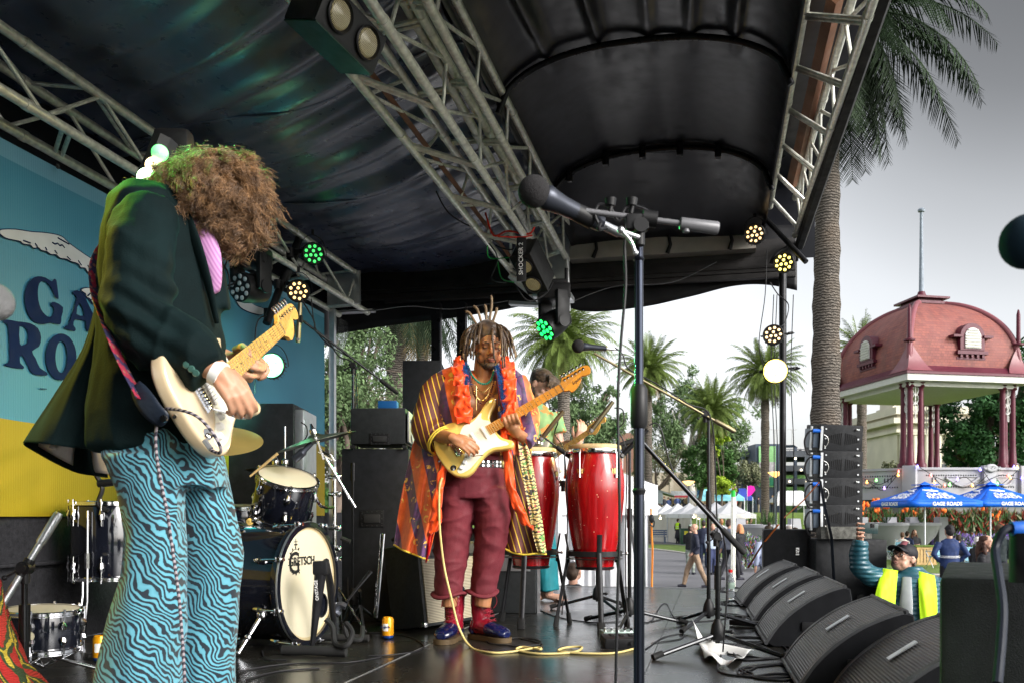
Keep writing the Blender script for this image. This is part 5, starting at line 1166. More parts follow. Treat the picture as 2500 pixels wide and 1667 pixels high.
    for j in range(6):
        x = LN+3.4+2.35*j; mb = MB(); mb.cyl(T(x,2.9,2.2),T(x,2.9,3.4),.42*k,10); mb.lathe([(.7*k,0),(.7*k,.15*k)],T(x,2.9,2.2),R.col[2],12)
        mb.cyl(T(x,4.4,1.5),T(x,5.6,1.5),.25*k,8); mb.box(T(x,6.2,1.5),(1.5*k,1.3*k,.6*k),R,bev=.25*k); mb.build('tuning_peg',hw,r)
    mb = MB()
    for j in range(6):
        y0 = -2.6+j*1.0; y1 = -1.7+j*.68; mb.tube([T(-9,y0,3.4),T(LN,y1,3.05),T(LN+3.4+2.35*(5-j),2.9,2.9)],.05*k,4,cap=False)
    mb.build('string',m_fret,r)
    if logo: text('lettering',logo,2.6*k,M4 @ Matrix.Translation((( LN+9)*k,-.9*k,2.25*k)) @ Matrix.Rotation(.12,4,'Z'),m_ink,r,bold=.02*k,depth=.0004,shear=.25)
    return r
# ================================================================ PEOPLE
def mat_skin(name,c,red=.25):
    t = NT(name); nz = t.noise(12,4)
    t.B(Base_Color=t.ramp(nz,[(.3,tuple(x*.85 for x in c)),(.7,(min(1,c[0]*1.15),c[1]*1.05,c[2]*1.0))]),Roughness=.48,Subsurface_Weight=.12,Subsurface_Scale=.02,Normal=t.bump(t.noise(180,3),.10,.002))
    t.b.inputs['Subsurface Radius'].default_value = (1,.35,.2); return t.m
m_skinA = mat_skin('skin_fair_tan',(.46,.25,.155)); m_skinB = mat_skin('skin_brown',(.36,.165,.075)); m_skinC = mat_skin('skin_pale',(.50,.30,.22))
def hand(mb,w,d,up,side=1,curl=(30,45,40),s=1.0,thumb=(35,25),spread=6,ang=None):
    """w wrist, d towards the fingers, up=back of the hand; side=+1 thumb on local +y"""
    d = V(d).normalized(); z = V(up); z = (z-d*z.dot(d)).normalized(); y = z.cross(d)*side; T = lambda a,b,c: V(w)+(d*a+y*b+z*c)*s
    for i,b in enumerate((.026,.009,-.009,-.025)):
        mb.tube([T(-.01,b*.55,0),T(.03,b*.85,.002),T(.085-abs(i-1)*.004,b,.002)],[(.0125*s),(.0135*s),(.0115*s)],10)
    mb.tube([T(-.03,0,0),T(.0,0,0),T(.05,0,-.002)],[(.026*s),(.027*s),(.020*s)],12)
    L = ((.043,.026,.022),(.047,.030,.023),(.044,.028,.022),(.034,.021,.019))
    for i,b in enumerate((.027,.009,-.0095,-.027)):
        cu = curl[i] if hasattr(curl[0],'__len__') else curl
        p = T(.084-abs(i-1)*.004,b,.002); a = 0; pts = [p]; sp = radians(spread)*(1.5-i)
        for l,c in zip(L[i],cu):
            a += radians(c); v = d*cos(a)*cos(sp)+y*sin(sp)*cos(a)-z*sin(a); p = p+v*l*s; pts.append(p)
        rr = .0092*s*(1 if i < 3 else .88); mb.tube(catmull(pts,3),[rr*(1.05-.25*k/9) for k in range(10)],9); mb.ball(pts[-1],rr*.80,8,6)
    p = T(.012,.026,-.006); a1,a2 = radians(thumb[0]),radians(thumb[1])
    q = p+(d*cos(a1)+y*sin(a1)-z*.35)*.038*s; q2 = q+(d*cos(a1-a2)+y*sin(a1-a2)-z*.5)*.030*s; q3 = q2+(d*cos(a1-1.6*a2)+y*sin(a1-1.6*a2)-z*.5)*.024*s
    mb.tube([p,q,q2,q3],[.015*s,.0125*s,.0108*s,.0088*s],10); mb.ball(q3,.0085*s,8,6)
def headshape(mb,c,R,s=1.0,nose=1,jaw=1,ears=True):
    """c = centre of the skull; local x = person's left... y = face direction, z up"""
    T = lambda x,y,z: V(c)+R @ V((x*s,y*s,z*s))
    mb.ball(T(0,-.012,.025),(.077*s,.098*s,.095*s),20,14,R); mb.ball(T(0,.018,-.035),(.066*s,.072*s,.075*s),18,12,R)
    mb.ball(T(0,.045,-.082*1),(.040*s*jaw,.038*s,.030*s),14,9,R)
    for sx in (-1,1):
        mb.ball(T(sx*.040,.035,-.055),(.027*s,.035*s,.035*s),12,8,R); mb.ball(T(sx*.043,.058,-.018),(.022*s,.020*s,.018*s),10,8,R)
        mb.ball(T(sx*.030,.082,.028),(.024*s,.010*s,.009*s),10,6,R)
        mb.ball(T(sx*.031,.074,.008),(.0135*s,.0125*s,.011*s),10,8,R)
        if ears:
            mb.ball(T(sx*.080,-.008,-.005),(.008*s,.020*s,.030*s),10,8,R @ Matrix.Rotation(sx*.3,3,'Z'))
        mb.ball(T(sx*.011*nose,.094,-.030),(.008*s*nose,.010*s,.007*s),8,6,R)
    mb.tube([T(0,.083,.022),T(0,.096,-.006),T(0,.110,-.026)],[.0075*s,.0085*s,.0115*s*nose],10)
    mb.ball(T(0,.080,-.056),(.024*s,.014*s,.0075*s),12,8,R); mb.ball(T(0,.078,-.068),(.021*s,.014*s,.007*s),12,8,R)
def face_bits(root,c,R,s=1.0,hair=None,lips=(.30,.10,.08),closed=True,lw=1,iris=(.05,.03,.02),name=''):
    T = lambda x,y,z: V(c)+R @ V((x*s,y*s,z*s)); m_l = MT('lips_%d' % int(lips[0]*999),lips,.45)
    mb = MB()
    mb.tube([T(-.023,.083,-.060),T(-.010,.095,-.0575),T(0,.0965,-.0595),T(.010,.095,-.0575),T(.023,.083,-.060)],[.002*s,.0045*s,.0045*s,.0045*s,.002*s],8)
    mb.tube([T(-.020,.083,-.065),T(0,.0945,-.068),T(.020,.083,-.065)],[.002*s,.0055*s,.002*s],8); mb.build('lips',m_l,root,180)
    for sx in (-1,1):
        mb = MB(); mb.tube([T(sx*.012,.0925,.027),T(sx*.03,.094,.034),T(sx*.052,.078,.029)],[.0030*s,.0036*s,.0015*s],6); mb.build('eyebrow',hair or m_black,root,180)
        if closed:
            mb = MB(); mb.tube([T(sx*.018,.0815,.005),T(sx*.031,.0875,-.0005),T(sx*.045,.0795,.005)],[.0012*s,.0022*s,.0012*s],6); mb.build('eyelashes',m_black,root,180)
        else:
            mb = MB(); mb.ball(T(sx*.031,.0775,.008),(.0125*s,.0105*s,.0062*s),12,8,R); mb.build('eye',MT('eye_white',(.6,.58,.55),.2),root,180)
            mb = MB(); mb.ball(T(sx*.031,.0865,.008),(.0052*s,.003*s,.0052*s),10,6,R); mb.build('iris',MT('iris',iris,.1),root,180)
def sheet(rows,nu,nv,fold=0,freq=8,wob=.01,seed=0,ddir=V((0,1,0)),fold_top=.2):
    """rows of control points -> smooth cloth surface with folds that deepen downwards"""
    rr = [catmull(r,8) for r in rows]; m = len(rr[0])
    cols = [catmull([r[i] for r in rr],8) for i in range(m)]
    L = len(cols[0])
    def fn(u,v):
        i = u*(m-1); i0 = int(min(i,m-2)); j = v*(L-1); j0 = int(min(j,L-2))
        a = cols[i0][j0].lerp(cols[i0][j0+1],j-j0); b = cols[i0+1][j0].lerp(cols[i0+1][j0+1],j-j0); p = a.lerp(b,i-i0)
        k = fold_top+(1-fold_top)*v
        return p+ddir*(fold*k*sin(u*freq+1.3*sin(v*2+seed)+seed)+wob*noise.noise(V((u*freq*.7,v*4,seed))))
    mb = MB(); mb.grid(fn,nu,nv); return mb
def wrinkle(amp,sc,seed=0,st=(1,1,1)): return lambda p: amp*(noise.noise(V((p.x*sc*st[0]+seed,p.y*sc*st[1],p.z*sc*st[2])))+.4*noise.noise(V((p.x*sc*2.3*st[0],p.y*sc*2.3*st[1]+seed,p.z*sc*2.3*st[2]))))
# ---------------------------------------------------------------- player one: curly hair, velvet coat, zebra trousers
D1 = 2.55
def g1(u,v,dy=0): return P(u,v,D1+dy)
def rp(px): return px/FPX*D1
p1 = thing('person','guitarist with curly brown hair, dark green velvet coat and blue zebra trousers','person',(g1(410,1255).x,D1,0))
mb = MB()
hc = g1(552,508,.03); Rh = frame(V((.75,-.35,-.55)).normalized())        # face looks down to the right
fd = V((.72,-.38,-.58)).normalized(); zz = V((.5,-.2,.85)); zz = (zz-fd*zz.dot(fd)).normalized(); xx = fd.cross(zz); RH = Matrix((xx,fd,zz)).transposed()
headshape(mb,hc,RH)
mb.tube([g1(470,500,.02),g1(425,520,.02),g1(400,560,.02)],[.055,.06,.08],14)
mb.body([(g1(385,540),.11,.16),(g1(385,640),.13,.16),(g1(390,780),.13,.14),(g1(390,930),.12,.14),(g1(400,1080),.10,.12),(g1(405,1150),.10,.12)])
for dy,(a,b) in ((-.08,(370,350)),(.08,(480,500))):
    mb.tube([g1(a+(12 if a < 400 else -22),1120,dy),g1(b,1450,dy),g1(b,1800,dy)],[.045,.045,.04],12); mb.tube([g1(b,1800,dy),g1(b+20,1835,dy),g1(b+120,1848,dy)],[.04,.04,.03],10)
# right arm (camera side)
mb.tube([g1(375,545,-.15),g1(335,700,-.20),g1(350,815,-.20),g1(440,865,-.22),g1(540,908,-.24)],[.055,.048,.045,.04,.028],12)
hand(mb,g1(535,908,-.24),(.55,-.05,-.72),(.45,-.88,.15),1,((35,50,35),(38,52,35),(42,55,35),(45,55,35)),1.0,thumb=(20,20),spread=5)
# left arm, its hand under the neck
nk = P(600,868,2.78)
mb.tube([g1(395,545,.17),g1(430,720,.24),g1(480,850,.30),g1(560,880,.30)],[.055,.048,.042,.03],12)
hand(mb,P(555,878,2.84),(.93,.12,.1),(-.25,.3,.95),1,(40,60,50),1.0)
mb.tube([P(575,855,2.80),P(592,846,2.74),P(606,858,2.68),P(608,872,2.665)],[.014,.0125,.0115,.0095],9)
for (a,b,c) in (((640,888),(626,884),(600,880)),((640,900),(625,900),(606,893)),((628,915),(612,918),(590,908)),((610,925),(598,922),(585,915))):
    mb.tube([P(a[0],a[1],2.82),P(a[0]-2,a[1]+2,2.75),P(b[0],b[1],2.70),P(c[0],c[1],2.675)],[.011,.0105,.0095,.0085],8)
mb.blob('body',m_skinA,p1,.0048,3)
def mat_velvet():
    t = NT('green_velvet'); nz = t.noise(7,4)
    t.B(Base_Color=t.ramp(nz,[(.3,(.001,.0055,.006)),(.7,(.0025,.011,.012))]),Roughness=.85,Sheen_Weight=.07,Sheen_Roughness=.3,Sheen_Tint=(.2,.9,.7),Specular_IOR_Level=.15,Normal=t.bump(t.mix(.3,t.noise(9,3),t.noise(200,2)),.2,.02)); return t.m
m_velvet = mat_velvet(); m_lining = MT('coat_lining',(.55,.48,.47),.55,var=.15,sc=20)
mb = MB()
mb.body([(g1(385,462,0),.03,.05),(g1(385,485),.075,.15),(g1(384,520),.11,.185),(g1(386,580),.135,.19),(g1(388,650),.150,.18),(g1(392,740),.165,.17),(g1(396,820),.165,.17),(g1(390,900),.165,.17),(g1(378,1000),.17,.18),(g1(362,1085),.145,.19),(g1(360,1100),.14,.19)],24)
mb.body([(g1(470,900,.05),.07,.10),(g1(440,1000),.09,.14),(g1(380,1098,0),.15,.19),(g1(375,1106,0),.145,.18)],20)
mb.ball(g1(362,500,-.12),(.065,.06,.055)); mb.ball(g1(470,690,.05),(.085,.13,.15)); mb.tube([g1(455,540,.02),g1(500,640,.03),g1(520,760,.03)],[.03,.05,.05],12)
mb.blob('coat',m_velvet,p1,.0075,8,disp=lambda p: wrinkle(.009,9,3,(1,1,.5))(p)+.010*max(0,1-abs(noise.noise(V((p.x*7,p.y*5,p.z*2.6+1))))*3.2)**2)
mb = MB()
mb.tube(catmull([g1(372,520,-.13),g1(348,590,-.18),g1(340,680,-.20),g1(345,760,-.21),g1(372,812,-.21),g1(425,842,-.22),g1(470,872,-.235),g1(505,905,-.24)],4),[.072,.076,.080,.083,.085,.086,.087,.088,.088,.089,.090,.09,.091,.092,.092,.092,.092,.09,.088,.086,.082,.079,.076,.073,.070,.067,.064,.062,.060],20)
def crease(p):
    base = wrinkle(.010,11,8)(p); q = g1(400,770,-.21); d = (p-q); k = math.exp(-(d.x**2+d.z**2)/.012)
    return base+k*.011*sin((d.x*.6+d.z)*95)+.008*max(0,1-abs(noise.noise(V((p.x*8+3,p.y*5,p.z*3.4))))*3.4)**2
mb.blob('coat_sleeve',m_velvet,p1,.006,4,disp=crease)
m_btn = MT('coat_button',(.05,.12,.10),.25,metal=.3)
for (u,v) in ((455,890),(467,900),(478,910)): mb = MB(); mb.lathe([(0,-.006),(.008,-.005),(.0095,0),(.007,.004),(0,.0045)],g1(u,v,-.305),(.1,-1,-.1),14); mb.build('button',m_btn,p1)
# flying back panel of the coat
rows = [[g1(262,700,.02),g1(238,730,.08),g1(250,760,.14)],[g1(262,830,-.02),g1(205,850,.06),g1(228,860,.18)],[g1(258,960,-.05),g1(130,970,.03),g1(225,1000,.22)],[g1(262,1098,-.08),g1(56,1082,.02),g1(262,1165,.26)]]
rows = [[r[0],r[0].lerp(r[1],.5)+V((0,-.05*(i/3+.2),.0)),r[1],r[1].lerp(r[2],.45)+V((.0,.05,-.01*i)),r[2]] for i,r in enumerate(rows)]
mb = sheet(rows,60,40,.024,22,.012,1,ddir=V((.35,-.9,0)),fold_top=.1); mb.build('coat_tail',m_velvet,p1,180,solid=.005)
rows2 = [[p+V((.012,.02,-.004)) for p in r] for r in rows]; rows2 = [[q.lerp(g1(262,900,.12),.04) for q in r] for r in rows2]
mb = sheet(rows2,50,30,.024,22,.012,1,ddir=V((.35,-.9,0)),fold_top=.1); mb.build('coat_tail_lining',m_lining,p1,180,solid=.003)
rows3 = [[g1(150,1000,-.035),g1(163,1002,-.03)],[g1(135,1050,-.04),g1(158,1055,-.035)],[g1(118,1092,-.045),g1(140,1098,-.04)]]
mb = sheet(rows3,6,10,.004,5,.002,2); mb.build('coat_tail_lining',m_lining,p1,180,solid=.002)
# pink shirt strip and collar
def mat_shirt():
    t = NT('pink_striped_shirt'); w = t.wave(t.map(rot=(0,.5,0)),32,.3,1,1,d='X'); t.B(Base_Color=t.mix(w,(.42,.16,.40),(.62,.32,.58)),Roughness=.7); return t.m
mb = MB(); mb.tube(catmull([g1(445,505,-.035),g1(472,560,-.05),g1(497,610,-.06),g1(514,660,-.06),g1(526,715,-.03)],4),[(.022,.05-.042*(max(0,i-9)/7)**1.3) for i in range(17)],12); mb.build('shirt',mat_shirt(),p1,180)
mb = MB(); mb.tube(catmull([g1(428,480,-.06),g1(462,555,-.095),g1(488,625,-.10),g1(510,700,-.09),g1(530,790,-.06)],4),[(.006,.024-.016*(i/16)**2) for i in range(17)],10); mb.build('lapel',m_velvet,p1,180)
# zebra trousers
def mat_zebra():
    t = NT('blue_zebra_cloth'); w1 = t.n('TexNoise',{'Vector': t.co,'Scale': 9,'Detail': 2},out=1)
    v = t.n('VectorMath',{0: t.co,1: t.n('VectorMath',{0: w1,'Scale': .12},operation='SCALE')},operation='ADD')
    w = t.wave(t.map(v,rot=(.3,.75,0)),24,2.4,2,1.8,d='X')
    st = t.ramp(w,[(.44,(.002,.010,.020)),(.54,(.07,.27,.35)),(1,(.10,.33,.42))]); t.B(Base_Color=st,Roughness=.8,Sheen_Weight=.2); return t.m
mb = MB()
def legsec(pts,dy,ryk): return [(g1(u,v,dy),rp(r),rp(r)*k) for u,v,r,k in pts]
mb.body([(g1(390,1070,0),.150,.17),(g1(400,1110,0),.158,.18),(g1(415,1150,0),.155,.18),(g1(425,1190,0),.145,.17)],24)
mb.body(legsec([(350,1110,84,1.1),(368,1200,70,1.25),(377,1300,68,1.2),(372,1400,72,1.2),(356,1500,80,1.2),(343,1600,86,1.2),(335,1700,96,1.2),(330,1845,115,1.2)],-.10,1),24)
mb.body(legsec([(480,1110,60,1.4),(502,1200,60,1.3),(519,1300,64,1.2),(523,1400,66,1.2),(520,1500,68,1.2),(508,1600,68,1.2),(500,1700,76,1.2),(492,1845,90,1.2)],.10,1),24)
mb.blob('trousers',mat_zebra(),p1,.008,3,disp=lambda p: wrinkle(.014,5,5,(2.2,1,.45))(p)+.012*max(0,1-abs(noise.noise(V((p.x*7+p.z*1.2,p.y*4,p.z*1.8))))*3)**2)
# wristband
def bandat(root,c,d,r,w,mat,nm='wristband',th=.0015):
    mb = MB(); mb.lathe([(r,-w/2),(r+th,-w/2),(r+th,w/2),(r,w/2)],c,d,28); return mb.build(nm,mat,root)
bandat(p1,g1(533,912,-.238),(.78,-.03,-.45),.0325,.024,m_paper)
# hair: a cloud of small curls round a solid core
def mat_hair(name,c0,c1):
    t = NT(name); t.B(Base_Color=t.ramp(t.noise(30,3),[(.3,c0),(.7,c1)]),Roughness=.5,Sheen_Weight=.2); t.b.inputs['Specular IOR Level'].default_value = .4; return t.m
m_curl = mat_hair('curly_brown_hair',(.07,.030,.010),(.36,.19,.075))
lob = [(g1(538,468),.110),(g1(582,498,-.02),.076),(g1(472,450,.01),.074),(g1(562,538,-.02),.056),(g1(428,455,.0),.050),(g1(570,445,0),.062),(g1(505,505,-.02),.066)]
mb = MB()
for c,r in lob: mb.ball(c,(r*.90,r*.95,r*.90),16,12)
mb.blob('hair',m_curl,p1,.012,3,disp=wrinkle(.014,24,2)); core = mb
rr = random.Random(11); mb = MB(); cam_l = V((0,0,HC))
tot = 0
while tot < 13500:
    c,r = rr.choices(lob,[l[1]**2 for l in lob])[0]
    d = V((rr.gauss(0,1),rr.gauss(0,1),rr.gauss(0,1))).normalized()
    if d.y > .45: continue
    p = c+d*r*rr.uniform(.9,1.02)
    if any((p-c2).length < r2*.86 for c2,r2 in lob if r2 != r): continue
    t_ = d.cross(V((rr.gauss(0,1),rr.gauss(0,1),rr.gauss(0,1)))).normalized(); b_ = d.cross(t_); flow = (V((rr.uniform(-.5,.5),rr.uniform(-.3,.3),-.5))+d*.35).normalized()
    cr_ = rr.uniform(.008,.014); L = rr.uniform(.035,.06); turns = rr.uniform(1.3,2.2); N = 12; a0 = rr.uniform(0,6.3); wild = rr.random() < .08; out_ = rr.uniform(.0,.016) if not wild else rr.uniform(.015,.035)
    for k in range(26 if not wild else 7):
        pts = []; ox = V((rr.gauss(0,1),rr.gauss(0,1),rr.gauss(0,1)))*.0032; ph = a0+rr.gauss(0,.22); l2 = L*rr.uniform(.75,1.25)
        for i in range(N):
            a = ph+2*pi*turns*i/N; pts.append(p+ox*(1+1.4*i/N)+flow*l2*i/N+(t_*cos(a)+b_*sin(a))*cr_*(1-.3*i/N)+d*out_*(i/N+.2))
        w = rr.uniform(.0006,.0013); mb.tube(pts,[w*(1-.5*i/N) for i in range(N)],3,cap=False)
    tot += 26
mb.build('hair_curls',m_curl,p1,180,recalc=False)
# strap
def mat_strap():
    t = NT('woven_strap'); v = t.n('TexVoronoi',{'Vector': t.co,'Scale': 55},out=0); w = t.wave(t.map(rot=(0,.4,0)),10,4,2,3,d='Z')
    c = t.mix(t.ramp(w,[(.45,0),(.55,1)]),(.015,.012,.05),(.24,.008,.03)); c = t.mix(t.math('LESS_THAN',v,.28),c,(.22,.09,.06)); t.B(Base_Color=c,Roughness=.8); return t.m
gB = P(474,975,2.36); gN = P(670,810,2.93); gx = (gN-gB).normalized(); gy = V((-.40,-.42,.88)); M1 = mframe(gB+gx*.09,gx,gy)
m_cream = MT('cream_gloss',(.66,.52,.33),.2,coat=1,var=.05,sc=3)
gt1 = strat(M1,'cream electric guitar with a maple neck held by the curly haired player',m_cream,m_maple)
mb = MB(); sp = catmull([g1(300,560,.03),g1(240,640,-.05),g1(236,720,-.12),g1(262,800,-.235),g1(300,890,-.27),g1(345,975,-.29)],6)
mb.tube(sp,[(.0025,.025)]*len(sp),8); mb.build('guitar_strap',mat_strap(),gt1,180)
mb = MB(); lp = [g1(330,940,-.285),g1(352,975,-.295),g1(375,1005,-.30),g1(397,1022,-.30),g1(408,1028,-.295)]; mb.tube(catmull(lp,4),[(.003,w) for w in (.018,.022,.026,.029,.030,.031,.031,.030,.029,.028,.027,.026,.024,.022,.019,.014,.006)],10); mb.build('strap_end',MT('navy_leather',(.012,.018,.03),.4,bump=.3),gt1,180)
mb = MB(); mb.lathe([(.002,.004),(.009,.003),(.0095,0)],g1(400,1021,-.312),(.1,-1,0),14); mb.build('strap_button',m_chrome,gt1)
# braided guitar lead
def mat_braid():
    t = NT('braided_lead'); w = t.wave(t.map(rot=(.6,.5,0)),26,0,0,1,d='Z'); t.B(Base_Color=t.mix(t.ramp(w,[(.45,0),(.55,1)]),(.02,.015,.03),(.30,.26,.28)),Roughness=.6); return t.m
mb = MB(); cable(mb,[g1(405,997,-.33),g1(440,1000,-.36),g1(480,1015,-.37),g1(515,1050,-.36),g1(538,1090,-.34),g1(535,1105,-.32),g1(515,1098,-.30)],.0042,8)
cable(mb,[g1(383,1030,-.28),g1(380,1080,-.27),g1(388,1150,-.27),g1(408,1250,-.27),g1(418,1320,-.26),g1(436,1450,-.27),g1(445,1560,-.28),g1(452,1680,-.28),g1(460,1840,-.2)],.0042,8)
mb.build('guitar_lead',mat_braid(),None,180); o_ = bpy.data.objects['guitar_lead']; tag(o_,'braided black and white guitar lead hanging down the zebra trousers','cable')
mb = MB(); mb.cyl(g1(515,1095,-.30),g1(500,1075,-.29),.007); mb.build('jack_plug',m_alu,o_)
# ---------------------------------------------------------------- player two: dreadlocks and robe
D2 = 5.0
def g2(u,v,dy=0): return P(u,v,D2+dy)
p2 = thing('person','guitarist with dreadlocks in a patchwork orange and purple robe, maroon trousers and two tone boots','person',(g2(1150,1500).x,D2,0))
mb = MB(); h2 = g2(1191,846,-.01); f2 = V((.22,-.93,-.28)).normalized(); zz = V((.02,-.25,1)); zz = (zz-f2*zz.dot(f2)).normalized(); xx = f2.cross(zz); R2 = Matrix((xx,f2,zz)).transposed()
headshape(mb,h2,R2,1.0,nose=1.1,jaw=1.0)
mb.tube([h2+V((-.01,.02,-.05)),g2(1180,925,.03),g2(1178,960,.02)],[.062,.060,.075],14)
mb.body([(g2(1172,925,.05),.09,.06),(g2(1170,945,.04),.17,.09),(g2(1170,990,.02),.165,.115),(g2(1170,1040,.02),.15,.11),(g2(1168,1100,.02),.14,.11),(g2(1165,1150,.02),.15,.115)],24)
for sx in (-1,1): mb.ball(g2(1172+sx*33,985,-.06),(.075,.055,.06))
mb.tube([g2(1095,945,.02),g2(1050,1040,-.02),g2(1060,1062,-.10),g2(1106,1069,-.28)],[.05,.045,.042,.03],12)
hand(mb,g2(1108,1070,-.29),(.80,-.10,-.42),(.1,-.95,.25),1,((25,35,25),(28,38,25),(30,40,25),(35,42,25)),.98,thumb=(28,15),spread=4)
mb.tube([g2(1262,950,.02),g2(1285,1030,-.04),g2(1280,1070,-.09),g2(1262,1055,-.16)],[.05,.044,.04,.028],12)
mb.tube([g2(1262,1060,-.15),g2(1252,1040,-.19),g2(1246,1028,-.20)],[.030,.036,.030],12)
for i,(u,v) in enumerate(((1236,1027),(1246,1022),(1256,1019),(1266,1017))):
    mb.tube(catmull([g2(u+3,v+18,-.17),g2(u-2,v+8,-.245),g2(u-5,v-2,-.262),g2(u-7,v-10,-.255)],3),[.0105]*6+[.009]*4,8)
mb.tube([g2(1240,1040,-.16),g2(1232,1020,-.17),g2(1232,1008,-.18)],[.014,.012,.01],8)
for sx,(a,b,c) in ((-1,(1115,1100,1098)),(1,(1205,1200,1178))): mb.tube([g2(a,1150,.02),g2(b,1310,0),g2(c,1480,0)],[.085,.06,.045],12)
mb.blob('body',m_skinB,p2,.0050,3)
m_dread = mat_hair('dreadlock_hair',(.014,.007,.004),(.075,.038,.016)); m_tip = mat_hair('dreadlock_tip',(.10,.06,.03),(.22,.14,.07))
face_bits(p2,h2,R2,1.0,m_dread,(.24,.075,.055),True)
mb = MB(); T2 = lambda x,y,z: h2+R2 @ V((x,y,z))
mb.tube([T2(-.026,.083,-.052),T2(-.012,.096,-.047),T2(0,.098,-.046),T2(.012,.096,-.047),T2(.026,.083,-.052)],[.002,.0035,.003,.0035,.002],8); mb.ball(T2(0,.074,-.094),(.034,.026,.022),14,9,R2); mb.ball(T2(0,.055,-.106),(.038,.026,.014),12,8,R2)
for sx in (-1,1): mb.tube([T2(sx*.027,.078,-.054),T2(sx*.032,.070,-.075),T2(sx*.026,.068,-.095)],[.003,.005,.007],8); mb.tube([T2(sx*.03,.065,-.095),T2(sx*.056,.03,-.075),T2(sx*.070,.005,-.03)],[.012,.009,.007],8)
mb.blob('beard',m_dread,p2,.0035,1,disp=wrinkle(.002,90))
mb = MB(); mb.ball(T2(0,-.022,.050),(.088,.100,.094),20,14,R2); mb.ball(T2(0,-.045,.0),(.080,.075,.09),18,12,R2)
mb.blob('hair',m_dread,p2,.008,2,disp=wrinkle(.006,40))
rr = random.Random(4)
def lock(p,d1,L,droop,r,N=9,tip=False,wav=.008):
    pts = [V(p)]; d = V(d1).normalized(); ph = rr.uniform(0,6)
    for i in range(N):
        d = (d+V((0,0,-droop))+V((rr.gauss(0,.13),rr.gauss(0,.13),rr.gauss(0,.08)))).normalized(); pts.append(pts[-1]+d*L/N)
    q = catmull(pts,2); return q,[r*(1-.45*(i/len(q))**2)*(1+.12*sin(i*2.1+ph)) for i in range(len(q))]
mb = MB(); mt = MB()
for k in range(96):
    a = rr.uniform(0,2*pi); el = rr.uniform(.15,1.2); d = R2 @ V((cos(a)*cos(el),sin(a)*cos(el)-.15,sin(el))); p = T2(0,-.02,.042)+V((d.x*.082,d.y*.095,d.z*.086))
    front = (R2.transposed() @ d).y > .35
    if front and abs((R2.transposed() @ d).x) < .55 and rr.random() < .93: continue
    q,w = lock(p-d*.012,d*.75+V((d.x*.45,0,.30)),rr.uniform(.12,.21) if d.z < .8 else rr.uniform(.06,.11),rr.uniform(.38,.62),rr.uniform(.0050,.0080))
    mb.tube(q,w,6)
    if rr.random() < .35: mt.tube(q[-4:],[x*1.12 for x in w[-4:]],6)
for (x0,y0,L,dx) in ((-.012,.06,.19,-.15),(-.05,.05,.24,-.25),(.070,.02,.20,.4),(-.068,.02,.25,-.2),(-.06,.035,.20,-.1)):
    q,w = lock(T2(x0,y0,.105),R2 @ V((dx*.5,.6,.15)),L,.75,.007); mb.tube(q,w,6)
for (x0,z0,dx) in ((-.07,.09,-1),(-.082,.06,-1.2),(-.05,.115,-.8),(.072,.08,1)):
    q,w = lock(T2(x0,-.01,z0),R2 @ V((dx,.2,.5)),.17,.48,.007); mb.tube(q,w,6); mt.tube(q[-5:],[x*1.15 for x in w[-5:]],6)
# upright tuft on the crown
for (u0,v0,u1,v1) in ((1195,770,1199,722),(1185,765,1182,745),(1170,765,1155,748),(1150,768,1136,762),(1205,772,1212,752)):
    mt.tube(catmull([g2(u0*.6+1190*.4,797),g2((u0+u1)/2+3,(v0+v1)/2),g2(u1,v1)],3),[.008,.0085,.008,.009,.008,.0085,.006],6)
mb.build('dreadlock',m_dread,p2,180,recalc=False); mt.build('dreadlock_tip',m_tip,p2,180,recalc=False)
# robe materials
def mat_robe():
    t = NT('patchwork_brocade'); w = t.wave(t.map(rot=(0,.22,0)),2.2,.8,1,1,d='X'); nz = t.noise(26,4)
    c = t.mix(t.ramp(w,[(.34,0),(.38,1)]),t.ramp(nz,[(.35,(.035,.02,.075)),(.55,(.10,.03,.12)),(.7,(.05,.06,.06))]),t.ramp(nz,[(.3,(.55,.07,.01)),(.7,(.72,.13,.015))]))
    v = t.n('TexVoronoi',{'Vector': t.map(scale=(1,.4,1)),'Scale': 15,'Randomness': .8}); v2 = t.n('TexVoronoi',{'Vector': t.map(scale=(1,.4,1)),'Scale': 70},out=0)
    ring = t.math('MULTIPLY',t.math('GREATER_THAN',v,.16),t.math('LESS_THAN',v,.30)); fl = t.math('MULTIPLY',ring,t.math('GREATER_THAN',t.noise(40,2),.50))
    c = t.mix(fl,c,(.70,.42,.08)); t.B(Base_Color=c,Roughness=.55,Sheen_Weight=.2,Normal=t.bump(v2,.2,.003)); return t.m
def mat_sleeve():
    t = NT('brown_striped_cloth'); w = t.wave(t.map(rot=(0,.28,0)),10.5,.5,1,1,d='X'); g = t.wave(t.map(),70,0,0,1,d='Z'); g2_ = t.wave(t.map(),60,0,0,1,d='X')
    base = t.mix(t.math('MULTIPLY',g,g2_),(.030,.012,.016),(.30,.05,.02)); c = t.mix(t.ramp(w,[(.90,0),(.95,1)]),base,(.62,.42,.03))
    t.B(Base_Color=c,Roughness=.65,Normal=t.bump(g,.2,.002)); return t.m
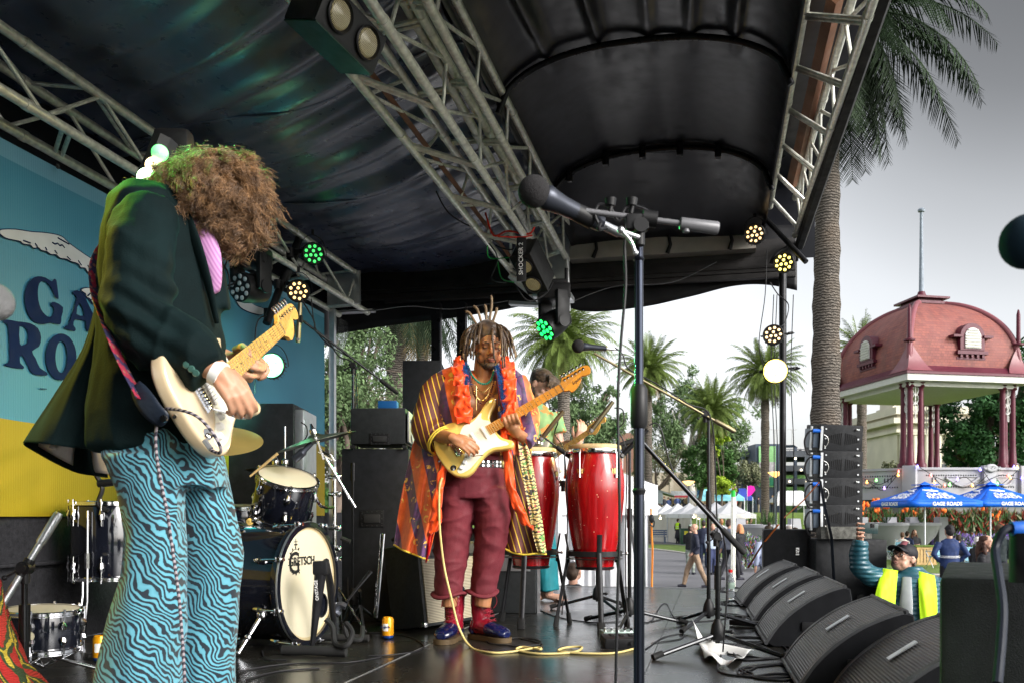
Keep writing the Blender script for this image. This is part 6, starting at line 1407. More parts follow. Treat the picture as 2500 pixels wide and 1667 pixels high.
def mat_floral():
    t = NT('yellow_floral_lining'); v = t.n('TexVoronoi',{'Vector': t.co,'Scale': 42},out=1); d = t.n('TexVoronoi',{'Vector': t.map(v=t.co),'Scale': 30}); w = t.wave(t.co,16,9,3,2,d='Z')
    c = t.mix(t.ramp(w,[(.35,0),(.5,1)]),(.03,.025,.02),(.70,.55,.22)); c = t.mix(t.math('LESS_THAN',d,.22),c,(.65,.12,.12)); c = t.mix(t.math('GREATER_THAN',t.noise(24,2),.60),c,(.12,.28,.06)); t.B(Base_Color=c,Roughness=.6); return t.m
m_robe,m_slv,m_flo = mat_robe(),mat_sleeve(),mat_floral()
m_ruf = MT('orange_satin',(.85,.075,.008),.32,var=.25,sc=9,sheen=.2); m_gtrim = MT('yellow_braid_trim',(.68,.50,.06),.5,bump=.6,bsc=300)
mb = MB(); mb.tube(catmull([g2(1088,925,.02),g2(1062,965,0),g2(1047,1015,-.03),g2(1049,1052,-.06),g2(1072,1068,-.11)],5),[.062,.068,.074,.078,.082,.085,.087,.089,.090,.091,.092,.094,.095,.096,.097,.097,.096,.094,.092,.090,.088],20)
mb.blob('robe_sleeve',m_slv,p2,.007,4,disp=wrinkle(.012,10,4))
mb = MB(); c0 = g2(1073,1072,-.12); ax_ = V((.62,-.45,-.50)).normalized()
for k in range(2): mb.tube([c0+frame(ax_) @ V((.088*cos(t),.082*sin(t),.006+.014*k)) for t in [2*pi*i/30 for i in range(30)]],.0045,6,closed=True)
mb.build('sleeve_trim',m_gtrim,p2,180)
mb = MB(); mb.tube(catmull([g2(1258,930,.02),g2(1276,970,0),g2(1286,1020,-.03),g2(1284,1062,-.06),g2(1279,1085,-.10)],4),[.062,.064,.066,.066,.066,.066,.066,.066,.065,.064,.062,.06,.058,.056,.054,.052,.05],18)
mb.blob('robe_sleeve',m_robe,p2,.007,4,disp=wrinkle(.012,10,9))
# robe fronts over the shoulders
rows = [[g2(1050,925,.06),g2(1080,902,.02),g2(1112,893,.0),g2(1135,890,-.03)],[g2(1050,970,.0),g2(1080,965,-.10),g2(1112,960,-.13),g2(1145,960,-.12)],[g2(1048,1040,.04),g2(1080,1040,-.10),g2(1110,1040,-.13),g2(1142,1040,-.12)],[g2(1045,1110,.05),g2(1072,1110,-.08),g2(1100,1110,-.13),g2(1125,1110,-.12)]]
mb = sheet(rows,30,30,.006,12,.012,3); mb.build('robe_front',m_robe,p2,180,solid=.004)
rows = [[g2(1215,890,-.02),g2(1240,895,0),g2(1262,905,.02),g2(1285,925,.06)],[g2(1216,960,-.12),g2(1240,960,-.13),g2(1265,965,-.10),g2(1290,970,.0)],[g2(1216,1040,-.12),g2(1240,1040,-.13),g2(1265,1040,-.10),g2(1290,1045,.02)],[g2(1222,1110,-.12),g2(1240,1110,-.12),g2(1262,1110,-.08),g2(1290,1110,.02)]]
mb = sheet(rows,30,30,.006,12,.012,5); mb.build('robe_front',m_robe,p2,180,solid=.004)
mb = MB(); mb.body([(g2(1168,905,.07),.12,.05),(g2(1168,925,.07),.22,.09),(g2(1168,990,.07),.235,.11),(g2(1168,1100,.07),.22,.12),(g2(1165,1160,.08),.22,.11)],24); mb.blob('robe_back',m_robe,p2,.012,4)
rows = [[g2(1010,1075,.06),g2(1040,1085,-.06),g2(1075,1090,-.12),g2(1092,1085,-.12)],[g2(990,1160,.06),g2(1022,1165,-.05),g2(1055,1168,-.13),g2(1080,1165,-.14)],[g2(972,1250,.05),g2(1008,1255,-.06),g2(1040,1262,-.14),g2(1068,1262,-.15)],[g2(961,1328,.04),g2(985,1342,-.06),g2(1018,1355,-.13),g2(1046,1366,-.14)]]
mb = sheet(rows,60,50,.030,17,.012,7,ddir=V((.2,-1,0))); mb.build('robe_skirt',m_robe,p2,180,solid=.004)
mb2 = sheet([rows[3]],4,1) if False else None
hem = [p+V((.2,-1,0))*(.030*sin(u*17+1.3*sin(2+7)+7)) for p,u in [(catmull(rows[3],8)[int(i)],i/24) for i in range(25)]]
mb = MB(); mb.tube(hem,.0055,6); mb.build('robe_hem',m_gtrim,p2,180)
rows = [[g2(1262,1075,-.06),g2(1280,1075,-.02),g2(1296,1085,.04)],[g2(1250,1180,-.04),g2(1280,1180,.0),g2(1302,1180,.06)],[g2(1238,1270,.0),g2(1275,1265,.0),g2(1316,1270,.04)],[g2(1224,1335,.04),g2(1275,1352,.0),g2(1334,1352,.02)]]
mb = sheet(rows,40,40,.022,11,.012,2); mb.build('robe_skirt',m_slv,p2,180,solid=.004)
rows = [[g2(1262,1060,-.11),g2(1283,1068,-.10)],[g2(1272,1140,-.10),g2(1300,1135,-.08)],[g2(1290,1240,-.08),g2(1318,1235,-.05)],[g2(1300,1300,-.05),g2(1327,1295,-.03)],[g2(1312,1345,-.05),g2(1334,1350,-.02)]]
mb = sheet(rows,14,50,.014,7,.012,6); mb.build('floral_lining',m_flo,p2,180,solid=.004)
mb = MB()
hemr = [g2(1224,1334,.03),g2(1250,1347,.0),g2(1280,1353,-.015),g2(1310,1350,-.02),g2(1334,1352,.0)]; cable(mb,hemr,.006); mb.build('robe_hem',m_gtrim,p2,180)
def ruffle(name,path,w,amp,freq,mat,seed=0,side=V((1,0,0)),dd=V((0,-1,0))):
    pp = catmull(path,10); n = len(pp)
    ws = w if isinstance(w,list) else [w,w]
    def fn(u,v):
        i = v*(n-1); i0 = int(min(i,n-2)); p = pp[i0].lerp(pp[i0+1],i-i0); j = v*(len(ws)-1); j0 = int(min(j,len(ws)-2)); ww = ws[j0]+(ws[j0+1]-ws[j0])*(j-j0)
        x = (u-.5)*2; k = abs(x)**1.3
        return p+side*(x*ww*(1+.25*noise.noise(V((v*freq*.6,x,seed)))))+dd*(.018*(1-x*x)+amp*(k+.25)*sin(v*freq*2+x*1.6+seed+2*noise.noise(V((v*9,x*2,seed)))))+V((0,0,1))*amp*.6*k*cos(v*freq*2.7+seed)
    mb = MB(); mb.grid(fn,14,130); return mb.build(name,mat,p2,180,solid=.002)
ruffle('ruffle',[g2(1118,872,.0),g2(1120,895,-.07),g2(1126,925,-.14),g2(1128,960,-.17),g2(1130,1000,-.175),g2(1134,1030,-.17)],[.014,.040,.038,.042,.050,.04],.022,17,m_ruf,1)
ruffle('ruffle',[g2(1228,872,.02),g2(1238,890,-.06),g2(1243,925,-.13),g2(1243,965,-.16),g2(1240,1010,-.16),g2(1238,1060,-.15)],[.014,.042,.036,.038,.038,.03],.022,18,m_ruf,4)
ruffle('ruffle',[g2(1232,1060,-.15),g2(1240,1120,-.15),g2(1246,1180,-.15),g2(1262,1230,-.14),g2(1284,1275,-.12),g2(1300,1290,-.11)],[.024,.024,.026,.028,.024,.006],.012,12,m_ruf,2)
ruffle('ruffle',[g2(1098,1075,-.15),g2(1086,1130,-.17),g2(1074,1180,-.18),g2(1066,1240,-.18),g2(1064,1275,-.17),g2(1052,1305,-.16)],[.022,.02,.024,.024,.036,.008],.013,14,m_ruf,7)
mb = MB(); mb.tube([g2(1048,1300,-.14),g2(1046,1340,-.13),g2(1040,1372,-.12)],[(.006,.02),(.006,.018),(.004,.006)],8); mb.build('red_scarf_end',MT('red_sequin',(.6,.01,.015),.35,bump=.5,bsc=150),p2,180)
# blue fur edging
m_bfur = MT('blue_tinsel',(.01,.09,.30),.5,var=.4,sc=60); rr = random.Random(9); mb = MB()
for path in ([g2(1134,885,-.06),g2(1140,915,-.13),g2(1136,945,-.16)],[g2(1213,890,-.08),g2(1222,925,-.15),g2(1228,970,-.17),g2(1226,1010,-.17)]):
    pp = catmull(path,30)
    for q in pp:
        for j in range(7): mb.tube([q,q+V((rr.gauss(0,.014),-.01+rr.gauss(0,.006),rr.gauss(-.012,.012)))],[.0018,.0006],3,cap=False)
mb.build('blue_trim',m_bfur,p2,180,recalc=False)
# necklaces
def necklace(pts,r,mat,nm,step=None):
    pp = catmull(pts,14); mb = MB()
    if step:
        acc = 0; last = pp[0]; mb.ball(last,r,8,6)
        for q in pp[1:]:
            if (q-last).length >= step: mb.ball(q,r,8,6); last = q
    else: mb.tube(pp,r,6)
    return mb.build(nm,mat,p2,180)
necklace([g2(1143,893,-.02),g2(1152,915,-.09),g2(1168,932,-.125),g2(1182,937,-.13),g2(1196,930,-.12),g2(1206,905,-.06)],.0062,MT('turquoise',(.01,.22,.16),.35),'turquoise_necklace',.0095)
necklace([g2(1143,898,-.04),g2(1150,935,-.12),g2(1160,968,-.145),g2(1178,985,-.15),g2(1194,970,-.145),g2(1206,930,-.10)],.0050,MT('brown_wood_bead',(.10,.02,.01),.35),'bead_necklace',.0085)
necklace([g2(1146,898,-.05),g2(1156,930,-.125),g2(1166,950,-.14),g2(1182,956,-.145),g2(1196,940,-.13),g2(1206,915,-.09)],.0024,m_gold,'gold_chain'); necklace([g2(1146,905,-.06),g2(1158,955,-.145),g2(1174,977,-.15),g2(1190,965,-.145),g2(1203,930,-.11)],.0022,m_gold,'gold_chain')
necklace([g2(1163,940,-.14),g2(1163,970,-.15),g2(1163,1002,-.15)],.0022,m_gold,'pendant_chain')
# belt, trousers, boots
m_mar = MT('maroon_cotton',(.125,.016,.024),.75,var=.16,sc=14,bump=.3,bsc=160)
mb = MB(); mb.body([(g2(1160,1112,.0),.158,.118),(g2(1160,1140,.0),.166,.125),(g2(1158,1180,.0),.178,.135),(g2(1156,1215,.0),.182,.135)],28)
mb.body([(g2(1116,1190,0),.098,.12),(g2(1110,1260,0),.106,.12),(g2(1104,1320,0),.100,.11),(g2(1099,1380,0),.090,.10),(g2(1096,1430,0),.080,.09),(g2(1096,1452,0),.076,.085)],24)
mb.body([(g2(1196,1190,0),.098,.12),(g2(1202,1260,0),.100,.12),(g2(1198,1320,.02),.092,.11),(g2(1190,1380,.03),.082,.10),(g2(1180,1430,.03),.074,.085),(g2(1177,1448,.03),.070,.08)],24)
def pw(p): return wrinkle(.004,9,2,(1,1,1.6))(p)+.006*max(0,1-abs(noise.noise(V((p.x*6,p.y*6,p.z*11))))*3.5)**2+.0025*sin(p.z*60+8*noise.noise(p*6))*max(0,1-abs(p.z-.45)/.3)
mb.blob('trousers',m_mar,p2,.0065,4,disp=pw)
for (u,v,dy,r) in ((1096,1450,0,.079),(1176,1446,.03,.075)):
    mb = MB(); mb.tube([g2(u,v,dy)+V((r*cos(t),r*.95*sin(t),.012*sin(t*2+u))) for t in [2*pi*i/24 for i in range(24)]],(.024,.012),10,closed=True); o_ = mb.build('trouser_cuff',m_mar,p2,180)
mb = MB(); mb.body([(g2(1160,1124,.0),.166,.125),(g2(1160,1126,.0),.170,.129),(g2(1160,1142,.0),.172,.131),(g2(1160,1144,.0),.168,.127)],28); mb.build('belt',MT('black_leather',(.012,.011,.011),.4),p2,40)
mb = MB()
for i in range(12):
    for z in (1129,1138):
        a = radians(-90-50+i*9.5); c = g2(1160,z,0); mb.lathe([(.0035,0),(.007,.001),(.007,.003),(.0035,.003)],V((c.x+.172*cos(a),c.y+.131*sin(a),c.z)),(cos(a),sin(a)*1.2,0),10)
mb.build('belt_eyelet',m_chrome,p2)
m_bred = MT('red_boot_leather',(.22,.008,.02),.22,coat=.6); m_bblu = MT('navy_boot_leather',(.004,.007,.045),.22,coat=.5); m_sole = MT('boot_sole',(.09,.06,.03),.6)
def boot(ank,toe,sc=1.0):
    ank = V(ank); toe = V(toe); d = (toe-ank); d.z = 0; d.normalize(); s_ = V((-d.y,d.x,0)); r = p2
    mb = MB(); T = lambda a,b,z: V((ank.x,ank.y,0))+d*a*sc+s_*b*sc+ZV*z*sc
    def sec(a,w,z0,z1,n=14): 
        return [T(a,w*cos(t),z0+(z1-z0)*(.5+.5*sin(t))) for t in [2*pi*k/n for k in range(n)]]
    mb.body([(T(-.01,0,.06),.05,.05),(T(-.005,0,.12),.052,.052),(T(-.008,0,.19),.056,.056),(T(-.01,0,.25),.058,.058)],18); mb.loft([sec(-.075,.025,.03,.08),sec(-.05,.038,.025,.13),sec(0,.042,.025,.14),sec(.05,.043,.025,.115),sec(.09,.045,.025,.095)])
    mb.blob('boot_upper',m_bred,r,.005,3,disp=wrinkle(.003,30))
    mb = MB(); mb.loft([sec(.055,.046,.022,.108),sec(.09,.051,.022,.098),sec(.14,.053,.022,.088),sec(.175,.046,.022,.076),sec(.197,.026,.025,.060)]); mb.loft([sec(-.082,.02,.025,.07),sec(-.07,.036,.022,.085),sec(-.035,.043,.022,.05)]); mb.blob('boot_toe',m_bblu,r,.005,3)
    ol = [(-.09,.0),(-.082,.03),(-.04,.042),(.02,.043),(.08,.05),(.14,.056),(.185,.045),(.205,.015),(.205,-.015),(.185,-.045),(.14,-.056),(.08,-.05),(.02,-.043),(-.04,-.042),(-.082,-.03)]
    oc = [(p.x*sc,p.y*sc) for p in catmull([(a,b,0) for a,b in ol],3,True)]; mb = MB(); mb.prism(oc,.026*sc,Matrix((d,s_,ZV)).transposed(),V((ank.x,ank.y,.001))); mb.build('boot_sole',m_sole,r,40)
    mb = MB()
    for k in range(7): 
        a = .085-.012*k; z = .105+.022*k; 
        if k > 2: a = .052-.0015*k
        mb.cyl(T(a,-.026,z),T(a-.004,.026,z+.012),.0028,6); mb.cyl(T(a,.026,z),T(a-.004,-.026,z+.012),.0028,6)
    cable(mb,[T(.055,0,.24),T(.075,.03,.235),T(.07,.045,.20),T(.06,.03,.17)],.0022); cable(mb,[T(.055,0,.24),T(.07,-.03,.235),T(.07,-.045,.18)],.0022)
    mb.build('boot_lace',MT('red_lace',(.20,.01,.02),.7),r,180)
    mb = MB(); mb.lathe([(.054*sc,0),(.056*sc,.02*sc),(.05*sc,.03*sc)],T(-.01,0,.255),ZV,18); mb.build('sock',MT('dark_sock',(.02,.03,.05),.8),r,60)
boot(g2(1108,1500,.03),g2(1078,1560,-.15),1.04); boot(g2(1176,1500,.05),g2(1232,1550,-.08),1.04)
bandat(p2,g2(1098,1072,-.215),(.93,-.12,-.2),.032,.012,MT('wood_bracelet',(.35,.12,.05),.5),'bracelet',.005)
gB = P(1118,1098,4.83); gN = P(1372,949,4.86); gx = (gN-gB).normalized(); sg = (gN-gB).length/.65; M2 = mframe(gB+gx*.09*sg,gx,V((-.5,.28,.85)))
gt2 = strat(M2,'butterscotch yellow electric guitar played by the robed guitarist',MT('butterscotch',(.72,.50,.13),.22,coat=1,var=.06,sc=3),MT('orange_maple',(.60,.24,.03),.3,var=.15,sc=20,coat=.6),sg,'Squier')
mb = MB(); st = catmull([g2(1206,885,0),g2(1213,930,-.16),g2(1220,975,-.19),g2(1228,1000,-.2)],6); mb.tube(st,[(.0025,.023)]*len(st),8); mb.build('guitar_strap',mat_strap(),gt2,180)
mb = MB(); cable(mb,[g2(1080,1165,-.2),g2(1073,1190,-.2),g2(1073,1280,-.2),g2(1084,1380,-.19),g2(1102,1460,-.18),g2(1120,1530,-.19)]+[floorp(1148,1580)+ZV*.006,floorp(1190,1594)+ZV*.006,floorp(1240,1594)+ZV*.006,floorp(1310,1586)+ZV*.012,floorp(1318,1590)+ZV*.012,floorp(1275,1583)+ZV*.01,floorp(1262,1590)+ZV*.006,floorp(1320,1598)+ZV*.006,floorp(1400,1594)+ZV*.006,floorp(1420,1584)+ZV*.012,floorp(1380,1583)+ZV*.006,floorp(1365,1592)+ZV*.006,floorp(1430,1597)+ZV*.006,floorp(1500,1596)+ZV*.006,floorp(1550,1585)+ZV*.006],.0062,8,8)
tag(mb.build('guitar_lead',MT('cream_cable',(.62,.50,.20),.5),None,180),'cream guitar lead falling from the yellow guitar and curling over the deck','cable')
# ---------------------------------------------------------------- player three: bass player with bare feet
D3 = 6.9
def g3(u,v,dy=0): return P(u,v,D3+dy)
p3 = thing('person','bare footed bass player with short brown hair and teal trousers behind the congas','person',(g3(1300,1450).x,D3,0))
mb = MB(); h3 = g3(1322,942); f3 = V((.62,-.55,-.50)).normalized(); zz = V((.35,-.15,.9)); zz = (zz-f3*zz.dot(f3)).normalized(); R3 = Matrix((f3.cross(zz),f3,zz)).transposed()
headshape(mb,h3,R3,1.05); mb.tube([h3+V((-.02,.02,-.06)),g3(1295,985),g3(1290,1010)],[.06,.06,.08],12)
mb.body([(g3(1296,1000),.12,.08),(g3(1294,1020),.19,.10),(g3(1294,1090),.16,.11),(g3(1295,1180),.15,.11),(g3(1296,1230),.16,.12)],20)
mb.tube([g3(1352,1018),g3(1366,1090,-.05),g3(1385,1085,-.2),g3(1410,1082,-.28)],[.05,.042,.038,.028],12); hand(mb,g3(1412,1078,-.28),(.25,-.1,.9),(.3,-.9,0),1,(20,30,20),1.05)
mb.tube([g3(1245,1020),g3(1240,1100,-.03),g3(1290,1110,-.22)],[.05,.044,.03],12); hand(mb,g3(1292,1110,-.22),(.8,-.1,-.3),(0,-1,.2),1,(25,30,20),1.05)
for a,b in ((1276,1256),(1322,1335)):
    mb.tube([g3(a,1220),g3((a+b)/2,1330),g3(b,1430),g3(b+4,1455)],[.09,.065,.05,.04],12)
def foot(mb,c,d,s_):
    d = V(d).normalized(); s1 = V((-d.y,d.x,0))
    mb.tube([c+ZV*.10,c+ZV*.05+d*.02,c+d*.10+ZV*.03,c+d*.16+ZV*.02],[.036,.038,(.030),(.022)],12); mb.ball(c+ZV*.03-d*.03,(.032,.032,.03)); mb.tube([c+d*.1+ZV*.022,c+d*.16+ZV*.016],[(.018,.042),(.012,.045)],12)
    for i in range(5): q = c+d*(.165+.018*(1-abs(i-1)*.5))+s1*(.036-.018*i)*s_; mb.tube([q-d*.03+ZV*.015,q+ZV*.014,q+d*.018+ZV*.009],[.011-.001*i,.0105-.001*i,.008-.0008*i],8)
fa_,fb_ = floorp(1268,1474),floorp(1335,1466)
foot(mb,V((g3(1258,1460).x,fa_.y+.02,0)),(.75,-.55,0),1); foot(mb,V((g3(1332,1460).x,fb_.y+.02,0)),(.85,-.35,0),1)
mb.blob('body',m_skinC,p3,.0065,3)
m_h3 = mat_hair('short_brown_hair',(.03,.018,.01),(.10,.06,.03)); face_bits(p3,h3,R3,1.05,m_h3,(.35,.14,.11),True)
T3_ = lambda x,y,z: h3+R3 @ V((x*1.05,y*1.05,z*1.05)); mb = MB(); mb.ball(T3_(0,-.022,.045),(.088,.105,.085),18,12,R3); mb.ball(T3_(0,.05,.085),(.06,.05,.03),12,8,R3)
for i in range(40):
    a = random.uniform(-1.2,1.2); mb.tube([T3_(.06*sin(a),.06,.10),T3_(.075*sin(a),.095,.075),T3_(.08*sin(a),.105,.035+random.uniform(-.02,.02))],[.010,.008,.003],5)
mb.blob('hair',m_h3,p3,.006,1,disp=wrinkle(.004,60)); mb = MB(); mb.ball(T3_(0,.06,-.098),(.042,.035,.028),12,8,R3); mb.tube([T3_(-.05,.03,-.075),T3_(-.075,.0,-.02)],[.014,.008],8); mb.tube([T3_(.05,.03,-.075),T3_(.075,.0,-.02)],[.014,.008],8); mb.tube([T3_(-.024,.086,-.052),T3_(0,.097,-.047),T3_(.024,.086,-.052)],.004,6)
mb.blob('beard',m_h3,p3,.005,1,disp=wrinkle(.003,80))
def mat_hawaii():
    t = NT('green_patterned_shirt'); v = t.n('TexVoronoi',{'Vector': t.co,'Scale': 14},out=1); c = t.mix(t.noise(11,2),(.35,.45,.12),(.10,.30,.16)); c = t.mix(t.math('GREATER_THAN',t.noise(16,3),.58),c,(.6,.25,.05)); t.B(Base_Color=c,Roughness=.7); return t.m
mb = MB(); mb.body([(g3(1298,985),.09,.07),(g3(1296,1002),.17,.10),(g3(1294,1030),.215,.125),(g3(1294,1100),.19,.13),(g3(1295,1200),.185,.13),(g3(1296,1240),.19,.14)],24); mb.tube([g3(1345,1012),g3(1362,1060,-.03)],[.08,.075],12); mb.tube([g3(1248,1015),g3(1240,1065,-.03)],[.08,.075],12)
mb.blob('shirt',mat_hawaii(),p3,.009,4,disp=wrinkle(.01,9)); m_teal = MT('teal_trousers',(.01,.17,.20),.7,var=.2,sc=9)
mb = MB(); mb.body([(g3(1298,1190),.175,.13),(g3(1298,1240),.185,.14),(g3(1298,1270),.18,.13)],22); mb.body([(g3(1272,1250),.10,.12),(g3(1264,1350),.095,.11),(g3(1262,1445),.105,.12)],20); mb.body([(g3(1322,1250),.10,.12),(g3(1330,1350),.095,.11),(g3(1334,1440),.10,.12)],20); mb.blob('trousers',m_teal,p3,.009,4,disp=wrinkle(.012,8,4,(2,1,.5)))
b0_ = P(1330,1128,6.62); b1_ = P(1448,1046,6.45); gx = (b1_-b0_).normalized(); M3 = mframe(P(1350,1115,6.6)-gx*.15,gx,V((-.45,.1,.9)))
bs_ = strat(M3,'pale bass guitar with a maple neck showing between the congas',MT('cream_bass',(.65,.62,.50),.25,coat=.8),m_maple,.86)
mb = MB(); cable(mb,[g3(1262,1200,-.1),g3(1255,1330,-.1),g3(1240,1420,-.2),g3(1215,1462,-.25),g3(1195,1475,-.3)],.006); tag(mb.build('bass_lead',MT('lime_cable',(.45,.50,.08),.5),None,180),'lime yellow bass lead curving down behind the left conga','cable')
# ---------------------------------------------------------------- man in the safety vest filming with a phone
D4 = 7.4
def g4(u,v,dy=0): return P(u,v,D4+dy)
p4 = thing('person','man in a black cap, glasses and lime safety vest holding up a phone','person',(g4(2200,1600).x,D4,GZ))
mb = MB(); h4 = g4(2206,1362); f4 = V((-.78,-.48,.32)).normalized(); zz = V((.25,.1,.95)); zz = (zz-f4*zz.dot(f4)).normalized(); R4 = Matrix((f4.cross(zz),f4,zz)).transposed()
headshape(mb,h4,R4,1.06,jaw=1.1); mb.tube([h4+V((.02,.03,-.07)),g4(2220,1392),g4(2224,1410)],[.066,.066,.08],12)
mb.body([(g4(2222,1400),.06,.05),(g4(2222,1425),.15,.09),(g4(2222,1500),.16,.11),(g4(2222,1600),.18,.14),(g4(2222,1700),.18,.14)],20)
mb.tube([g4(2175,1425),g4(2105,1395,-.1),g4(2092,1345,-.14),g4(2100,1320,-.15)],[.06,.052,.042,.03],12); hand(mb,g4(2100,1322,-.15),(.02,-.05,1),(-.9,-.3,.1),1,(60,60,30),1.05,thumb=(45,20))
for i,z in enumerate((1278,1289,1299,1309)): mb.tube([g4(2092,z+3,-.14),g4(2094,z-1,-.19),g4(2112,z,-.205)],[.0115,.011,.009],8)
mb.tube([g4(2285,1450),g4(2300,1540),g4(2290,1640)],[.06,.05,.04],12)
for sx in (-1,1): mb.tube([g4(2222+sx*30,1700),g4(2222+sx*35,1790),P(2222+sx*35,1840,D4)],[.09,.07,.05],10)
mb.blob('body',m_skinC,p4,.0065,3); face_bits(p4,h4,R4,1.06,MT('grey_brow',(.10,.08,.07),.8),(.34,.16,.13),False)
T4 = lambda x,y,z: h4+R4 @ V((x*1.06,y*1.06,z*1.06))
mb = MB()
for i in range(60):
    a = random.uniform(1.8,2*pi-1.8)-pi/2+pi; mb.tube([T4(.078*cos(a),.085*sin(a)-.015,-.01),T4(.084*cos(a),.09*sin(a)-.015,-.05)],[.01,.006],5)
mb.build('hair',MT('grey_brown_hair',(.10,.07,.05),.8),p4,180)
mb = MB(); mb.ball(T4(0,-.012,.048),(.089,.108,.082),22,14,R4); 
mb.blob('cap',MT('black_cap',(.012,.012,.016),.7),p4,.007,2)
mb = MB(); mb.grid(lambda u,v: T4(.078*sin((u-.5)*2.6)*(1-.1*v),.075+.085*v*cos((u-.5)*1.5)-.02*(1-cos((u-.5)*2.6)),.062-.006*v-.028*(abs(u-.5)*2)**2),16,8); mb.build('cap_peak',MT('black_cap',(.012,.012,.016),.7),p4,180,solid=.004)
mb = MB(); mb.grid(lambda u,v: T4(-.055+.06*u,.083-.02*u*0+.012*sin(u*3)-.02*v,.085+.035*v),6,4); mb.build('cap_badge',MT('cap_badge',(.30,.10,.12),.6),p4,180)
mb = MB()
for sx in (-1,1):
    mb.tube([T4(sx*.032+.026*cos(t),.098,.004+.021*sin(t)) for t in [2*pi*k/20 for k in range(20)]],.0028,6,closed=True); mb.tube([T4(sx*.058,.096,.010),T4(sx*.083,.04,.012),T4(sx*.084,-.01,.005)],.0022,6)
mb.tube([T4(-.008,.10,.008),T4(0,.104,.011),T4(.008,.10,.008)],.0022,6); mb.build('glasses',m_black,p4,180)
def mat_puffer():
    t = NT('teal_puffer'); w = t.wave(t.map(),8.5,1.0,2,1,d='Z'); t.B(Base_Color=t.ramp(t.noise(9,3),[(.3,(.01,.06,.09)),(.7,(.02,.11,.14))]),Roughness=.38,Normal=t.bump(w,.35,.02)); return t.m
mp = mat_puffer(); mb = MB(); mb.body([(g4(2224,1383),.085,.085),(g4(2224,1396),.13,.11),(g4(2222,1408),.22,.14),(g4(2222,1450),.245,.17),(g4(2222,1600),.24,.18),(g4(2222,1700),.235,.18)],24)
mb.tube(catmull([g4(2178,1415,-.02),g4(2128,1405,-.07),g4(2099,1378,-.12),g4(2097,1345,-.14),g4(2101,1318,-.15)],4),[.085]*5+[.08]*4+[.074]*4+[.066]*2+[.06]*2,18); mb.tube([g4(2272,1418),g4(2300,1480),g4(2300,1640)],[.085,.082,.07],16)
mb.blob('puffer_jacket',mp,p4,.009,4,disp=lambda p: .0035*abs(sin(p.z*62+p.x*14+2*noise.noise(p*5)))+.008*noise.noise(p*9))
m_lime = MT('lime_vest',(.48,.80,.01),.6,var=.08,emit=None); 
for pts in ([(2156,1386),(2192,1392),(2136,1460),(2186,1470),(2126,1620),(2184,1625)],[(2240,1392),(2282,1404),(2244,1460),(2288,1470),(2252,1620),(2290,1620)]):
    rows = [[g4(pts[i][0],pts[i][1],-.10 if i == 0 else -.205),g4((pts[i][0]+pts[i+1][0])/2,(pts[i][1]+pts[i+1][1])/2,-.13 if i == 0 else -.215),g4(pts[i+1][0],pts[i+1][1],-.09 if i == 0 else -.20)] for i in (0,2,4)]
    mb = sheet(rows,14,24,.008,8,.01,3); mb.build('safety_vest',m_lime,p4,180,solid=.004)
mb = MB(); mb.tube([g4(2214,1408,-.13),g4(2212,1470,-.205),g4(2212,1560,-.21)],[(.035,.012),(.05,.012),(.045,.012)],12); mb.build('shirt',MT('grey_tshirt',(.30,.32,.33),.8),p4,180)
mb = MB(); 
for sx in (-1,1): mb.body([(g4(2222+sx*30,1690),.11,.12),(P(2222+sx*34,1830,D4),.09,.11)],16)
mb.build('trousers',MT('dark_jeans',(.02,.03,.06),.8),p4,180)
mb = MB()
for sx in (-1,1): c = P(2222+sx*34,1840,D4); mb.tube([V((c.x,c.y+.05,GZ+.05)),V((c.x-.05,c.y-.14,GZ+.04))],[.05,.045],12)
mb.build('shoes',m_black,p4,180)
ph_ = thing('phone','dark green smartphone held up by the man in the lime vest','phone',g4(2118,1290,-.19)); Rp = Matrix.Rotation(.06,3,'Y')
mb = MB(); mb.box(g4(2120,1289,-.19),(.155,.010,.080),Rp,bev=.004); mb.build('phone_body',MT('phone_green',(.015,.035,.035),.3,coat=.3),ph_)
mb = MB(); mb.box(g4(2130,1282,-.196),(.034,.004,.034),Rp,bev=.002); 
for dx,dz in ((-.008,.008),(-.008,-.008),(.008,0)): mb.cyl(g4(2130,1282,-.198)+V((dx,0,dz)),g4(2130,1282,-.201)+V((dx,0,dz)),.006,10)
mb.build('camera_bump',m_black,ph_)
# ================================================================ OUTDOORS
def mat_grass():
    t = NT('lawn_grass'); a = t.noise(.25,4); b = t.noise(3.5,5); c = t.noise(60,2)
    col = t.mix(.5,t.ramp(a,[(.3,(.075,.135,.016)),(.7,(.15,.22,.03))]),t.ramp(b,[(.3,(.05,.10,.014)),(.55,(.12,.20,.025)),(.8,(.22,.24,.06))]))
    t.B(Base_Color=col,Roughness=.85,Normal=t.bump(t.mix(.6,b,c),.8,.06)); return t.m
def mat_asph():
    t = NT('asphalt'); a = t.noise(.5,4); b = t.noise(40,3)
    t.B(Base_Color=t.mix(.3,t.ramp(a,[(.3,(.10,.10,.115)),(.7,(.16,.16,.18))]),t.ramp(b,[(.3,.08),(.7,.2)])),Roughness=.85,Normal=t.bump(b,.3,.01)); return t.m
m_grass,m_asph = mat_grass(),mat_asph()
def gz(x,y):
    k = min(1,max(0,(y-78)/10)); k = k*k*(3-2*k); return GZ+2.2*k+.10*noise.noise(V((x*.05,y*.05,0)))*min(1,max(0,(y-36)/6))*0
mb = MB()
xs = [-400+i*20 for i in range(41)]; ys = [-40,-10,10,20,30,40,50,60,70,76]+[78+i for i in range(11)]+[95,110,140,200,300,500,900]
xs = [-900]+xs+[900]
vs = [V((x,y,gz(x,y))) for y in ys for x in xs]; nx = len(xs)
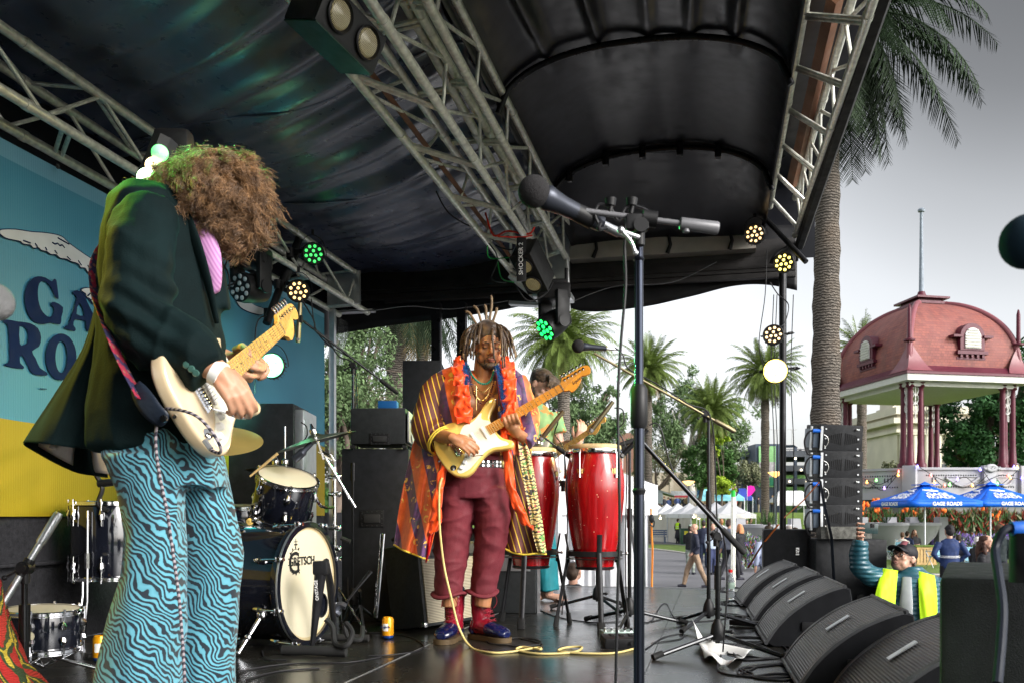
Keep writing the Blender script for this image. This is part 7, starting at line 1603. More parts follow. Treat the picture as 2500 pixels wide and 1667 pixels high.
mb.add(vs,[(j*nx+i,j*nx+i+1,(j+1)*nx+i+1,(j+1)*nx+i) for j in range(len(ys)-1) for i in range(nx-1)])
tag(mb.build('lawn',m_grass,smooth=180),kind='structure')
def gp(u,D,z=None): return V(((u-U0)/FPX*D,D,GZ if z is None else z))
bd_ = catmull([gp(1180,90),gp(1400,63),gp(1590,51.8),gp(1720,43),gp(1845,35.8),gp(2080,31),gp(2300,29.3),gp(2700,28)],8)
mb = MB(); n = len(bd_)
vs = [p+ZV*.004 for p in bd_]+[V((p.x-20 if i < 8 else p.x,-15,GZ+.004)) for i,p in enumerate(bd_)]
mb.add(vs,[(i,i+1,n+i+1,n+i) for i in range(n-1)]); tag(mb.build('path',m_asph,smooth=None),kind='structure')
mb = MB(); mb.tube([p+ZV*.03 for p in bd_],(.10,.05),4); tag(mb.build('kerb',MT('concrete_kerb',(.42,.40,.36),.8)),kind='structure')
b2_ = catmull([gp(1560,60),gp(1640,60),gp(1690,56),gp(1740,50)],6); mb = MB(); mb.add([p+ZV*.005 for p in b2_]+[p+V((1.5,9,.005)) for p in b2_],[(i,i+1,len(b2_)+i+1,len(b2_)+i) for i in range(len(b2_)-1)]); tag(mb.build('back_path',m_asph,smooth=None),kind='structure')
# ---------------------------------------------------------------- palms
def mat_trunk(name='palm_trunk_bark',c=(.13,.115,.10),sc=5.0):
    t = NT(name); w = t.wave(t.map(),sc,5.5,4,2.2,d='Z'); v = t.n('TexVoronoi',{'Vector': t.map(scale=(1,1,2.2)),'Scale': sc*2.2}); nz = t.noise(1.5,3)
    c_ = t.mix(t.ramp(w,[(.25,0),(.7,1)]),tuple(x*.45 for x in c),tuple(x*1.25 for x in c)); c_ = t.mix(t.ramp(nz,[(.4,0),(.8,.35)]),c_,(.16,.11,.07))
    t.B(Base_Color=c_,Roughness=.9,Specular_IOR_Level=.1,Normal=t.bump(t.mix(.5,w,v),.9,.05)); return t.m
m_ptr = mat_trunk(); m_ptr2 = mat_trunk('far_palm_bark',(.16,.14,.12),3.0)
def mat_leaf(name,c,var=.35,sc=1.2,trans=.25):
    t = NT(name); nz = t.noise(sc,3); n2 = t.noise(sc*9,2)
    t.B(Base_Color=t.ramp(t.mix(.5,nz,n2),[(.35,tuple(x*(1-var) for x in c)),(.65,tuple(min(1,x*(1+var)) for x in c))]),Roughness=.6,Specular_IOR_Level=.12); return t.m
m_frond = mat_leaf('palm_frond',(.12,.17,.04)); m_frond2 = mat_leaf('backlit_dark_frond',(.022,.038,.018)); m_frdry = mat_leaf('dry_palm_frond',(.16,.12,.05))  # darker frond colour stands in for the shade of backlit leaves
def palm(base,H,r0,FL,nf,seed,label,nl=34,lw=.035,group=None,trunk=m_ptr2,leaf=m_frond,hang=.0,lean=(0,0),els=None,tap=0,dry=.6):
    rr = random.Random(seed); base = V(base); r = thing('palm_tree',label,'palm tree',base,group=group); top = base+V((lean[0],lean[1],H))
    mb = MB(); prof = []; N = max(24,int(H*5))
    pts = [base.lerp(top,i/N) for i in range(N+1)]; rad = [r0*(1.25-.3*min(1,i/N*5) if i/N < .2 else .95+.05*sin(i))*(1+(.035 if i % 2 else -.02)) for i in range(N+1)]
    rad = [q*(1.06-tap*i/N) for i,q in enumerate(rad)] if tap else rad
    rad[-3:] = [rad[-4]*1.1,rad[-4]*1.2,rad[-4]*.9]; mb.tube(pts,rad,20); mb.build('trunk',trunk,r,60)
    mb = MB(); md = MB()
    for k in range(nf):
        az = 2.399963*k+rr.uniform(-.2,.2); t_ = (k+.5)/nf; el = radians(88-125*t_**.85) if els is None else radians(els[0]+(els[1]-els[0])*t_)
        el += rr.uniform(-.08,.08); L = FL*rr.uniform(.85,1.08)*(.8+.2*sin(pi*min(1,t_+.2))); d = V((cos(az)*cos(el),sin(az)*cos(el),sin(el))); p = top+V((cos(az),sin(az),0))*r0*.5; pts = [p]; S_ = 12
        for i in range(S_):
            d = (d+V((0,0,-(.055+.10*(i/S_))*(1.25-.5*max(0,d.z)))) + (V((0,0,-.06)) if t_ > .75 else V((0,0,0)))).normalized(); pts.append(pts[-1]+d*L/S_)
        tgt = md if (t_ > .93 and rr.random() < dry) else mb
        tgt.tube(pts,[lw*.9*(1-.85*i/S_) for i in range(S_+1)],4,cap=False)
        q = catmull(pts,6); side = V((-sin(az),cos(az),0))
        for j in range(nl):
            f = .10+.90*j/(nl-1); x = f*(len(q)-1); i0 = int(min(x,len(q)-2)); c = q[i0].lerp(q[i0+1],x-i0); tg = (q[i0+1]-q[i0]).normalized(); up = side.cross(tg)
            ll = FL*.17*sin(pi*min(1,.16+f*.80))**.6*rr.uniform(.85,1.1)
            for s_ in (-1,1):
                dd = (side*s_*.80+tg*.75+up*(.28+rr.uniform(-.28,.22))+V((0,0,-.18))).normalized(); w = lw*(.85 if f < .9 else .6)
                tip = c+dd*ll+V((0,0,-ll*.12)); wd = tg*w*.5
                tgt.add([c-wd,c+wd,c.lerp(tip,.6)+wd*.9,tip,c.lerp(tip,.6)-wd*.9],[(0,1,2,4),(4,2,3)])
    mb.build('crown',leaf,r,None,recalc=False)
    if md.v: md.build('dry_fronds',m_frdry,r,None,recalc=False)
    return r
def zt(v,D): return HC+(V0-v)/FPX*D
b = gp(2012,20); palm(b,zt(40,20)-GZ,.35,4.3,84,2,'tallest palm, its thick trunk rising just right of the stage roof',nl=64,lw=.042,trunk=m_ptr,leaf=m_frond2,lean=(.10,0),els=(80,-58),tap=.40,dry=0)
palm(gp(1378,44,gz(0,44)),zt(838,44)-GZ,.32,3.1,110,5,'palm directly behind the bass player, left one of the park palms',nl=40,lw=.045,lean=(-.05,0),group='palms in the park behind the stage')
palm(gp(1583,62),zt(905,62)-GZ,.27,2.8,100,8,'palm just right of the tall foreground microphone stand',nl=36,lw=.05,group='palms in the park behind the stage')
palm(gp(1737,74,gz(0,74)),zt(1003,74)-GZ,.28,3.2,96,11,'shortest palm, between two taller palms at the centre of the park',nl=36,lw=.055,group='palms in the park behind the stage')
palm(gp(1868,62),zt(915,62)-GZ,.29,3.0,100,14,'palm directly behind the blinding yellow stage lamp',nl=36,lw=.05,group='palms in the park behind the stage')
palm(gp(2104,62),zt(860,62)-GZ,.33,3.0,64,17,'palm partly hidden between the tallest palm and the red bandstand roof',nl=32,lw=.05,leaf=m_frond)
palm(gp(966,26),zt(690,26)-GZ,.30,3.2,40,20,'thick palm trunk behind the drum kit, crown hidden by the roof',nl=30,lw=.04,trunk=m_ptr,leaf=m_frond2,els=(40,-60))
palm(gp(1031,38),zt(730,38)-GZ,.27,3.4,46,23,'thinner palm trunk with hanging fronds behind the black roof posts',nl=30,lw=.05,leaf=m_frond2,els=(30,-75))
# ---------------------------------------------------------------- broadleaf trees
m_bark = MT('tree_bark',(.13,.10,.08),.9,var=.3,sc=5,bump=.6,bsc=20); m_barkw = MT('pale_gum_bark',(.5,.46,.42),.7,var=.2,sc=3)
def tree(base,label,crowns,leafmat,nleaf,lsz,seed,trunk_r=.25,bark=m_bark,fork=None,kind='broad'):
    rr = random.Random(seed); base = V(base); r = thing('tree',label,'tree',base); mb = MB(); cs = [(V(c),R_) for c,R_ in crowns]; cen = sum((c for c,_ in cs),V())/len(cs)
    fk = V(fork) if fork else base.lerp(cen,.55); mb.tube([base,base.lerp(fk,.5)+V((rr.uniform(-.2,.2),0,0)),fk],[trunk_r*1.2,trunk_r*.9,trunk_r*.75],10)
    for c,R_ in cs:
        m = fk.lerp(c,.5)+V((rr.uniform(-.3,.3),rr.uniform(-.3,.3),-.2*(c-fk).length*.3)); mb.tube(catmull([fk,m,c],4),[trunk_r*x for x in (.6,.55,.5,.42,.36,.3,.24,.18,.12)],7)
        for k in range(3): e = c+V((rr.gauss(0,1),rr.gauss(0,1),rr.gauss(0,.7)))*R_*.5; mb.tube([m,c.lerp(e,.5),e],[trunk_r*.22,trunk_r*.14,trunk_r*.06],5)
    mb.build('trunk',bark,r,60); mb = MB(); W_ = [R_**2 for _,R_ in cs]; clumps = []
    for k in range(int(18*len(cs))):
        c,R_ = rr.choices(cs,W_)[0]; d = V((rr.gauss(0,1),rr.gauss(0,1),rr.gauss(0,1))).normalized(); clumps.append((c+V((d.x,d.y,d.z*.85))*R_*rr.uniform(.35,1.0),R_*rr.uniform(.18,.36)))
    for k in range(nleaf):
        c,R_ = rr.choice(clumps); d = V((rr.gauss(0,1),rr.gauss(0,1),rr.gauss(0,1))).normalized(); p = c+d*R_*rr.uniform(.5,1.05)
        a = V((rr.gauss(0,1),rr.gauss(0,1),rr.gauss(0,1)-(.8 if kind == 'gum' else 0))).normalized(); b_ = a.cross(d+V((.01,.02,.03))).normalized(); s_ = lsz*rr.uniform(.6,1.3); w = .30 if kind == 'gum' else .55
        mb.add([p-b_*s_*w*.5,p+a*s_*.6,p+b_*s_*w*.5,p-a*s_*.5],[(0,1,2,3)])
    mb.build('crown',leafmat,r,None,recalc=False); return r
m_l1 = mat_leaf('gum_leaf',(.11,.17,.075),.4,.8); m_l2 = mat_leaf('deep_green_leaf',(.05,.11,.03),.4,.8); m_l3 = mat_leaf('lime_leaf',(.30,.42,.04),.3,.6); m_l4 = mat_leaf('olive_grey_leaf',(.16,.17,.10),.3,.8); m_l5 = mat_leaf('pine_needle',(.030,.085,.028),.45,.6)
tree(gp(815,16),'leafy gum tree seen behind the drum kit at the end of the banner',[(P(825,830,16),1.0),(P(870,890,16.5),.8),(P(800,930,16),.9),(P(860,980,16),.9),(P(830,1040,16),.8),(P(905,820,17),.6),(P(780,1000,16),.7)],m_l1,21000,.065,31,.14)
tree(gp(880,24),'dull green tree low behind the drum kit',[(P(850,1080,24),1.2),(P(905,1050,24),1.1),(P(800,1100,24),1.3),(P(880,1000,24),1.0),(P(1000,1110,24),1.0)],m_l4,15000,.10,32,.16)
tree(gp(1400,58),'gum tree low behind the right conga',[(P(1400,980,58),1.8),(P(1450,1010,58),1.7),(P(1360,1040,58),1.9),(P(1430,1070,58),2.0),(P(1495,1060,58),1.6),(P(1320,990,58),1.4),(P(1480,960,58),.9)],m_l1,12000,.30,33,.3,kind='gum')
tree(gp(1690,95,0.9),'big pale trunked gum tree behind the short palm',[(P(1640,1000,95),3.4),(P(1700,940,95),2.2),(P(1620,1060,95),3.2),(P(1700,1060,95),3.8),(P(1600,980,95),1.8),(P(1790,1040,95),3.4),(P(1750,1100,95),3.4),(P(1590,1110,95),2.6)],m_l1,17000,.45,34,.42,m_barkw,fork=P(1683,1110,95),kind='gum')
tree(gp(1700,80,.8),'dense dark green tree behind the short palm trunk',[(P(1685,1120,80),1.5),(P(1725,1090,80),1.7),(P(1755,1120,80),1.7),(P(1715,1160,80),1.8),(P(1760,1165,80),1.6)],m_l2,9000,.28,35,.2)
tree(gp(1765,76,.3),'small bright lime green tree behind the market tents',[(P(1757,1070,77),.75),(P(1762,1185,76),.9),(P(1748,1100,77),.5),(P(1780,1195,76),.6)],m_l3,3500,.22,36,.1)
tree(gp(1800,88,.9),'spreading olive grey tree left of the car park',[(P(1800,1145,88),1.9),(P(1835,1160,88),1.6),(P(1780,1170,88),1.4),(P(1850,1180,88),1.2)],m_l4,6500,.25,37,.22)
tree(gp(1605,84,.9),'bare branched olive tree behind the white market tents',[(P(1600,1130,84),1.8),(P(1640,1150,84),1.7),(P(1570,1150,84),1.3),(P(1665,1110,84),1.2)],m_l4,3200,.22,38,.3,fork=P(1605,1195,84))
tree(gp(2420,66,0),'big dark green pine filling the space behind the bandstand columns',[(P(2350,1040,66),2.6),(P(2420,1000,66),3.0),(P(2490,960,66),3.2),(P(2380,1100,66),2.6),(P(2460,1080,66),3.2),(P(2520,900,66),2.6),(P(2530,1030,66),3.0),(P(2400,960,66),2.0),(P(2335,1110,66),1.6)],m_l5,22000,.32,39,.5)
tree(gp(2170,80,.9),'low olive bush beyond the bandstand parapet',[(P(2175,1138,80),.7),(P(2190,1143,80),.5)],m_l4,900,.2,40,.08)
# far belt of trees so that the horizon closes
mb = MB(); rr = random.Random(50)
for k in range(16000):
    u = rr.uniform(-1500,3400); D = rr.uniform(150,175); h = 6+3.5*noise.noise(V((u*.006,0,0)))+1.5*noise.noise(V((u*.03,2,0))); z = gz(0,D)+rr.uniform(0,1)**.7*h; p = V(((u-U0)/FPX*D,D,z)); a = V((rr.gauss(0,1),rr.gauss(0,.4),rr.gauss(0,1))).normalized(); b_ = a.cross(V((0,1,.1))).normalized(); s_ = rr.uniform(.5,1.1)
    mb.add([p-b_*s_*.6,p+a*s_,p+b_*s_*.6,p-a*s_],[(0,1,2,3)])
tag(mb.build('far_tree_belt',m_l2,smooth=None,recalc=False),'far belt of dark trees along the horizon','trees',kind='stuff')
ORD = ['first','second','third','fourth','fifth','sixth','seventh','eighth','ninth','tenth','eleventh','twelfth','thirteenth','fourteenth','fifteenth','sixteenth']+['%dth' % i for i in range(17,40)]; cnt = {}
# ---------------------------------------------------------------- bandstand
K = 48/26; D0 = 48
e1,e2 = V((.98,.2,0)),V((-.13,.99,0)); sA_,sB_ = 3.4*K,4.1*K
Nc = gp(2222,D0,0); Cb = Nc+e1*sA_/2+e2*sB_/2; HX,HY = sA_/2,sB_/2
zc = zt(925,D0); zp = zt(1141,D0); ze = zc+.12*K
m_mar2 = MT('maroon_paint',(.09,.012,.026),.45,var=.15); m_pink = MT('faded_pink_metal',(.20,.062,.075),.42,var=.16,sc=1.2); m_ww = MT('warm_white_paint',(.62,.61,.58),.55,var=.06)
def mat_shing():
    t = NT('terracotta_shingle'); x = t.xyz(); h = t.n('CombineXYZ',{0: t.math('ADD',x[0],x[1]),1: t.math('MULTIPLY',x[2],1.0),2: 0.0})
    b = t.t.nodes.new('ShaderNodeTexBrick'); t.t.links.new(h,b.inputs['Vector']); b.inputs['Scale'].default_value = 1.0; b.inputs['Brick Width'].default_value = .26; b.inputs['Row Height'].default_value = .15; b.inputs['Mortar Size'].default_value = .008; b.inputs['Mortar Smooth'].default_value = .3
    b.inputs['Color1'].default_value = (.27,.075,.055,1); b.inputs['Color2'].default_value = (.19,.050,.046,1); b.inputs['Mortar'].default_value = (.08,.025,.022,1)
    c = t.mix(t.ramp(t.noise(1.1,4),[(.4,0),(.75,.6)]),b.outputs[0],(.27,.105,.09)); c = t.mix(t.ramp(t.noise(1.4,4,t.map(scale=(1,1,.12))),[(.5,0),(.75,.45)]),c,(.07,.035,.03)); t.B(Base_Color=c,Roughness=.7,Normal=t.bump(b.outputs[1],.5,.03)); b.inputs['Bias'].default_value = 0; return t.m
bs = thing('bandstand','ornate bandstand with a red shingled dome roof, maroon columns and a tall grey mast','bandstand',Cb)
PL = lambda p,q,z,kx=1,ky=1: Cb+e1*HX*kx*p+e2*HY*ky*q+ZV*z
ko = 1.22; kd_ = 1.06
mb = MB(); prof = [(1.0,0),(1.0,.35),(.975,.72),(.925,1.08),(.84,1.45),(.715,1.80),(.56,2.1),(.39,2.31),(.24,2.42)]
pr = catmull([V((a*kd_,b*K*.92,0)) for a,b in prof],4)
def sq(k,n=10):
    out = []
    for (p0,q0,p1,q1) in ((-1,-1,1,-1),(1,-1,1,1),(1,1,-1,1),(-1,1,-1,-1)):
        for i in range(n): out.append((p0+(p1-p0)*i/n,q0+(q1-q0)*i/n))
    return out
mb.loft([[PL(a*k.x,b*k.x,ze+.25*K+k.y) for a,b in sq(1)] for k in pr]); mb.build('dome_roof',mat_shing(),bs,40)
zd = lambda k: ze+.25*K+k
mb = MB(); 
for sx,sy in ((-1,-1),(1,-1),(1,1),(-1,1)):
    mb.tube([PL(sx*k.x,sy*k.x,zd(k.y)) for k in pr],.09*K,8)
mb.build('hip_rib',m_pink,bs,60)
for sx,sy in ((-1,-1),(1,-1),(1,1),(-1,1)):
    mb = MB()
    def flare(u,v,sx=sx,sy=sy):
        a = (u-.5)*2; w = .50*(1-v)**1.1; k = kd_*1.01+(ko-kd_)*(1-v)**2.2; h = .02+.95*K*(v**1.25)
        px = k-(w if a < 0 else 0)*abs(a); py = k-(w if a > 0 else 0)*abs(a); return PL(sx*px,sy*py,ze+.06*K+h)
    mb.grid(flare,16,12); mb.build('corner_flare',m_pink,bs,60)
    mb = MB(); b0 = PL(sx*kd_,sy*kd_,ze+.95*K); mb.lathe([(.16*K,0),(.16*K,.05*K),(.06*K,.08*K),(.055*K,.9*K),(.02*K,1.05*K),(0,1.06*K)],b0,n=10); mb.build('finial',m_mar2,bs,50)
mb = MB(); mb.loft([[PL(a*ko*k,b*ko*k,z) for a,b in sq(1)] for k,z in ((1.01,ze-.02*K),(1.01,ze+.05*K),(.98,ze+.09*K),(.90,ze+.26*K))]); mb.build('eave_roof',m_mar2,bs,30)
mb = MB(); mb.loft([[PL(a*ko*k,b*ko*k,z) for a,b in sq(1)] for k,z in ((.99,ze-.20*K),(.995,ze-.025*K))]); mb.loft([[PL(a*k,b*k,z) for a,b in sq(1)] for k,z in ((1.05,ze-.32*K),(1.05,ze-.20*K))]); mb.build('fascia_and_soffit',m_ww,bs,30)
mb = MB(); ct = PL(0,0,zd(2.22*K)); 
for r_,z0,z1 in ((.30,0,.08),(.24,.08,.16),(.33,.16,.22)): mb.loft([[PL(a*r_,b*r_,zd(2.22*K)+z*K) for a,b in sq(1,2)] for z in (z0,z1)])
mb.lathe([(.30*K,.2*K),(.16*K,.32*K),(.10*K,.5*K)],ct,n=12); mb.build('roof_cap',m_mar2,bs,30)
mb = MB(); mb.lathe([(.075*K,.45*K),(.062*K,1.4*K),(.045*K,2.95*K),(.045*K,3.0*K),(.10*K,3.02*K),(.11*K,3.08*K),(.07*K,3.12*K)],ct,n=12); mb.build('mast',MT('grey_mast_paint',(.22,.26,.31),.5),bs,50)
def colm(p,nm='column'):
    mb = MB(); mb.lathe([(.17*K,0),(.17*K,.10*K),(.115*K,.16*K),(.085*K,.7*K),(.078*K,2.2*K),(.074*K,(zc-zp)-.25*K),(.13*K,(zc-zp)-.2*K),(.10*K,(zc-zp)-.14*K),(.17*K,(zc-zp)-.02*K),(.17*K,zc-zp)],V((p.x,p.y,zp)),n=14); mb.build(nm,m_mar2,bs,50)
m_lace = MT('cream_iron_lace',(.55,.54,.52),.5)
for sx,sy in ((-1,-1),(1,-1),(1,1),(-1,1)):
    pts = [PL(sx,sy,0),PL(sx*(1-.20),sy,0),PL(sx,sy*(1-.17),0)]
    for q in pts: colm(q)
    mb = MB()
    for q in pts[1:]:
        m_ = pts[0].lerp(q,.5); d = (q-pts[0]).normalized()
        for k in range(3): mb.tube([V((m_.x,m_.y,zc-.30*K-.26*K*k))+d*.10*K*cos(t)+ZV*.13*K*sin(t) for t in [2*pi*i/12 for i in range(12)]],.018*K,5,closed=True)
        mb.tube([V((m_.x,m_.y,zc-.05*K)),V((m_.x,m_.y,zc-1.15*K))],.02*K,5); mb.tube([pts[0]+ZV*(zc-.15*K),V((m_.x,m_.y,zc-.5*K)),q+ZV*(zc-.15*K)],.02*K,5)
    mb.build('iron_lace',m_lace,bs,60)
def dormer(c,out_,side,s=K):
    mb = MB(); R_ = Matrix((side,ZV,out_)).transposed()
    arch = [(-.26,0)]+[(.26*cos(t)*-1,.33+.26*sin(t)) for t in [pi*i/10 for i in range(11)]]+[(.26,0)]
    outer = [(-.40,-.05),(-.40,.33)]+[(-.40*cos(t),.33+.40*sin(t)) for t in [pi*i/12 for i in range(13)]][1:-1]+[(.40,.33),(.40,-.05)]
    mb.prism([(x*s,y*s) for x,y in outer[::-1]],.9*s,R_,c,-.8*s); mb.box(c+R_ @ V((-.50*s,.34*s,-.1*s)),(.3*s,.07*s,.5*s),R_); mb.box(c+R_ @ V((.50*s,.34*s,-.1*s)),(.3*s,.07*s,.5*s),R_); mb.box(c+R_ @ V((0,-.12*s,0)),(1.0*s,.10*s,.25*s),R_); mb.box(c+R_ @ V((0,-.28*s,-.05*s)),(.95*s,.07*s,.18*s),R_)
    for i in range(-2,3): mb.box(c+R_ @ V((i*.18*s,-.2*s,0)),(.07*s,.12*s,.2*s),R_)
    mb.build('dormer_frame',m_mar2,bs,30); mb = MB(); mb.prism([(x*s,y*s) for x,y in arch[::-1]],.02*s,R_,c,.105*s)
    for i in range(7): w = .25 if i < 5 else .17; mb.box(c+R_ @ V((0,(.04+.08*i)*s,.13*s)),(w*2*s,.035*s,.05*s),R_ @ Matrix.Rotation(.5,3,'X'))
    mb.build('louvre',m_ww,bs,30)
n1 = e1.cross(ZV).normalized(); n1 = n1 if n1.y < 0 else -n1; n2 = -e1.normalized()
dormer(PL(.12,-kd_*.99,zd(.55*K)),n1,e1.normalized()); dormer(PL(-kd_*.99,.05,zd(.55*K)),e2.cross(ZV).normalized()*(-1 if e2.cross(ZV).x > 0 else 1),e2.normalized()*-1)
# terrace parapet
m_para = MT('grey_painted_concrete',(.36,.36,.385),.7,var=.08,sc=1.5)
pw_ = [gp(u,D,0) for u,D in ((1990,52),(2070,47.5),(2140,46),(2205,45),(2245,44.6),(2360,44.6),(2480,45),(2600,46),(2750,50))]
pc_ = catmull(pw_,6); zb = zt(1218,45); zt_ = zt(1141,45)
para = thing('terrace_wall','pale grey curved parapet wall below the bandstand with swags and coloured bulbs','wall',pw_[4])
mb = MB(); n = len(pc_)
def wallring(z0,z1,t0):
    vs = []
    for i,p in enumerate(pc_):
        t_ = (pc_[min(i+1,n-1)]-pc_[max(i-1,0)]).normalized(); nn = V((-t_.y,t_.x,0)); nn = nn if nn.y < 0 else -nn
        for o_,z in ((t0,z0),(t0,z1),(-.3,z1),(-.3,z0)): vs.append(p+nn*o_+ZV*z)
    return vs,[(i*4+k,i*4+(k+1) % 4,(i+1)*4+(k+1) % 4,(i+1)*4+k) for i in range(n-1) for k in range(4)]
mb.add(*wallring(zb+.25,zt_-.12,0)); mb.add(*wallring(zt_-.12,zt_,.10)); mb.add(*wallring(zb,zb+.25,.08)); mb.build('parapet',m_para,para,30)
mb = MB(); mb.add(*wallring(GZ,zb,-.9)) ; mb.build('base_wall',MT('dark_base_wall',(.17,.17,.16),.8),para,30)
def onwall(u,z,off=.03):
    best = min(range(n-1),key=lambda i: abs(((pc_[i].x/pc_[i].y)*FPX+U0)-u)); best = min(max(best,1),n-2)
    a,b = pc_[best-1],pc_[best+1]; ua,ub = a.x/a.y*FPX+U0,b.x/b.y*FPX+U0; p = a.lerp(b,(u-ua)/(ub-ua)); t_ = (b-a).normalized(); nn = V((-t_.y,t_.x,0)); nn = nn if nn.y < 0 else -nn
    return p+nn*off+ZV*z,t_,nn
zv = lambda v: zt(v,45)
for (u0,u1) in ((2206,2238),(2395,2428),(2484,2520)):
    mb = MB(); p,t_,nn = onwall((u0+u1)/2,(zb+zt_)/2+.05,.05); mb.box(p,((u1-u0)/FPX*45,.3,zt_-zb+.1),Matrix((t_,-nn,ZV)).transposed(),bev=.03); mb.build('pier',m_para,para)
m_dots = MT('parapet_shadow_hole',(.05,.05,.055),.8)  # dark boxes in this colour stand in for shade in the parapet holes
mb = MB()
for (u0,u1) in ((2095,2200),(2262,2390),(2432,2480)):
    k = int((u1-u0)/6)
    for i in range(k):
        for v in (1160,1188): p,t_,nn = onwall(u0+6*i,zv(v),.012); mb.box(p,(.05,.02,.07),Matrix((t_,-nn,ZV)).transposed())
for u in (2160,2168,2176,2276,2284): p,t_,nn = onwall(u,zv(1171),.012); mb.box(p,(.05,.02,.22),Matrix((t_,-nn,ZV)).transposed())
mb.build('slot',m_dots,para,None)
mb = MB()
for (u0,u1) in ((2096,2144),(2308,2388),(2430,2474)):
    for vv in (1164,1184): a,b = onwall(u0,zv(vv),.03)[0],onwall(u1,zv(vv),.03)[0]; mb.tube([a,b],.035,6)
    mb.tube([onwall(u0+(u1-u0)*i/10,zv(1166+20*sin(pi*i/10)),.07)[0] for i in range(11)],.065,8)
mb.tube([onwall(2412+11*cos(t),zv(1143+6*sin(t)),.26)[0] for t in [2*pi*i/16 for i in range(16)]],.09,8,closed=True); mb.tube([onwall(2393+i*4,zv(1141+(i % 2)*5),.26)[0] for i in range(11)],.08,8); mb.build('plaster_swag',m_para,para,60)
rr = random.Random(2); wires = [[(2090,1150),(2130,1172),(2160,1180),(2200,1152)],[(2090,1185),(2120,1170),(2150,1190),(2168,1192),(2205,1150)],[(2240,1142),(2268,1160),(2290,1184),(2310,1186),(2345,1164),(2372,1182),(2400,1160)],[(2268,1160),(2300,1175),(2345,1190),(2380,1182),(2430,1160),(2452,1164),(2480,1170)],[(2390,1150),(2410,1178),(2430,1184),(2470,1150)]]
for w in wires:
    mb = MB(); cable(mb,[onwall(u,zv(v),.34)[0] for u,v in w],.018,5,4); tag(mb.build('light_string_wire',m_cable,None,60),'%s wire of coloured bulbs from the left on the bandstand parapet' % ORD[wires.index(w)],'wire','bulb wires on the parapet')
BC = {'red': (1,.06,.03),'orange': (1,.38,.03),'green': (.15,1,.12),'blue': (.15,.10,1),'yellow': (1,.7,.08),'violet': (.35,.15,1)}
bl_mats = {k: emis('bulb_'+k,c,3.0) for k,c in BC.items()}
for (u,v,c) in sorted([(2107,1166,'red'),(2124,1175,'orange'),(2148,1171,'green'),(2093,1187,'green'),(2167,1191,'violet'),(2200,1152,'red'),(2199,1160,'orange'),(2237,1141,'blue'),(2266,1162,'red'),(2274,1179,'orange'),(2310,1184,'green'),(2298,1186,'red'),(2329,1171,'violet'),(2364,1186,'orange'),(2383,1148,'blue'),(2412,1177,'blue'),(2424,1182,'green'),(2449,1162,'red'),(2454,1167,'orange'),(2482,1168,'blue'),(2471,1142,'yellow'),(2463,1141,'blue')]):
    cnt[c] = cnt.get(c,-1)+1; mb = MB(); p = onwall(u,zv(v),.34)[0]; mb.ball(p,.062,10,8); mb.cyl(p+ZV*.05,p+ZV*.12,.03,8); tag(mb.build('coloured_bulb',bl_mats[c],None,60),'%s %s bulb from the left on the bandstand parapet' % (ORD[cnt.setdefault(c,0)],c),'bulb','coloured bulbs on the parapet')
# ---------------------------------------------------------------- flower beds and planters
def bed(name,label,u0,u1,D0_,D1_,z0,z1,n,size,mats,seed,kind='stuff'):
    rr = random.Random(seed); root = None; mb = MB()
    for k in range(n):
        u = rr.uniform(u0,u1); D = rr.uniform(D0_,D1_); h = z0+(z1-z0)*(rr.random()**.6)*(1+.3*noise.noise(V((u*.03,D,seed)))); p = gp(u,D,GZ+h-.0); a = V((rr.gauss(0,.5),rr.gauss(0,.4),1)).normalized(); b_ = a.cross(V((rr.gauss(0,1),1,0))).normalized(); s_ = size*rr.uniform(.6,1.4); mb.mat(rr.choices(range(len(mats)),[m[1] for m in mats])[0])
        mb.add([p-b_*s_*.22-a*s_*.3,p+b_*s_*.22-a*s_*.3,p+a*s_],[(0,1,2)])
    return tag(mb.build(name,[m[0] for m in mats],smooth=None,recalc=False),label,'flower bed',kind=kind)
m_red = mat_leaf('rusty_red_leaf',(.24,.05,.03),.4,1); m_fl = mat_leaf('orange_flower',(.75,.16,.03),.3,1); m_pur = mat_leaf('lavender_flower',(.20,.12,.42),.3,1); m_sil = mat_leaf('silver_leaf',(.30,.36,.30),.2,1)
bed('canna_bed','tall bed of rusty red and green canna plants below the parapet',2070,2640,42.3,43.8,.1,2.0,12000,.26,[(m_red,5),(m_l2,6),(m_l4,4),(m_fl,.12)],1)
bed('lavender_bed','purple lavender bed in front of the canna plants',2060,2640,40.8,42.2,.1,1.05,6500,.12,[(m_pur,5),(m_l2,3),(m_sil,2)],2)
bed('silver_hedge','low silvery green edging plants along the lawn',2100,2640,39.8,40.8,.0,.42,5000,.12,[(m_sil,5),(m_l2,2)],3)
bed('purple_flower_bed','mound of purple flowers behind the walkers near the white planter',1800,1885,31,34,.1,1.15,3600,.10,[(m_pur,2),(m_l2,4),(m_red,1),(m_sil,2)],4)
for k,(u,v) in enumerate(sorted([(2138,1218),(2120,1228),(2148,1236),(2175,1222),(2165,1233),(2195,1228),(2215,1215),(2212,1240),(2245,1233),(2235,1252),(2307,1247),(2398,1236),(2100,1250),(2138,1245),(2435,1260),(2108,1235)])):
    D = 41.9; p = P(u,v,D); mb = MB(); rr = random.Random(k)
    for j in range(7): mb.ball(p+V((rr.gauss(0,.07),rr.gauss(0,.07),rr.gauss(0,.08))),(.07,.05,.09),7,5)
    o_ = tag(mb.blob('canna_flower',m_fl,None,.03,1),'%s orange canna flower head from the left above the bed' % ORD[k],'flower','orange canna flowers'); mb = MB(); mb.tube([V((p.x,p.y,GZ)),p],.02,5); mb.build('stem',m_l2,o_,60)
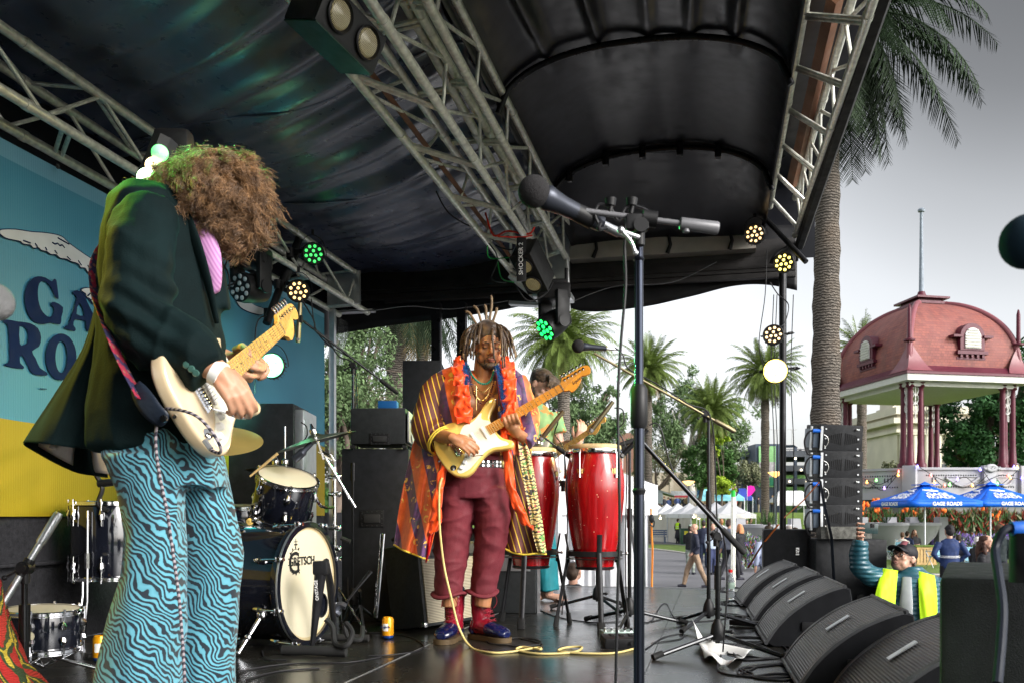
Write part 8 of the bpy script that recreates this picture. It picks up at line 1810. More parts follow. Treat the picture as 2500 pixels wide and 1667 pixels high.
def planter(u,D,w,label,grp=None):
    c = gp(u,D); r = thing('planter',label,'planter',c,group=grp); k = w; mb = MB()
    mb.lathe([(.16*k,.25*k),(.22*k,.3*k),(.40*k,.50*k),(.50*k,.72*k),(.52*k,.74*k),(.52*k,.80*k),(.46*k,.80*k),(.44*k,.72*k),(0,.70*k)],c,n=32); mb.build('bowl',m_para,r,40)
    for sx in (-1,1): mb = MB(); mb.prism([(0,0),(.30*k,0),(.18*k,.92*k),(0,.92*k)][::1] if sx > 0 else [(0,0),(0,.92*k),(-.18*k,.92*k),(-.30*k,0)],.26*k,Matrix(((1,0,0),(0,0,1),(0,1,0))).transposed(),c+V((sx*.46*k,-.13*k,0))); mb.build('support',m_para,r,30)
    rr = random.Random(int(u)); mb = MB()
    for j in range(46): a = rr.uniform(0,6.3); e = rr.uniform(.5,1.4); t = c+ZV*.74*k+V((cos(a)*cos(e),sin(a)*cos(e),sin(e)))*.42*k; q = c+ZV*.74*k+V((cos(a)*.06,sin(a)*.06,0)); b_ = V((-sin(a),cos(a),0))*.03; mb.add([q-b_,q+b_,t],[(0,1,2)])
    mb.build('succulent',m_l2,r,None,recalc=False); return r
planter(2165,40.4,2.05,'left bowl planter of the white pair below the parapet','white bowl planters'); planter(2235,40.4,2.05,'right bowl planter of the white pair below the parapet','white bowl planters'); planter(1872,36.5,2.0,'white bowl planter beyond the man with the bun','white bowl planters')
# ---------------------------------------------------------------- umbrellas
def mat_umb():
    return MT('blue_umbrella_cloth',(.003,.11,.62),.55,var=.06)
def umbrella(u,D,w,label):
    c = gp(u,D); r = thing('parasol',label,'parasol',c,group='blue parasols on the lawn'); zt0,zt1 = zt(1223,D),zt(1180,D); hw = w/2; mb = MB(); az = .12
    cor = [V((cos(az+pi/4+pi/2*k)*hw*1.30,sin(az+pi/4+pi/2*k)*hw*1.30,zt0)) for k in range(4)]; apex = V((0,0,zt1))
    for k in range(4):
        a,b = cor[k],cor[(k+1) % 4]
        mb.grid(lambda s,t: V((c.x,c.y,0))+(a.lerp(b,s)).lerp(apex,t)-ZV*.10*sin(pi*t)*(1-.5*abs(2*s-1)),8,8)
        mb.grid(lambda s,t: V((c.x,c.y,0))+a.lerp(b,s)-ZV*(.22*t+.02*sin(s*pi)),8,1)
    mb.build('canopy',mat_umb(),r,60,recalc=False,solid=.01); mb = MB(); mb.box(V((c.x,c.y,zt1-.04)),(.75,.75,.03),Matrix.Rotation(az,3,'Z')); mb.lathe([(.3,0),(.08,.12),(0,.16)],(c.x,c.y,zt1-.06),n=8); mb.build('vent_cap',mat_umb(),r,40)
    mb = MB(); mb.cyl(c,V((c.x,c.y,zt1)),.035,10); mb.build('pole',m_alu,r)
    for k in range(4):
        a,b = cor[k],cor[(k+1) % 4]; m_ = a.lerp(b,.5); nn = V((m_.x,m_.y,0)).normalized()
        if nn.y > .3: continue
        sd_ = (b-a).normalized(); sd_ = sd_ if sd_.x*1+sd_.y*.0 > 0 or abs(sd_.x) > .3 and sd_.x > 0 else -sd_
        if sd_.cross(ZV).dot(nn) < 0: sd_ = -sd_
        p = V((c.x,c.y,0))+m_.lerp(apex,.36)-ZV*.085; upv = (apex-m_).normalized(); nrm = sd_.cross(upv).normalized()
        text('lettering','GAGE\nROADS',.35,mframe(p+nrm*.05,sd_,upv),m_white,r,bold=.008,depth=.004,space=.95)
        text('lettering','GAGE ROADS',.20,mframe(V((c.x,c.y,0))+m_-ZV*.115+nn*.03,sd_,ZV),m_white,r,bold=.006,depth=.004)
        q = p+upv*.46+nrm*.05; mb = MB(); mb.tube([q-sd_*.42+upv*.10,q-sd_*.15+upv*.02,q,q+sd_*.2-upv*.03],[.02,.05,.05,.03],5); mb.tube([q,q+upv*.14,q+upv*.24+sd_*.05],[.04,.03,.01],5); mb.build('bird_mark',m_white,r,60)
    return r
umbrella(2258,37,3.3,'left one of the two blue parasols printed in white, below the bandstand'); umbrella(2418,38.5,3.4,'right one of the two blue parasols, cut by the picture edge')
# ---------------------------------------------------------------- crowd
PALP = {}
def cm(c,r=.75):
    k = 'cloth_%02x%02x%02x' % tuple(int(min(1,x)*255) for x in c)
    return MT(k,c,r,var=.2,sc=9)
def person(u,D,label,az=0,h=1.75,top=(.03,.04,.08),leg=(.02,.02,.03),hair=(.03,.02,.012),skin=None,pose='stand',step=.0,longhair=0,vest=None,cap=None,arms='down',prop=None,z=None,bald=0,skirt=0,group=None,vox=None,name='person',bun=0,x=None):
    """az: 0 faces away (+y), pi faces the camera"""
    zg = gz(0,D) if z is None else z; s = h/1.75; p = V(((u-U0)/FPX*D if x is None else x,D,zg)); r = thing(name,label,'person',p,group=group)
    fd = V((sin(az),cos(az),0)); rt_ = V((cos(az),-sin(az),0)); sit = .40 if pose == 'sit' else 0
    T = lambda a,b,c: p+(rt_*a+fd*b+ZV*(c-(sit if c > .8 else 0)))*s
    vox = vox or (.016 if D < 25 else .026 if D < 45 else .04); sk = skin or m_skinC; hip = .92-sit
    def TT(a,b,c): return p+(rt_*a+fd*b+ZV*c)*s
    mb = MB(); Rh_ = Matrix((rt_,fd,ZV)).transposed(); hcn = T(0,.03,1.62)
    if D < 45: headshape(mb,hcn,Rh_,s,ears=True)
    else: mb.ball(hcn,(.075*s,.09*s,.115*s),10,8)
    mb.tube([T(0,.0,1.56),T(0,-.01,1.42)],.055*s,10); mb.body([(T(0,0,1.42),.12*s,.07*s,-az),(T(0,0,1.30),.15*s,.09*s,-az),(T(0,0,1.0),.13*s,.09*s,-az),(T(0,0,.9),.14*s,.1*s,-az)],12)
    A = {'down': [(.20,0,1.38),(.25,-.03,1.10),(.26,.03,.86)],'pocket': [(.20,0,1.38),(.28,-.06,1.12),(.20,.08,.95)],'front': [(.20,0,1.38),(.24,.04,1.12),(.08,.26,1.12)],'hips': [(.20,0,1.38),(.33,-.06,1.14),(.17,.04,1.0)]}[arms]
    for sx in (-1,1):
        a = [T(sx*q[0],q[1]+(step*.25*sx if arms == 'down' and i == 2 else 0),q[2]) for i,q in enumerate(A)]; mb.tube(a,[.048*s,.04*s,.028*s],8); dd = (a[2]-a[1]).normalized(); mb.tube([a[2],a[2]+dd*.06*s,a[2]+dd*.14*s],[.026*s,.035*s,.018*s],8)
        if sit: L = [TT(sx*.10,0,.50),TT(sx*.12,.42,.48),TT(sx*.12,.40,.08)]
        else: L = [T(sx*.09,0,.92),TT(sx*.10,step*sx*.22+.03,.50),TT(sx*.10,step*sx*.42-.02,.07)]
        mb.tube(L,[.075*s,.052*s,.036*s],8)
        A_ = a; 
        if sx == -1: AL,LL = [q.copy() for q in a],[q.copy() for q in L]
        else: AR,LR = [q.copy() for q in a],[q.copy() for q in L]
    mb.blob('body',sk,r,vox*.75 if D < 30 else vox,2)
    mb = MB(); mb.body([(T(0,0,1.47),.07*s,.06*s,-az),(T(0,0,1.42),.17*s,.085*s,-az),(T(0,0,1.30),.20*s,.115*s,-az),(T(0,0,1.08),.175*s,.12*s,-az),(T(0,0,.93),.185*s,.13*s,-az),(T(0,0,.86),.18*s,.13*s,-az)],16)
    for a in (AL,AR): mb.tube([a[0],a[1],a[1].lerp(a[2],.92)],[.070*s,.058*s,.046*s],10)
    mb.blob('top',cm(top) if isinstance(top,tuple) else top,r,vox,3,disp=wrinkle(.008*s,9,int(u)))
    mb = MB()
    if skirt: mb.body([(T(0,0,.95),.15*s,.12*s,-az),(TT(0,0,.6),.22*s,.2*s,-az),(TT(0,0,.35),.26*s,.22*s,-az)],14)
    elif not sit: mb.body([(T(0,0,.98),.15*s,.11*s,-az),(T(0,0,.86),.165*s,.12*s,-az)],14)
    for L in (LL,LR): mb.tube(L if not skirt else [L[1],L[2]],[.098*s,.078*s,.062*s][-(2 if skirt else 3):],10)
    mb.blob('trousers' if not skirt else 'skirt',cm(leg) if isinstance(leg,tuple) else leg,r,vox,3,disp=wrinkle(.008*s,8,int(u)+3)); mb = MB()
    for L in (LL,LR): q = V((L[2].x,L[2].y,zg+.045*s)); mb.tube([q-fd*.06*s,q+fd*.04*s,q+fd*.17*s-ZV*.01*s],[.042*s,.046*s,.036*s],8)
    mb.build('shoes',cm((.02,.02,.03)),r,60)
    if cap: mb = MB(); mb.ball(T(0,.0,1.67),(.086*s,.102*s,.072*s),12,8,Rh_); mb.box(T(0,.13,1.66),(.13*s,.10*s,.012*s),Rh_,bev=.004); mb.build('cap',cm(cap),r,60)
    if not bald:
        mb = MB(); mb.ball(T(0,-.005,1.665),(.088*s,.103*s,.078*s),12,8,Rh_); mb.ball(T(0,-.04,1.60),(.085*s,.075*s,.09*s),12,8,Rh_)
        if longhair: mb.tube([T(0,-.06,1.62),T(0,-.09,1.48),T(0,-.08,1.62-longhair)],[(.09*s,.07*s),(.12*s,.06*s),(.10*s,.04*s)],10); mb.tube([T(.08,.0,1.62),T(.10,.03,1.45),T(.11,.04,1.68-longhair)],.035*s,8); mb.tube([T(-.08,.0,1.62),T(-.10,.03,1.45),T(-.11,.04,1.68-longhair)],.035*s,8)
        if bun: mb.ball(T(0,-.06,1.77),.04*s,8,6)
        mb.blob('hair',cm(hair),r,vox*.8,1,disp=wrinkle(.010*s,25,int(u)))
    if vest: 
        mb = MB(); mb.body([(T(0,0,1.445),.13*s,.10*s,-az),(T(0,0,1.38),.19*s,.125*s,-az),(T(0,0,1.25),.20*s,.135*s,-az),(T(0,0,1.0),.19*s,.14*s,-az)],16); mb.build('safety_vest',m_lime,r,60)
        mb = MB(); 
        for z_ in (1.06,1.18): mb.body([(T(0,0,z_),.198*s,.142*s,-az),(T(0,0,z_+.03),.198*s,.142*s,-az)],16)
        mb.build('reflective_band',cm((.6,.6,.6)),r,60)
    if prop == 'cup': q = AR[2]+fd*.10*s; mb = MB(); mb.lathe([(.03,-.05),(.038,.06)],q,n=12); mb.build('held_cup',cm((.4,.2,.1)),r,60)
    return r
person(1683+0,24.7,'bald bearded man in a dark navy jacket and tan trousers walking left past the stage',-1.45,1.76,(.015,.018,.035),(.26,.18,.12),bald=1,step=.75,arms='pocket',x=(676-0-0)*0+(1697-1250)/FPX*24.7)
person(1686,30,'person in a pale green cap, black jumper and camouflage trousers',.5,1.68,(.012,.012,.015),MT('camo_cloth',(.22,.25,.22),.8,var=.7,sc=9),cap=(.40,.55,.45),arms='front')
person(1718,34,'man in a dark blue cap and dark jacket standing behind the walker',.4,1.8,(.02,.025,.05),(.02,.03,.06),cap=(.02,.025,.06))
person(1738,30,'person in a light blue shirt half hidden by the boom stand',2.6,1.72,(.35,.42,.52),(.03,.04,.10),longhair=.12)
person(1761,38,'smiling man in a pale grey jumper with orange lettering facing the stage',3.1,1.85,(.45,.45,.48),(.05,.06,.1),arms='hips',skin=m_skinB)
person(1781,27.5,'bearded man in a grey denim shirt and dark jeans walking right',1.3,1.88,(.20,.21,.26),(.015,.015,.02),step=.6,hair=(.05,.03,.025))
person(1806,30,'woman with strawberry blonde hair and a black jacket walking away',-.5,1.70,(.012,.012,.014),(.015,.015,.02),hair=(.5,.22,.10),longhair=.22,step=.4,arms='front')
person(1655,62,'steward in a yellow safety vest and dark skirt outside the white tents',.9,1.74,(.02,.02,.02),(.02,.022,.03),vest=1,skirt=1)
person(1876,19.5,'man with his hair in a bun and a light blue shirt behind the speaker box',0,1.78,(.32,.36,.48),(.05,.06,.08),bun=1)
person(1925,24,'grey haired person in a blue jacket beyond the lamp pole',-.6,1.72,(.10,.14,.30),(.03,.03,.04),hair=(.25,.22,.2)); person(1942,25,'dark haired person in navy beyond the lamp pole',.5,1.66,(.03,.05,.12),(.03,.03,.04))
person(1823,50,'person in a blue shirt under the open end of the white tents',3,1.72,(.05,.12,.4),(.03,.03,.04)); person(1833,52,'person in black under the open end of the white tents',2.6,1.8,(.01,.01,.012),(.02,.02,.03)); person(1811,54,'person in dark grey at the counter of the white tents',.3,1.75,(.05,.05,.06),(.02,.02,.03))
person(2318,18.6,'man in a navy zip jumper with white hem stripes seen from behind',.1,1.80,(.014,.03,.10),(.01,.01,.012),hair=(.012,.010,.012),arms='hips')
_p = P(2318,1362,18.6); mb = MB()
for dz in (0,.03): mb.tube([V((_p.x+.205*cos(t),18.6+.15*sin(t),_p.z+dz+.02)) for t in [2*pi*k/24 for k in range(24)]],.006,5,closed=True)
mb.build('hem_stripe',m_white,bpy.data.objects['person.%03d' % max(int(o.name.split('.')[1]) for o in bpy.data.objects if o.name.startswith('person.'))],60)
person(2405,14.4,'woman with long wavy brown hair, black leather jacket and maroon top holding a drink',2.35,1.68,(.012,.012,.014),(.02,.02,.03),hair=(.05,.022,.015),longhair=.38,arms='front',prop='cup')
person(2438,21.5,'curly haired person in a dark green hoodie seen from behind',.3,1.78,(.012,.02,.022),(.02,.02,.03),hair=(.06,.03,.015)); person(2490,15.5,'woman with fair curly hair and a blue jacket near the right edge',2.6,1.62,(.02,.04,.08),(.02,.02,.03),hair=(.40,.26,.13),longhair=.3,arms='front',prop='cup')
person(2215,37.5,'person with dark hair in navy sitting at the pallet table',.8,1.72,(.02,.03,.08),(.015,.02,.04),pose='sit'); person(2203,36,'woman in a cream knit sitting in a folding chair at the pallet table',.5,1.70,(.52,.48,.42),(.3,.3,.35),hair=(.08,.04,.02),pose='sit'); person(2232,38.3,'laughing woman in black facing the stage at the pallet table',3.1,1.78,(.015,.015,.018),(.02,.02,.03),hair=(.10,.04,.02),longhair=.3,pose='sit',arms='front')
person(2387,27,'white haired person in a dark jacket sitting on the lawn',1.2,1.75,(.012,.012,.018),(.02,.02,.03),hair=(.55,.52,.5),pose='sit'); person(2340,30,'dark haired person sitting behind the man in the navy jumper',.3,1.75,(.02,.02,.04),(.02,.02,.03),pose='sit')
person(1400,9.4,'crew member in a grey cap and lime straps crouching beyond the stage edge',.6,1.52,(.012,.012,.014),(.02,.02,.03),cap=(.10,.10,.11),hair=(.05,.03,.02),arms='front')
# far crowd on the terrace behind the tents
rr = random.Random(77); tops = [(.02,.02,.03),(.05,.08,.2),(.4,.38,.36),(.3,.05,.05),(.02,.05,.05),(.12,.12,.13),(.25,.18,.10),(.03,.03,.04)]
TN = ['black','navy','cream','red','dark teal','grey','tan','charcoal']
def farp(u,D,label,g,k_=0):
    zg = gz(0,D); h = rr.uniform(1.6,1.85); p = gp(u,D,zg); az = rr.uniform(0,6.3); c = rr.choice(tops); r = thing('person','%s person from the left in the distant crowd beyond the tents, %s top' % (ORD[k_],TN[tops.index(c)]),'person',p,group=g); mb = MB(); T = lambda a,c_: p+V((a*cos(az),a*sin(az),c_*h/1.75))
    mb.ball(T(0,1.63),(.08,.09,.115),8,6); mb.tube([T(0,1.55),T(0,1.4)],.05,6)
    for sx in (-1,1): mb.tube([T(sx*.20,1.35),T(sx*.26,1.1),T(sx*.24,.85)],[.04,.035,.03],6)
    mb.blob('body',rr.choice([m_skinA,m_skinC,m_skinC,m_skinB]),r,.045,1); mb = MB(); mb.body([(T(0,1.45),.08,.07),(T(0,1.38),.19,.11),(T(0,1.1),.18,.12),(T(0,.88),.18,.13)],10)
    for sx in (-1,1): mb.tube([T(sx*.19,1.36),T(sx*.27,1.1),T(sx*.25,.92)],[.07,.06,.05],6)
    mb.build('top',cm(c),r,60); mb = MB()
    for sx in (-1,1): mb.tube([T(sx*.09,.9),T(sx*.11,.5),T(sx*.11,.0)],[.10,.08,.06],6)
    mb.build('trousers',cm(rr.choice([(.02,.02,.03),(.04,.06,.12),(.2,.17,.12)])),r,60); mb = MB(); mb.ball(T(0,1.67),(.09,.1,.09),8,6); mb.build('hair',cm(rr.choice([(.03,.02,.01),(.1,.05,.02),(.35,.22,.1),(.02,.015,.01)])),r,60)
for k in range(34):
    u = 1600+k*7.6+rr.uniform(-2,2) if k < 28 else 1818+(k-28)*17+rr.uniform(-4,4)
    farp(u,rr.uniform(88,97),'distant festival goer standing on the raised terrace behind the white tents','distant crowd behind the white tents',k)
# ---------------------------------------------------------------- market tents
m_tent = MT('white_marquee_cloth',(.74,.74,.76),.6,var=.05,sc=1); m_tentw = MT('cream_marquee_wall',(.55,.52,.46),.7,var=.08,sc=1)
def tent(c,w,dpt,zr,ze_,zp_,rz,label,group,walls=(),wallm=m_tentw,roofm=None):
    c = V(c); r = thing('marquee',label,'tent',c,group=group); R_ = Matrix.Rotation(rz,3,'Z'); T = lambda a,b,z: V((c.x,c.y,0))+R_ @ V((a*w/2,b*dpt/2,0))+ZV*z; mb = MB(); cor = [(-1,-1),(1,-1),(1,1),(-1,1)]
    for k in range(4):
        a,b = cor[k],cor[(k+1) % 4]
        def f(s,t,a=a,b=b): p = T(a[0]+(b[0]-a[0])*s,a[1]+(b[1]-a[1])*s,0); q = T(0,0,0); return p.lerp(q,t)+ZV*(ze_+(zp_-ze_)*(t**1.5))
        mb.grid(f,6,8); mb.grid(lambda s,t: T(a[0]+(b[0]-a[0])*s,a[1]+(b[1]-a[1])*s,ze_-.28*t),6,1)
    mb.build('tent_roof',roofm or m_tent,r,60,recalc=False); mb = MB()
    for a in cor: mb.cyl(T(a[0]*.98,a[1]*.98,zr),T(a[0]*.98,a[1]*.98,ze_),.03,6)
    mb.build('tent_leg',m_alu,r)
    for k in walls: a,b = cor[k],cor[(k+1) % 4]; mb = MB(); mb.grid(lambda s,t: T((a[0]+(b[0]-a[0])*s)*.97,(a[1]+(b[1]-a[1])*s)*.97,zr+(ze_-zr)*t)+V((.03*sin(s*20),0,0)),12,2); mb.build('tent_wall',wallm,r,60,recalc=False)
    return r
for i in range(7):
    t_ = i/6; c = gp(1782,57.5,0).lerp(gp(1604,72,0),t_)
    tent((c.x,c.y,GZ),2.5,2.42,GZ,.74,zt(1223,60)-.02,.15,['white marquee tent, open end nearest to the path','second white marquee tent from the open end','third white marquee tent from the open end','middle white marquee tent of the row','fifth white marquee tent from the open end','sixth white marquee tent from the open end','farthest white marquee tent at the left end of the row'][i],'row of white marquee tents',walls=(3,) if i > 1 else ())
# the long cream wall of the row in front of the path
mb = MB(); wa,wb = gp(1587,68,0),gp(1690,63,0); mb.grid(lambda s,t: wa.lerp(wb,s)+V((0,.05*sin(s*40),GZ+2.0*t)),60,2); tag(mb.build('tent_wall',m_tentw,smooth=60),'long cream cloth wall along the white tents','tent wall')
mb = MB()
for u,v,w,h in ((1676,1272,.18,.22),(1684,1273,.3,.2),(1688,1264,.2,.25)): mb.box(P(u,v,62.5),(w,.04,h))
tag(mb.build('wall_notice',MT('dark_notice',(.06,.03,.03),.7)),'small dark notices pinned on the cream tent wall','notice')
for fb_i,(u,v) in enumerate(((1612,1264),(1694,1261),(1706,1264),(1824,1258),(1829,1257))): mb = MB(); p = P(u,v,60 if u < 1800 else 56); mb.ball(p,.08,8,6); mb.cyl(p,p+ZV*.2,.01,5); tag(mb.build('festoon_bulb',emis('warm_bulb',(1,.75,.4),5),None,60),'warm bulb under the white tents, %s from the left' % ORD[fb_i],'bulb','warm bulbs under the white tents')
# near white tent behind the congas
nt_ = thing('white_tent','white tent close behind the stage, seen between the congas and the foreground stand','tent',gp(1480,10.5)); mb = MB()
q0,q1 = gp(1330,9.9,0),gp(1583,10.6,0)
mb.grid(lambda s,t: q0.lerp(q1,s)+V((0,.03*sin(s*38)+.02*sin(s*90),GZ+(zt(1205,10.5)-GZ)*t)),90,3); mb.grid(lambda s,t: q1+V((.9*s*.12,1.6*s,GZ+(zt(1205,10.5)-GZ)*t)),8,2); mb.build('side_wall',MT('white_tarpaulin',(.60,.61,.64),.6,var=.1,sc=2),nt_,60,recalc=False)
mb = MB(); mb.grid(lambda s,t: (q0+V((-.3,-.1,0))).lerp(q1+V((.08,-.1,0)),s).lerp(gp(1330,12,0),t)+ZV*(zt(1183,10.5)+(1.62-zt(1183,10.5))*t),20,6); mb.grid(lambda s,t: (q0+V((-.3,-.12,0))).lerp(q1+V((.09,-.12,0)),s)+ZV*(zt(1183,10.5)-.35*t),30,1); mb.build('roof_cloth',m_tent,nt_,60,recalc=False)
mb = MB(); mb.tube([gp(1535,10.0,zt(1240,10)),gp(1562,10.0,zt(1430,10))],(.05,.02),6); mb.tube([gp(1570,10.1,zt(1220,10)),gp(1577,10.1,zt(1500,10))],(.03,.02),6); mb.build('loose_flap',MT('grey_flap',(.25,.26,.27),.7),nt_,60)
mb = MB(); mb.tube([P(1589,1240,10.2),P(1591,1300,10.2),P(1593,1340,10.2),P(1590,1500,10.2)],[(.025,.01),(.02,.01),(.035,.01),(.02,.01)],6); tag(mb.build('orange_strap',MT('orange_webbing',(.80,.25,.02),.7)),'orange webbing strap hanging on the corner of the near white tent','strap')
mb = MB(); mb.ball(P(1591,1265,10.1),(.03,.02,.05),8,6); cable(mb,[P(1588,1262,10.1),P(1597,1270,10.1),P(1595,1285,10.1),P(1587,1278,10.1)],.008); tag(mb.build('strap_ratchet',m_black),'black ratchet on the orange tent strap','ratchet')
p = gp(1790,11.5); sp_ = thing('steel_post','silver steel post with a green top standing beyond the stage edge','post',p); mb = MB(); mb.cyl(p,V((p.x,p.y,zt(1212,11.5))),.029,14); mb.build('tube',m_steel,sp_); mb = MB(); mb.cyl(V((p.x,p.y,zt(1212,11.5))),V((p.x,p.y,zt(1196,11.5))),.026,14); mb.build('green_tape',MT('green_tape',(.02,.45,.05),.5),sp_)
# BRAND stall, blue stall, flags, shelter
m_cy = MT('pale_cyan_cloth',(.25,.62,.72),.6,var=.05); m_bt = MT('royal_blue_cloth',(.04,.07,.35),.6,var=.1)
def stall(u0,u1,v0,v1,D,mat,label,txt=None):
    zg = gz(0,D); c = gp((u0+u1)/2,D,zg); r = thing('market_stall',label,'stall',c); w = (u1-u0)/FPX*D; mb = MB(); mb.add([V((c.x-w/2,D,zt(v1,D))),V((c.x+w/2,D,zt(v1,D))),V((c.x+w/2,D+3,zt(v1,D))),V((c.x-w/2,D+3,zt(v1,D))),V((c.x-w*.30,D+1.4,zt(v0,D))),V((c.x+w*.30,D+1.4,zt(v0,D)))],[(0,1,5,4),(1,2,5),(2,3,4,5),(3,0,4)]); mb.box(V((c.x,D-.01,zt(v1,D)-.15)),(w,.03,.3)); mb.build('canopy',mat,r,None); mb = MB()
    for sx in (-1,1):
        for dy in (0,3): mb.cyl(V((c.x+sx*w*.49,D+dy,zg)),V((c.x+sx*w*.49,D+dy,zt(v1,D))),.04,6)
    mb.build('leg',m_alu,r)
    if txt: mb = MB(); mb.box(P((u0+u1)/2,(v0+v1)/2-3,D-.2),(w*.46,.05,(v1-v0)/FPX*D*.72)); mb.build('sign_board',mat,r); text('lettering',txt,.50,mframe(P((u0+u1)/2-4,(v0+v1)/2-3,D-.26),(1,0,0),ZV),m_ink,r,bold=.03,shear=.35,depth=.01)
stall(1706,1818,1192,1214,84,m_cy,'pale cyan market stall with a slanted dark word on its front','BRAND'); stall(1796,1838,1190,1213,86,m_bt,'dark blue pointed market stall right of the cyan one')
stall(1895,1990,1196,1225,80,m_tent,'white market stall behind the lamp pole')
def flag(u,v0,v1,D,mat,label,w=.55):
    zg = gz(0,D); x = (u-U0)/FPX*D; r = thing('feather_flag',label,'flag',(x,D,zg)); mb = MB(); mb.cyl((x,D,zg),(x,D,zt(v0,D)),.03,6); mb.build('flag_pole',m_alu,r); h = zt(v0,D)-zt(v1,D); mb = MB(); mb.prism([(a*w,zt(v1,D)+b*h) for a,b in ((0,0),(.55,.18),(1,.6),(.85,.92),(.4,1.0),(0,.9))],.02,Matrix(((1,0,0),(0,0,1),(0,1,0))).transposed(),(x,D,0)); mb.build('flag_cloth',mat,r)
flag(1824,1184,1212,82,MT('magenta_cloth',(.70,.01,.40),.5),'magenta teardrop flag beside the blue stall',.75); flag(1786,1186,1200,82,MT('pink_cloth',(.8,.05,.35),.5),'small pink flag behind the steel post',.4); flag(1701,1185,1212,80,MT('blue_flag',(.04,.15,.35),.5),'blue feather flag left of the cyan stall',.3); flag(1796,1186,1212,81,m_black,'black feather flag right of the cyan stall',.3)
mb = MB(); D = 78; mb.add([P(1590,1190,D),P(1646,1208,D),P(1646,1212,D+3),P(1590,1198,D+4),P(1590,1228,D),P(1618,1228,D),P(1618,1203,D)],[(0,1,2,3),(4,5,6,0)]); tag(mb.build('park_shelter',MT('grey_shelter',(.16,.19,.20),.6),smooth=None,solid=.12),'grey lean to shelter at the left end of the white tents','shelter')
mb = MB(); c = P(1668,1203,84); mb.box(c,(60/FPX*84,.1,.42)); sg_ = tag(mb.build('banner_sign',MT('pale_sign',(.55,.56,.62),.6)),'long pale sign with a red lower edge behind the white tents','sign'); mb = MB(); mb.box(c-ZV*.3+V((0,-.02,0)),(60/FPX*84,.1,.18)); mb.build('sign_stripe',MT('red_stripe',(.5,.06,.08),.6),sg_)
# bench, bin
def bench(p,label):
    r = thing('park_bench',label,'bench',p); m_b = MT('blue_grey_slat',(.10,.13,.20),.6)
    for z,y in ((.45,0),): mb = MB(); [mb.box(V(p)+V((0,-.15+.1*i,.45)),(1.6,.08,.03)) for i in range(4)]; mb.build('seat',m_b,r)
    mb = MB(); [mb.box(V(p)+V((0,.25,.6+.14*i)),(1.6,.03,.10)) for i in range(3)]; mb.build('backrest',m_b,r)
    for sx in (-.6,.6): mb = MB(); mb.box(V(p)+V((sx,0,.22)),(.07,.45,.44)); mb.box(V(p)+V((sx,.23,.6)),(.06,.05,.6)); mb.build('leg',m_b,r)
bench(gp(1602,63,GZ),'blue grey park bench at the left end of the white tents')
p = gp(1671,60.5,GZ); bn = thing('wheelie_bin','dark green wheelie bin with a yellow label beside the steward','bin',p); mb = MB(); mb.box(p+ZV*.5,(.52,.6,1.0),taper=1.15,bev=.03); mb.build('bin_body',MT('bin_green',(.02,.06,.035),.5),bn); mb = MB(); mb.box(p+ZV*1.04,(.62,.7,.07),bev=.02); mb.build('lid',MT('bin_green',(.02,.06,.035),.5),bn); mb = MB(); mb.box(p+V((.05,-.345,.75)),(.24,.01,.3)); mb.build('label_sticker',MT('yellow_sticker',(.7,.6,.05),.5),bn)
# pallet table, folding chairs
p = gp(2252,36,GZ); pt = thing('pallet_table','pale wooden pallet table with a green turf top','table',p); m_pal = MT('pallet_wood',(.48,.32,.14),.7,var=.2,sc=5); mb = MB()
for i in range(6): mb.box(p+V((-.33+.13*i,-.36,.36)),(.10,.03,.72)); mb.box(p+V((.36,-.30+.12*i,.36)),(.03,.09,.72)); mb.box(p+V((-.38,-.30+.12*i,.36)),(.03,.09,.72))
mb.box(p+V((0,-.38,.68)),(.8,.02,.08)); mb.box(p+V((0,-.38,.06)),(.8,.02,.08)); mb.build('pallet_slats',m_pal,pt); mb = MB(); mb.box(p+ZV*.75,(.92,.86,.06),bev=.01); mb.build('turf_top',m_grass,pt)
def chair(p,az,label):
    r = thing('folding_chair',label,'chair',p,group='folding chairs on the lawn'); R_ = Matrix.Rotation(az,3,'Z'); T = lambda a,b,c: V(p)+R_ @ V((a,b,c)); m_w = MT('blue_white_webbing',(.22,.42,.55),.7,var=.5,sc=30)
    mb = MB(); mb.box(T(0,0,.42),(.48,.44,.02),R_); mb.build('seat',m_w,r); mb = MB(); mb.box(T(0,-.26,.70),(.48,.02,.46),R_ @ Matrix.Rotation(.2,3,'X')); mb.build('backrest',m_w,r)
    for sx in (-.25,.25): mb = MB(); mb.cyl(T(sx,.22,0),T(sx,-.22,.62),.015,6); mb.cyl(T(sx,-.22,0),T(sx,.22,.62),.015,6); mb.cyl(T(sx,-.22,.4),T(sx,-.32,.95),.015,6); mb.cyl(T(sx,-.25,.62),T(sx,.25,.62),.02,6); mb.build('side_frame',m_alu,r)
chair(gp(2202,35.6,GZ),-.4,'folding chair under the woman in the cream knit'); chair(gp(2178,38.5,GZ),.6,'folding chair left of the pallet table'); chair(gp(2284,34,GZ),.2,'folding chair between the pallet table and the man in the navy jumper'); chair(gp(2362,30,GZ),.1,'folding chair right of the man in the navy jumper')
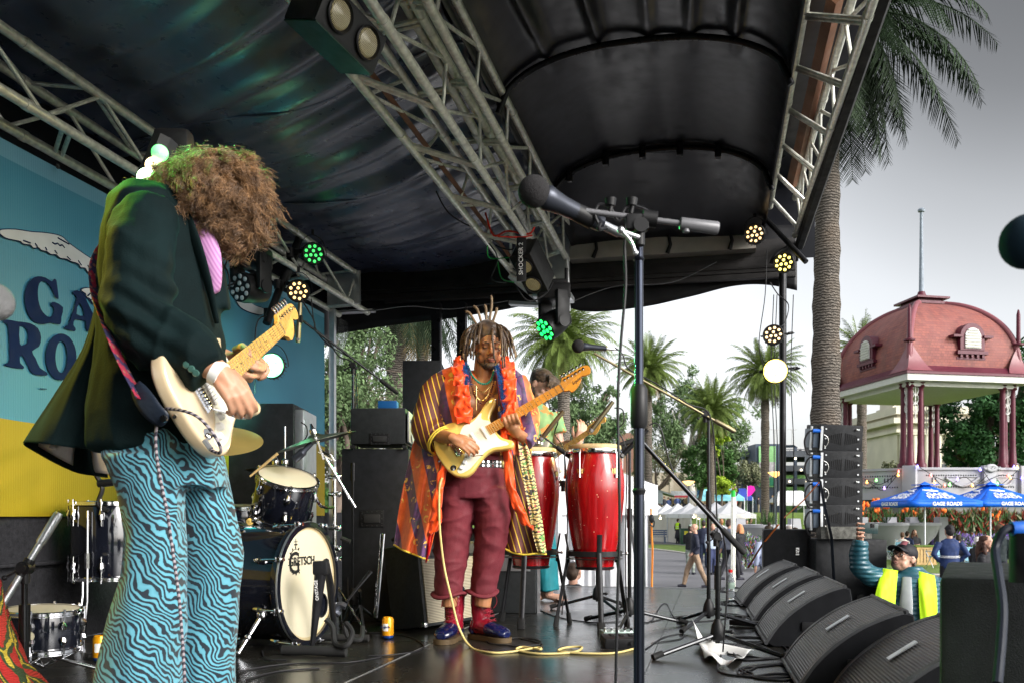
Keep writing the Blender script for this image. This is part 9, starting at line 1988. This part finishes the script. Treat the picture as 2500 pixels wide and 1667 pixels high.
# ---------------------------------------------------------------- buildings
cpk = thing('car_park_building','dark multi level car park building left of the bandstand','building',gp(1950,118,.9)); D = 118; m_slab = MT('dark_concrete',(.10,.11,.13),.7,var=.15); m_cpb = MT('blue_grey_cladding',(.06,.08,.12),.6)
mb = MB()
for i,v in enumerate((1108,1140,1172,1204)): a,b = P(1815,v+4,D),P(2170,v-6 if v < 1120 else v,D); mb.box((a+b)/2+V((0,6,0)),((b-a).x,12,.75))
mb.build('floor_slab',m_slab,cpk); mb = MB()
for i in range(12): x = P(1815+32*i,1100,D).x; mb.box((x,D+.2,5),(.35,.35,9))
mb.build('column',m_cpb,cpk); mb = MB(); a = P(1865,1140,D-1); mb.box((a.x,D-1,(zt(1087,D)+.9)/2),(60/FPX*D,4,zt(1087,D)-.9)); mb.build('stair_tower',m_cpb,cpk)
mb = MB(); [mb.ball(P(1900+14*i,1118+(i % 3)*28,D-.2),.14,6,5) for i in range(14)]; mb.build('ceiling_lights',emis('car_park_light',(1,.85,.6),4),cpk,60)
mb = MB(); [mb.cyl(P(1820+12*i,1106,D),P(1820+12*i,1098,D),.04,5) for i in range(29)]; mb.cyl(P(1815,1098,D),P(2170,1092,D),.05,5); mb.cyl(P(1815,1102,D),P(2170,1096,D),.04,5); mb.build('railing',m_slab,cpk)
hb = thing('hoarding','tall green and white poster on the car park stair tower','poster',P(1873,1138,D-3.2)); mb = MB(); mb.box(P(1873,1138,D-3.2),(40/FPX*D,.1,97/FPX*D)); mb.build('board',MT('poster_green',(.25,.50,.22),.6),hb); mb = MB(); mb.box(P(1873,1145,D-3.3),(38/FPX*D,.1,36/FPX*D)); mb.build('picture',MT('poster_picture',(.45,.42,.45),.6,var=.8,sc=1.2),hb); mb = MB(); mb.box(P(1873,1175,D-3.3),(38/FPX*D,.1,18/FPX*D)); mb.build('lower_band',MT('poster_dark_green',(.03,.22,.12),.6),hb); text('lettering','GREEN\nFOR ALL',.62,mframe(P(1875,1108,D-3.3),(1,0,0),ZV),m_white,hb,bold=.02,depth=.02) if False else None
def car(p,c,label,s=1.0,rz=0):
    r = thing('parked_car',label,'car',p,group='cars on the car park roof'); R_ = Matrix.Rotation(rz,3,'Z'); mb = MB(); pr_ = [(-2.1,.35),(-2.15,.75),(-1.6,.9),(-1.0,1.35),(.6,1.38),(1.3,.95),(2.05,.8),(2.15,.4)]
    mb.loft([[V(p)+R_ @ V((a,y,b)) for a,b in pr_] for y in (-.85,.85)]); mb.build('body',MT('car_paint_%s' % label[:5],c,.3,coat=1),r,30,bevel=.05); mb = MB(); w_ = [(-1.35,.93),(-.92,1.28),(.55,1.31),(1.05,.96)]; mb.loft([[V(p)+R_ @ V((a,y,b)) for a,b in w_] for y in (-.87,.87)]); mb.build('window',MT('car_glass',(.02,.03,.04),.1),r,30)
    for x in (-1.3,1.35): mb = MB(); mb.cyl(V(p)+R_ @ V((x,-.88,.34)),V(p)+R_ @ V((x,.88,.34)),.33,16); mb.build('wheel',m_rubber,r)
for u,c,lb in ((2158,(.45,.47,.50),'silver car on the top deck of the car park beside the bandstand'),(2098,(.05,.06,.08),'dark car on the top deck of the car park'),(1935,(.5,.5,.5),'white car on the top deck of the car park left of the tall palm')): car(P(u,1108,D)+V((0,2,.02)),c,lb)
# classical building
cl = thing('classical_building','cream classical building with tall pilasters behind the bandstand','building',gp(2260,100,.9)); D = 100; m_cr = MT('cream_stucco',(.58,.54,.44),.7,var=.08,sc=.5); x0,x1 = P(2190,0,D).x,P(2420,0,D).x; zt0 = zt(1005,D)
mb = MB(); mb.box(((x0+x1)/2,D+6,(zt0-.0+.9)/2),(x1-x0,12,zt0-.9)); mb.build('wall',m_cr,cl); mb = MB()
for v,hh,o_ in ((1003,.8,.5),(1028,.6,.9),(1052,.35,.4)): mb.box(((x0+x1)/2,D+5.6-o_*.0,zt(v,D)),(x1-x0+o_*2,12+o_*2,hh))
mb.box(P(2228,980,D)+V((0,3,0)),(3.2,4,1.8)); mb.box(P(2228,992,D)+V((0,3,0)),(3.8,4.6,.3)); mb.build('cornice',m_cr,cl); 
for i in range(9): mb = MB(); x = x0+.4+1.35*i; mb.cyl((x,D-.35,zt(1056,D)),(x,D-.35,.9),.28,12); mb.box((x,D-.35,zt(1058,D)),(.8,.8,.3)); mb.build('column',m_cr,cl)
m_win = MT('dark_glazing',(.06,.07,.08),.2)
for i in range(8): mb = MB(); x = x0+1.08+1.35*i; mb.box((x,D-.1,5),(.55,.3,2.6)); mb.build('window',m_win,cl)
# beige wall and brown building behind the trees
mb = MB(); D = 125; mb.box(((P(1400,0,D).x+P(1705,0,D).x)/2,D,3.4),((1705-1400)/FPX*D,6,6)); fb = tag(mb.build('beige_building',MT('beige_render',(.34,.29,.22),.8,var=.1,sc=.3)),'long low beige building behind the olive trees','building')
mb = MB(); [mb.box((P(1420+30*i,0,D).x,D-3.05,3.5),(.5,.1,5.6)) for i in range(10)]; mb.build('pilaster',MT('beige_pilaster',(.40,.35,.28),.8),fb)
mb = MB(); mb.box(P(1530,1085,130)+V((0,0,-4)),(2.6,5,11)); tag(mb.build('brown_building',MT('brown_brick',(.20,.11,.08),.8)),'brown brick building top showing right of the right conga','building')
# street lamps
def slamp(u,v0,D,label):
    zg = gz(0,D); x = (u-U0)/FPX*D; r = thing('street_lamp',label,'street lamp',(x,D,zg),group='park lamps with orange shades'); mb = MB(); mb.cyl((x,D,zg),(x,D,zt(v0,D)),.07,8); mb.build('lamp_post',MT('slate_post',(.10,.12,.14),.5),r); mb = MB(); mb.lathe([(.05,-.35),(.45,-.05),(.50,0),(.1,.06)],(x,D,zt(v0,D)),n=14); mb.build('lamp_shade',emis('orange_lamp_glow',(1,.5,.12),1.6),r,60)
slamp(1681,1174,70,'orange street lamp left of the dark green tree'); slamp(1893,1152,60,'orange street lamp right of the yellow lit palm'); slamp(1985,1180,62,'orange street lamp behind the line array')
mb = MB(); [mb.cyl(P(u,1110,140),P(u,1048,140),.06,6) for u in (1892,1934)]; [mb.box(P(u,1048,140),(1.4,.1,.1)) for u in (1892,1934)]; tag(mb.build('floodlight_mast',MT('mast_grey',(.4,.4,.4),.5)),'thin floodlight masts above the car park','mast')
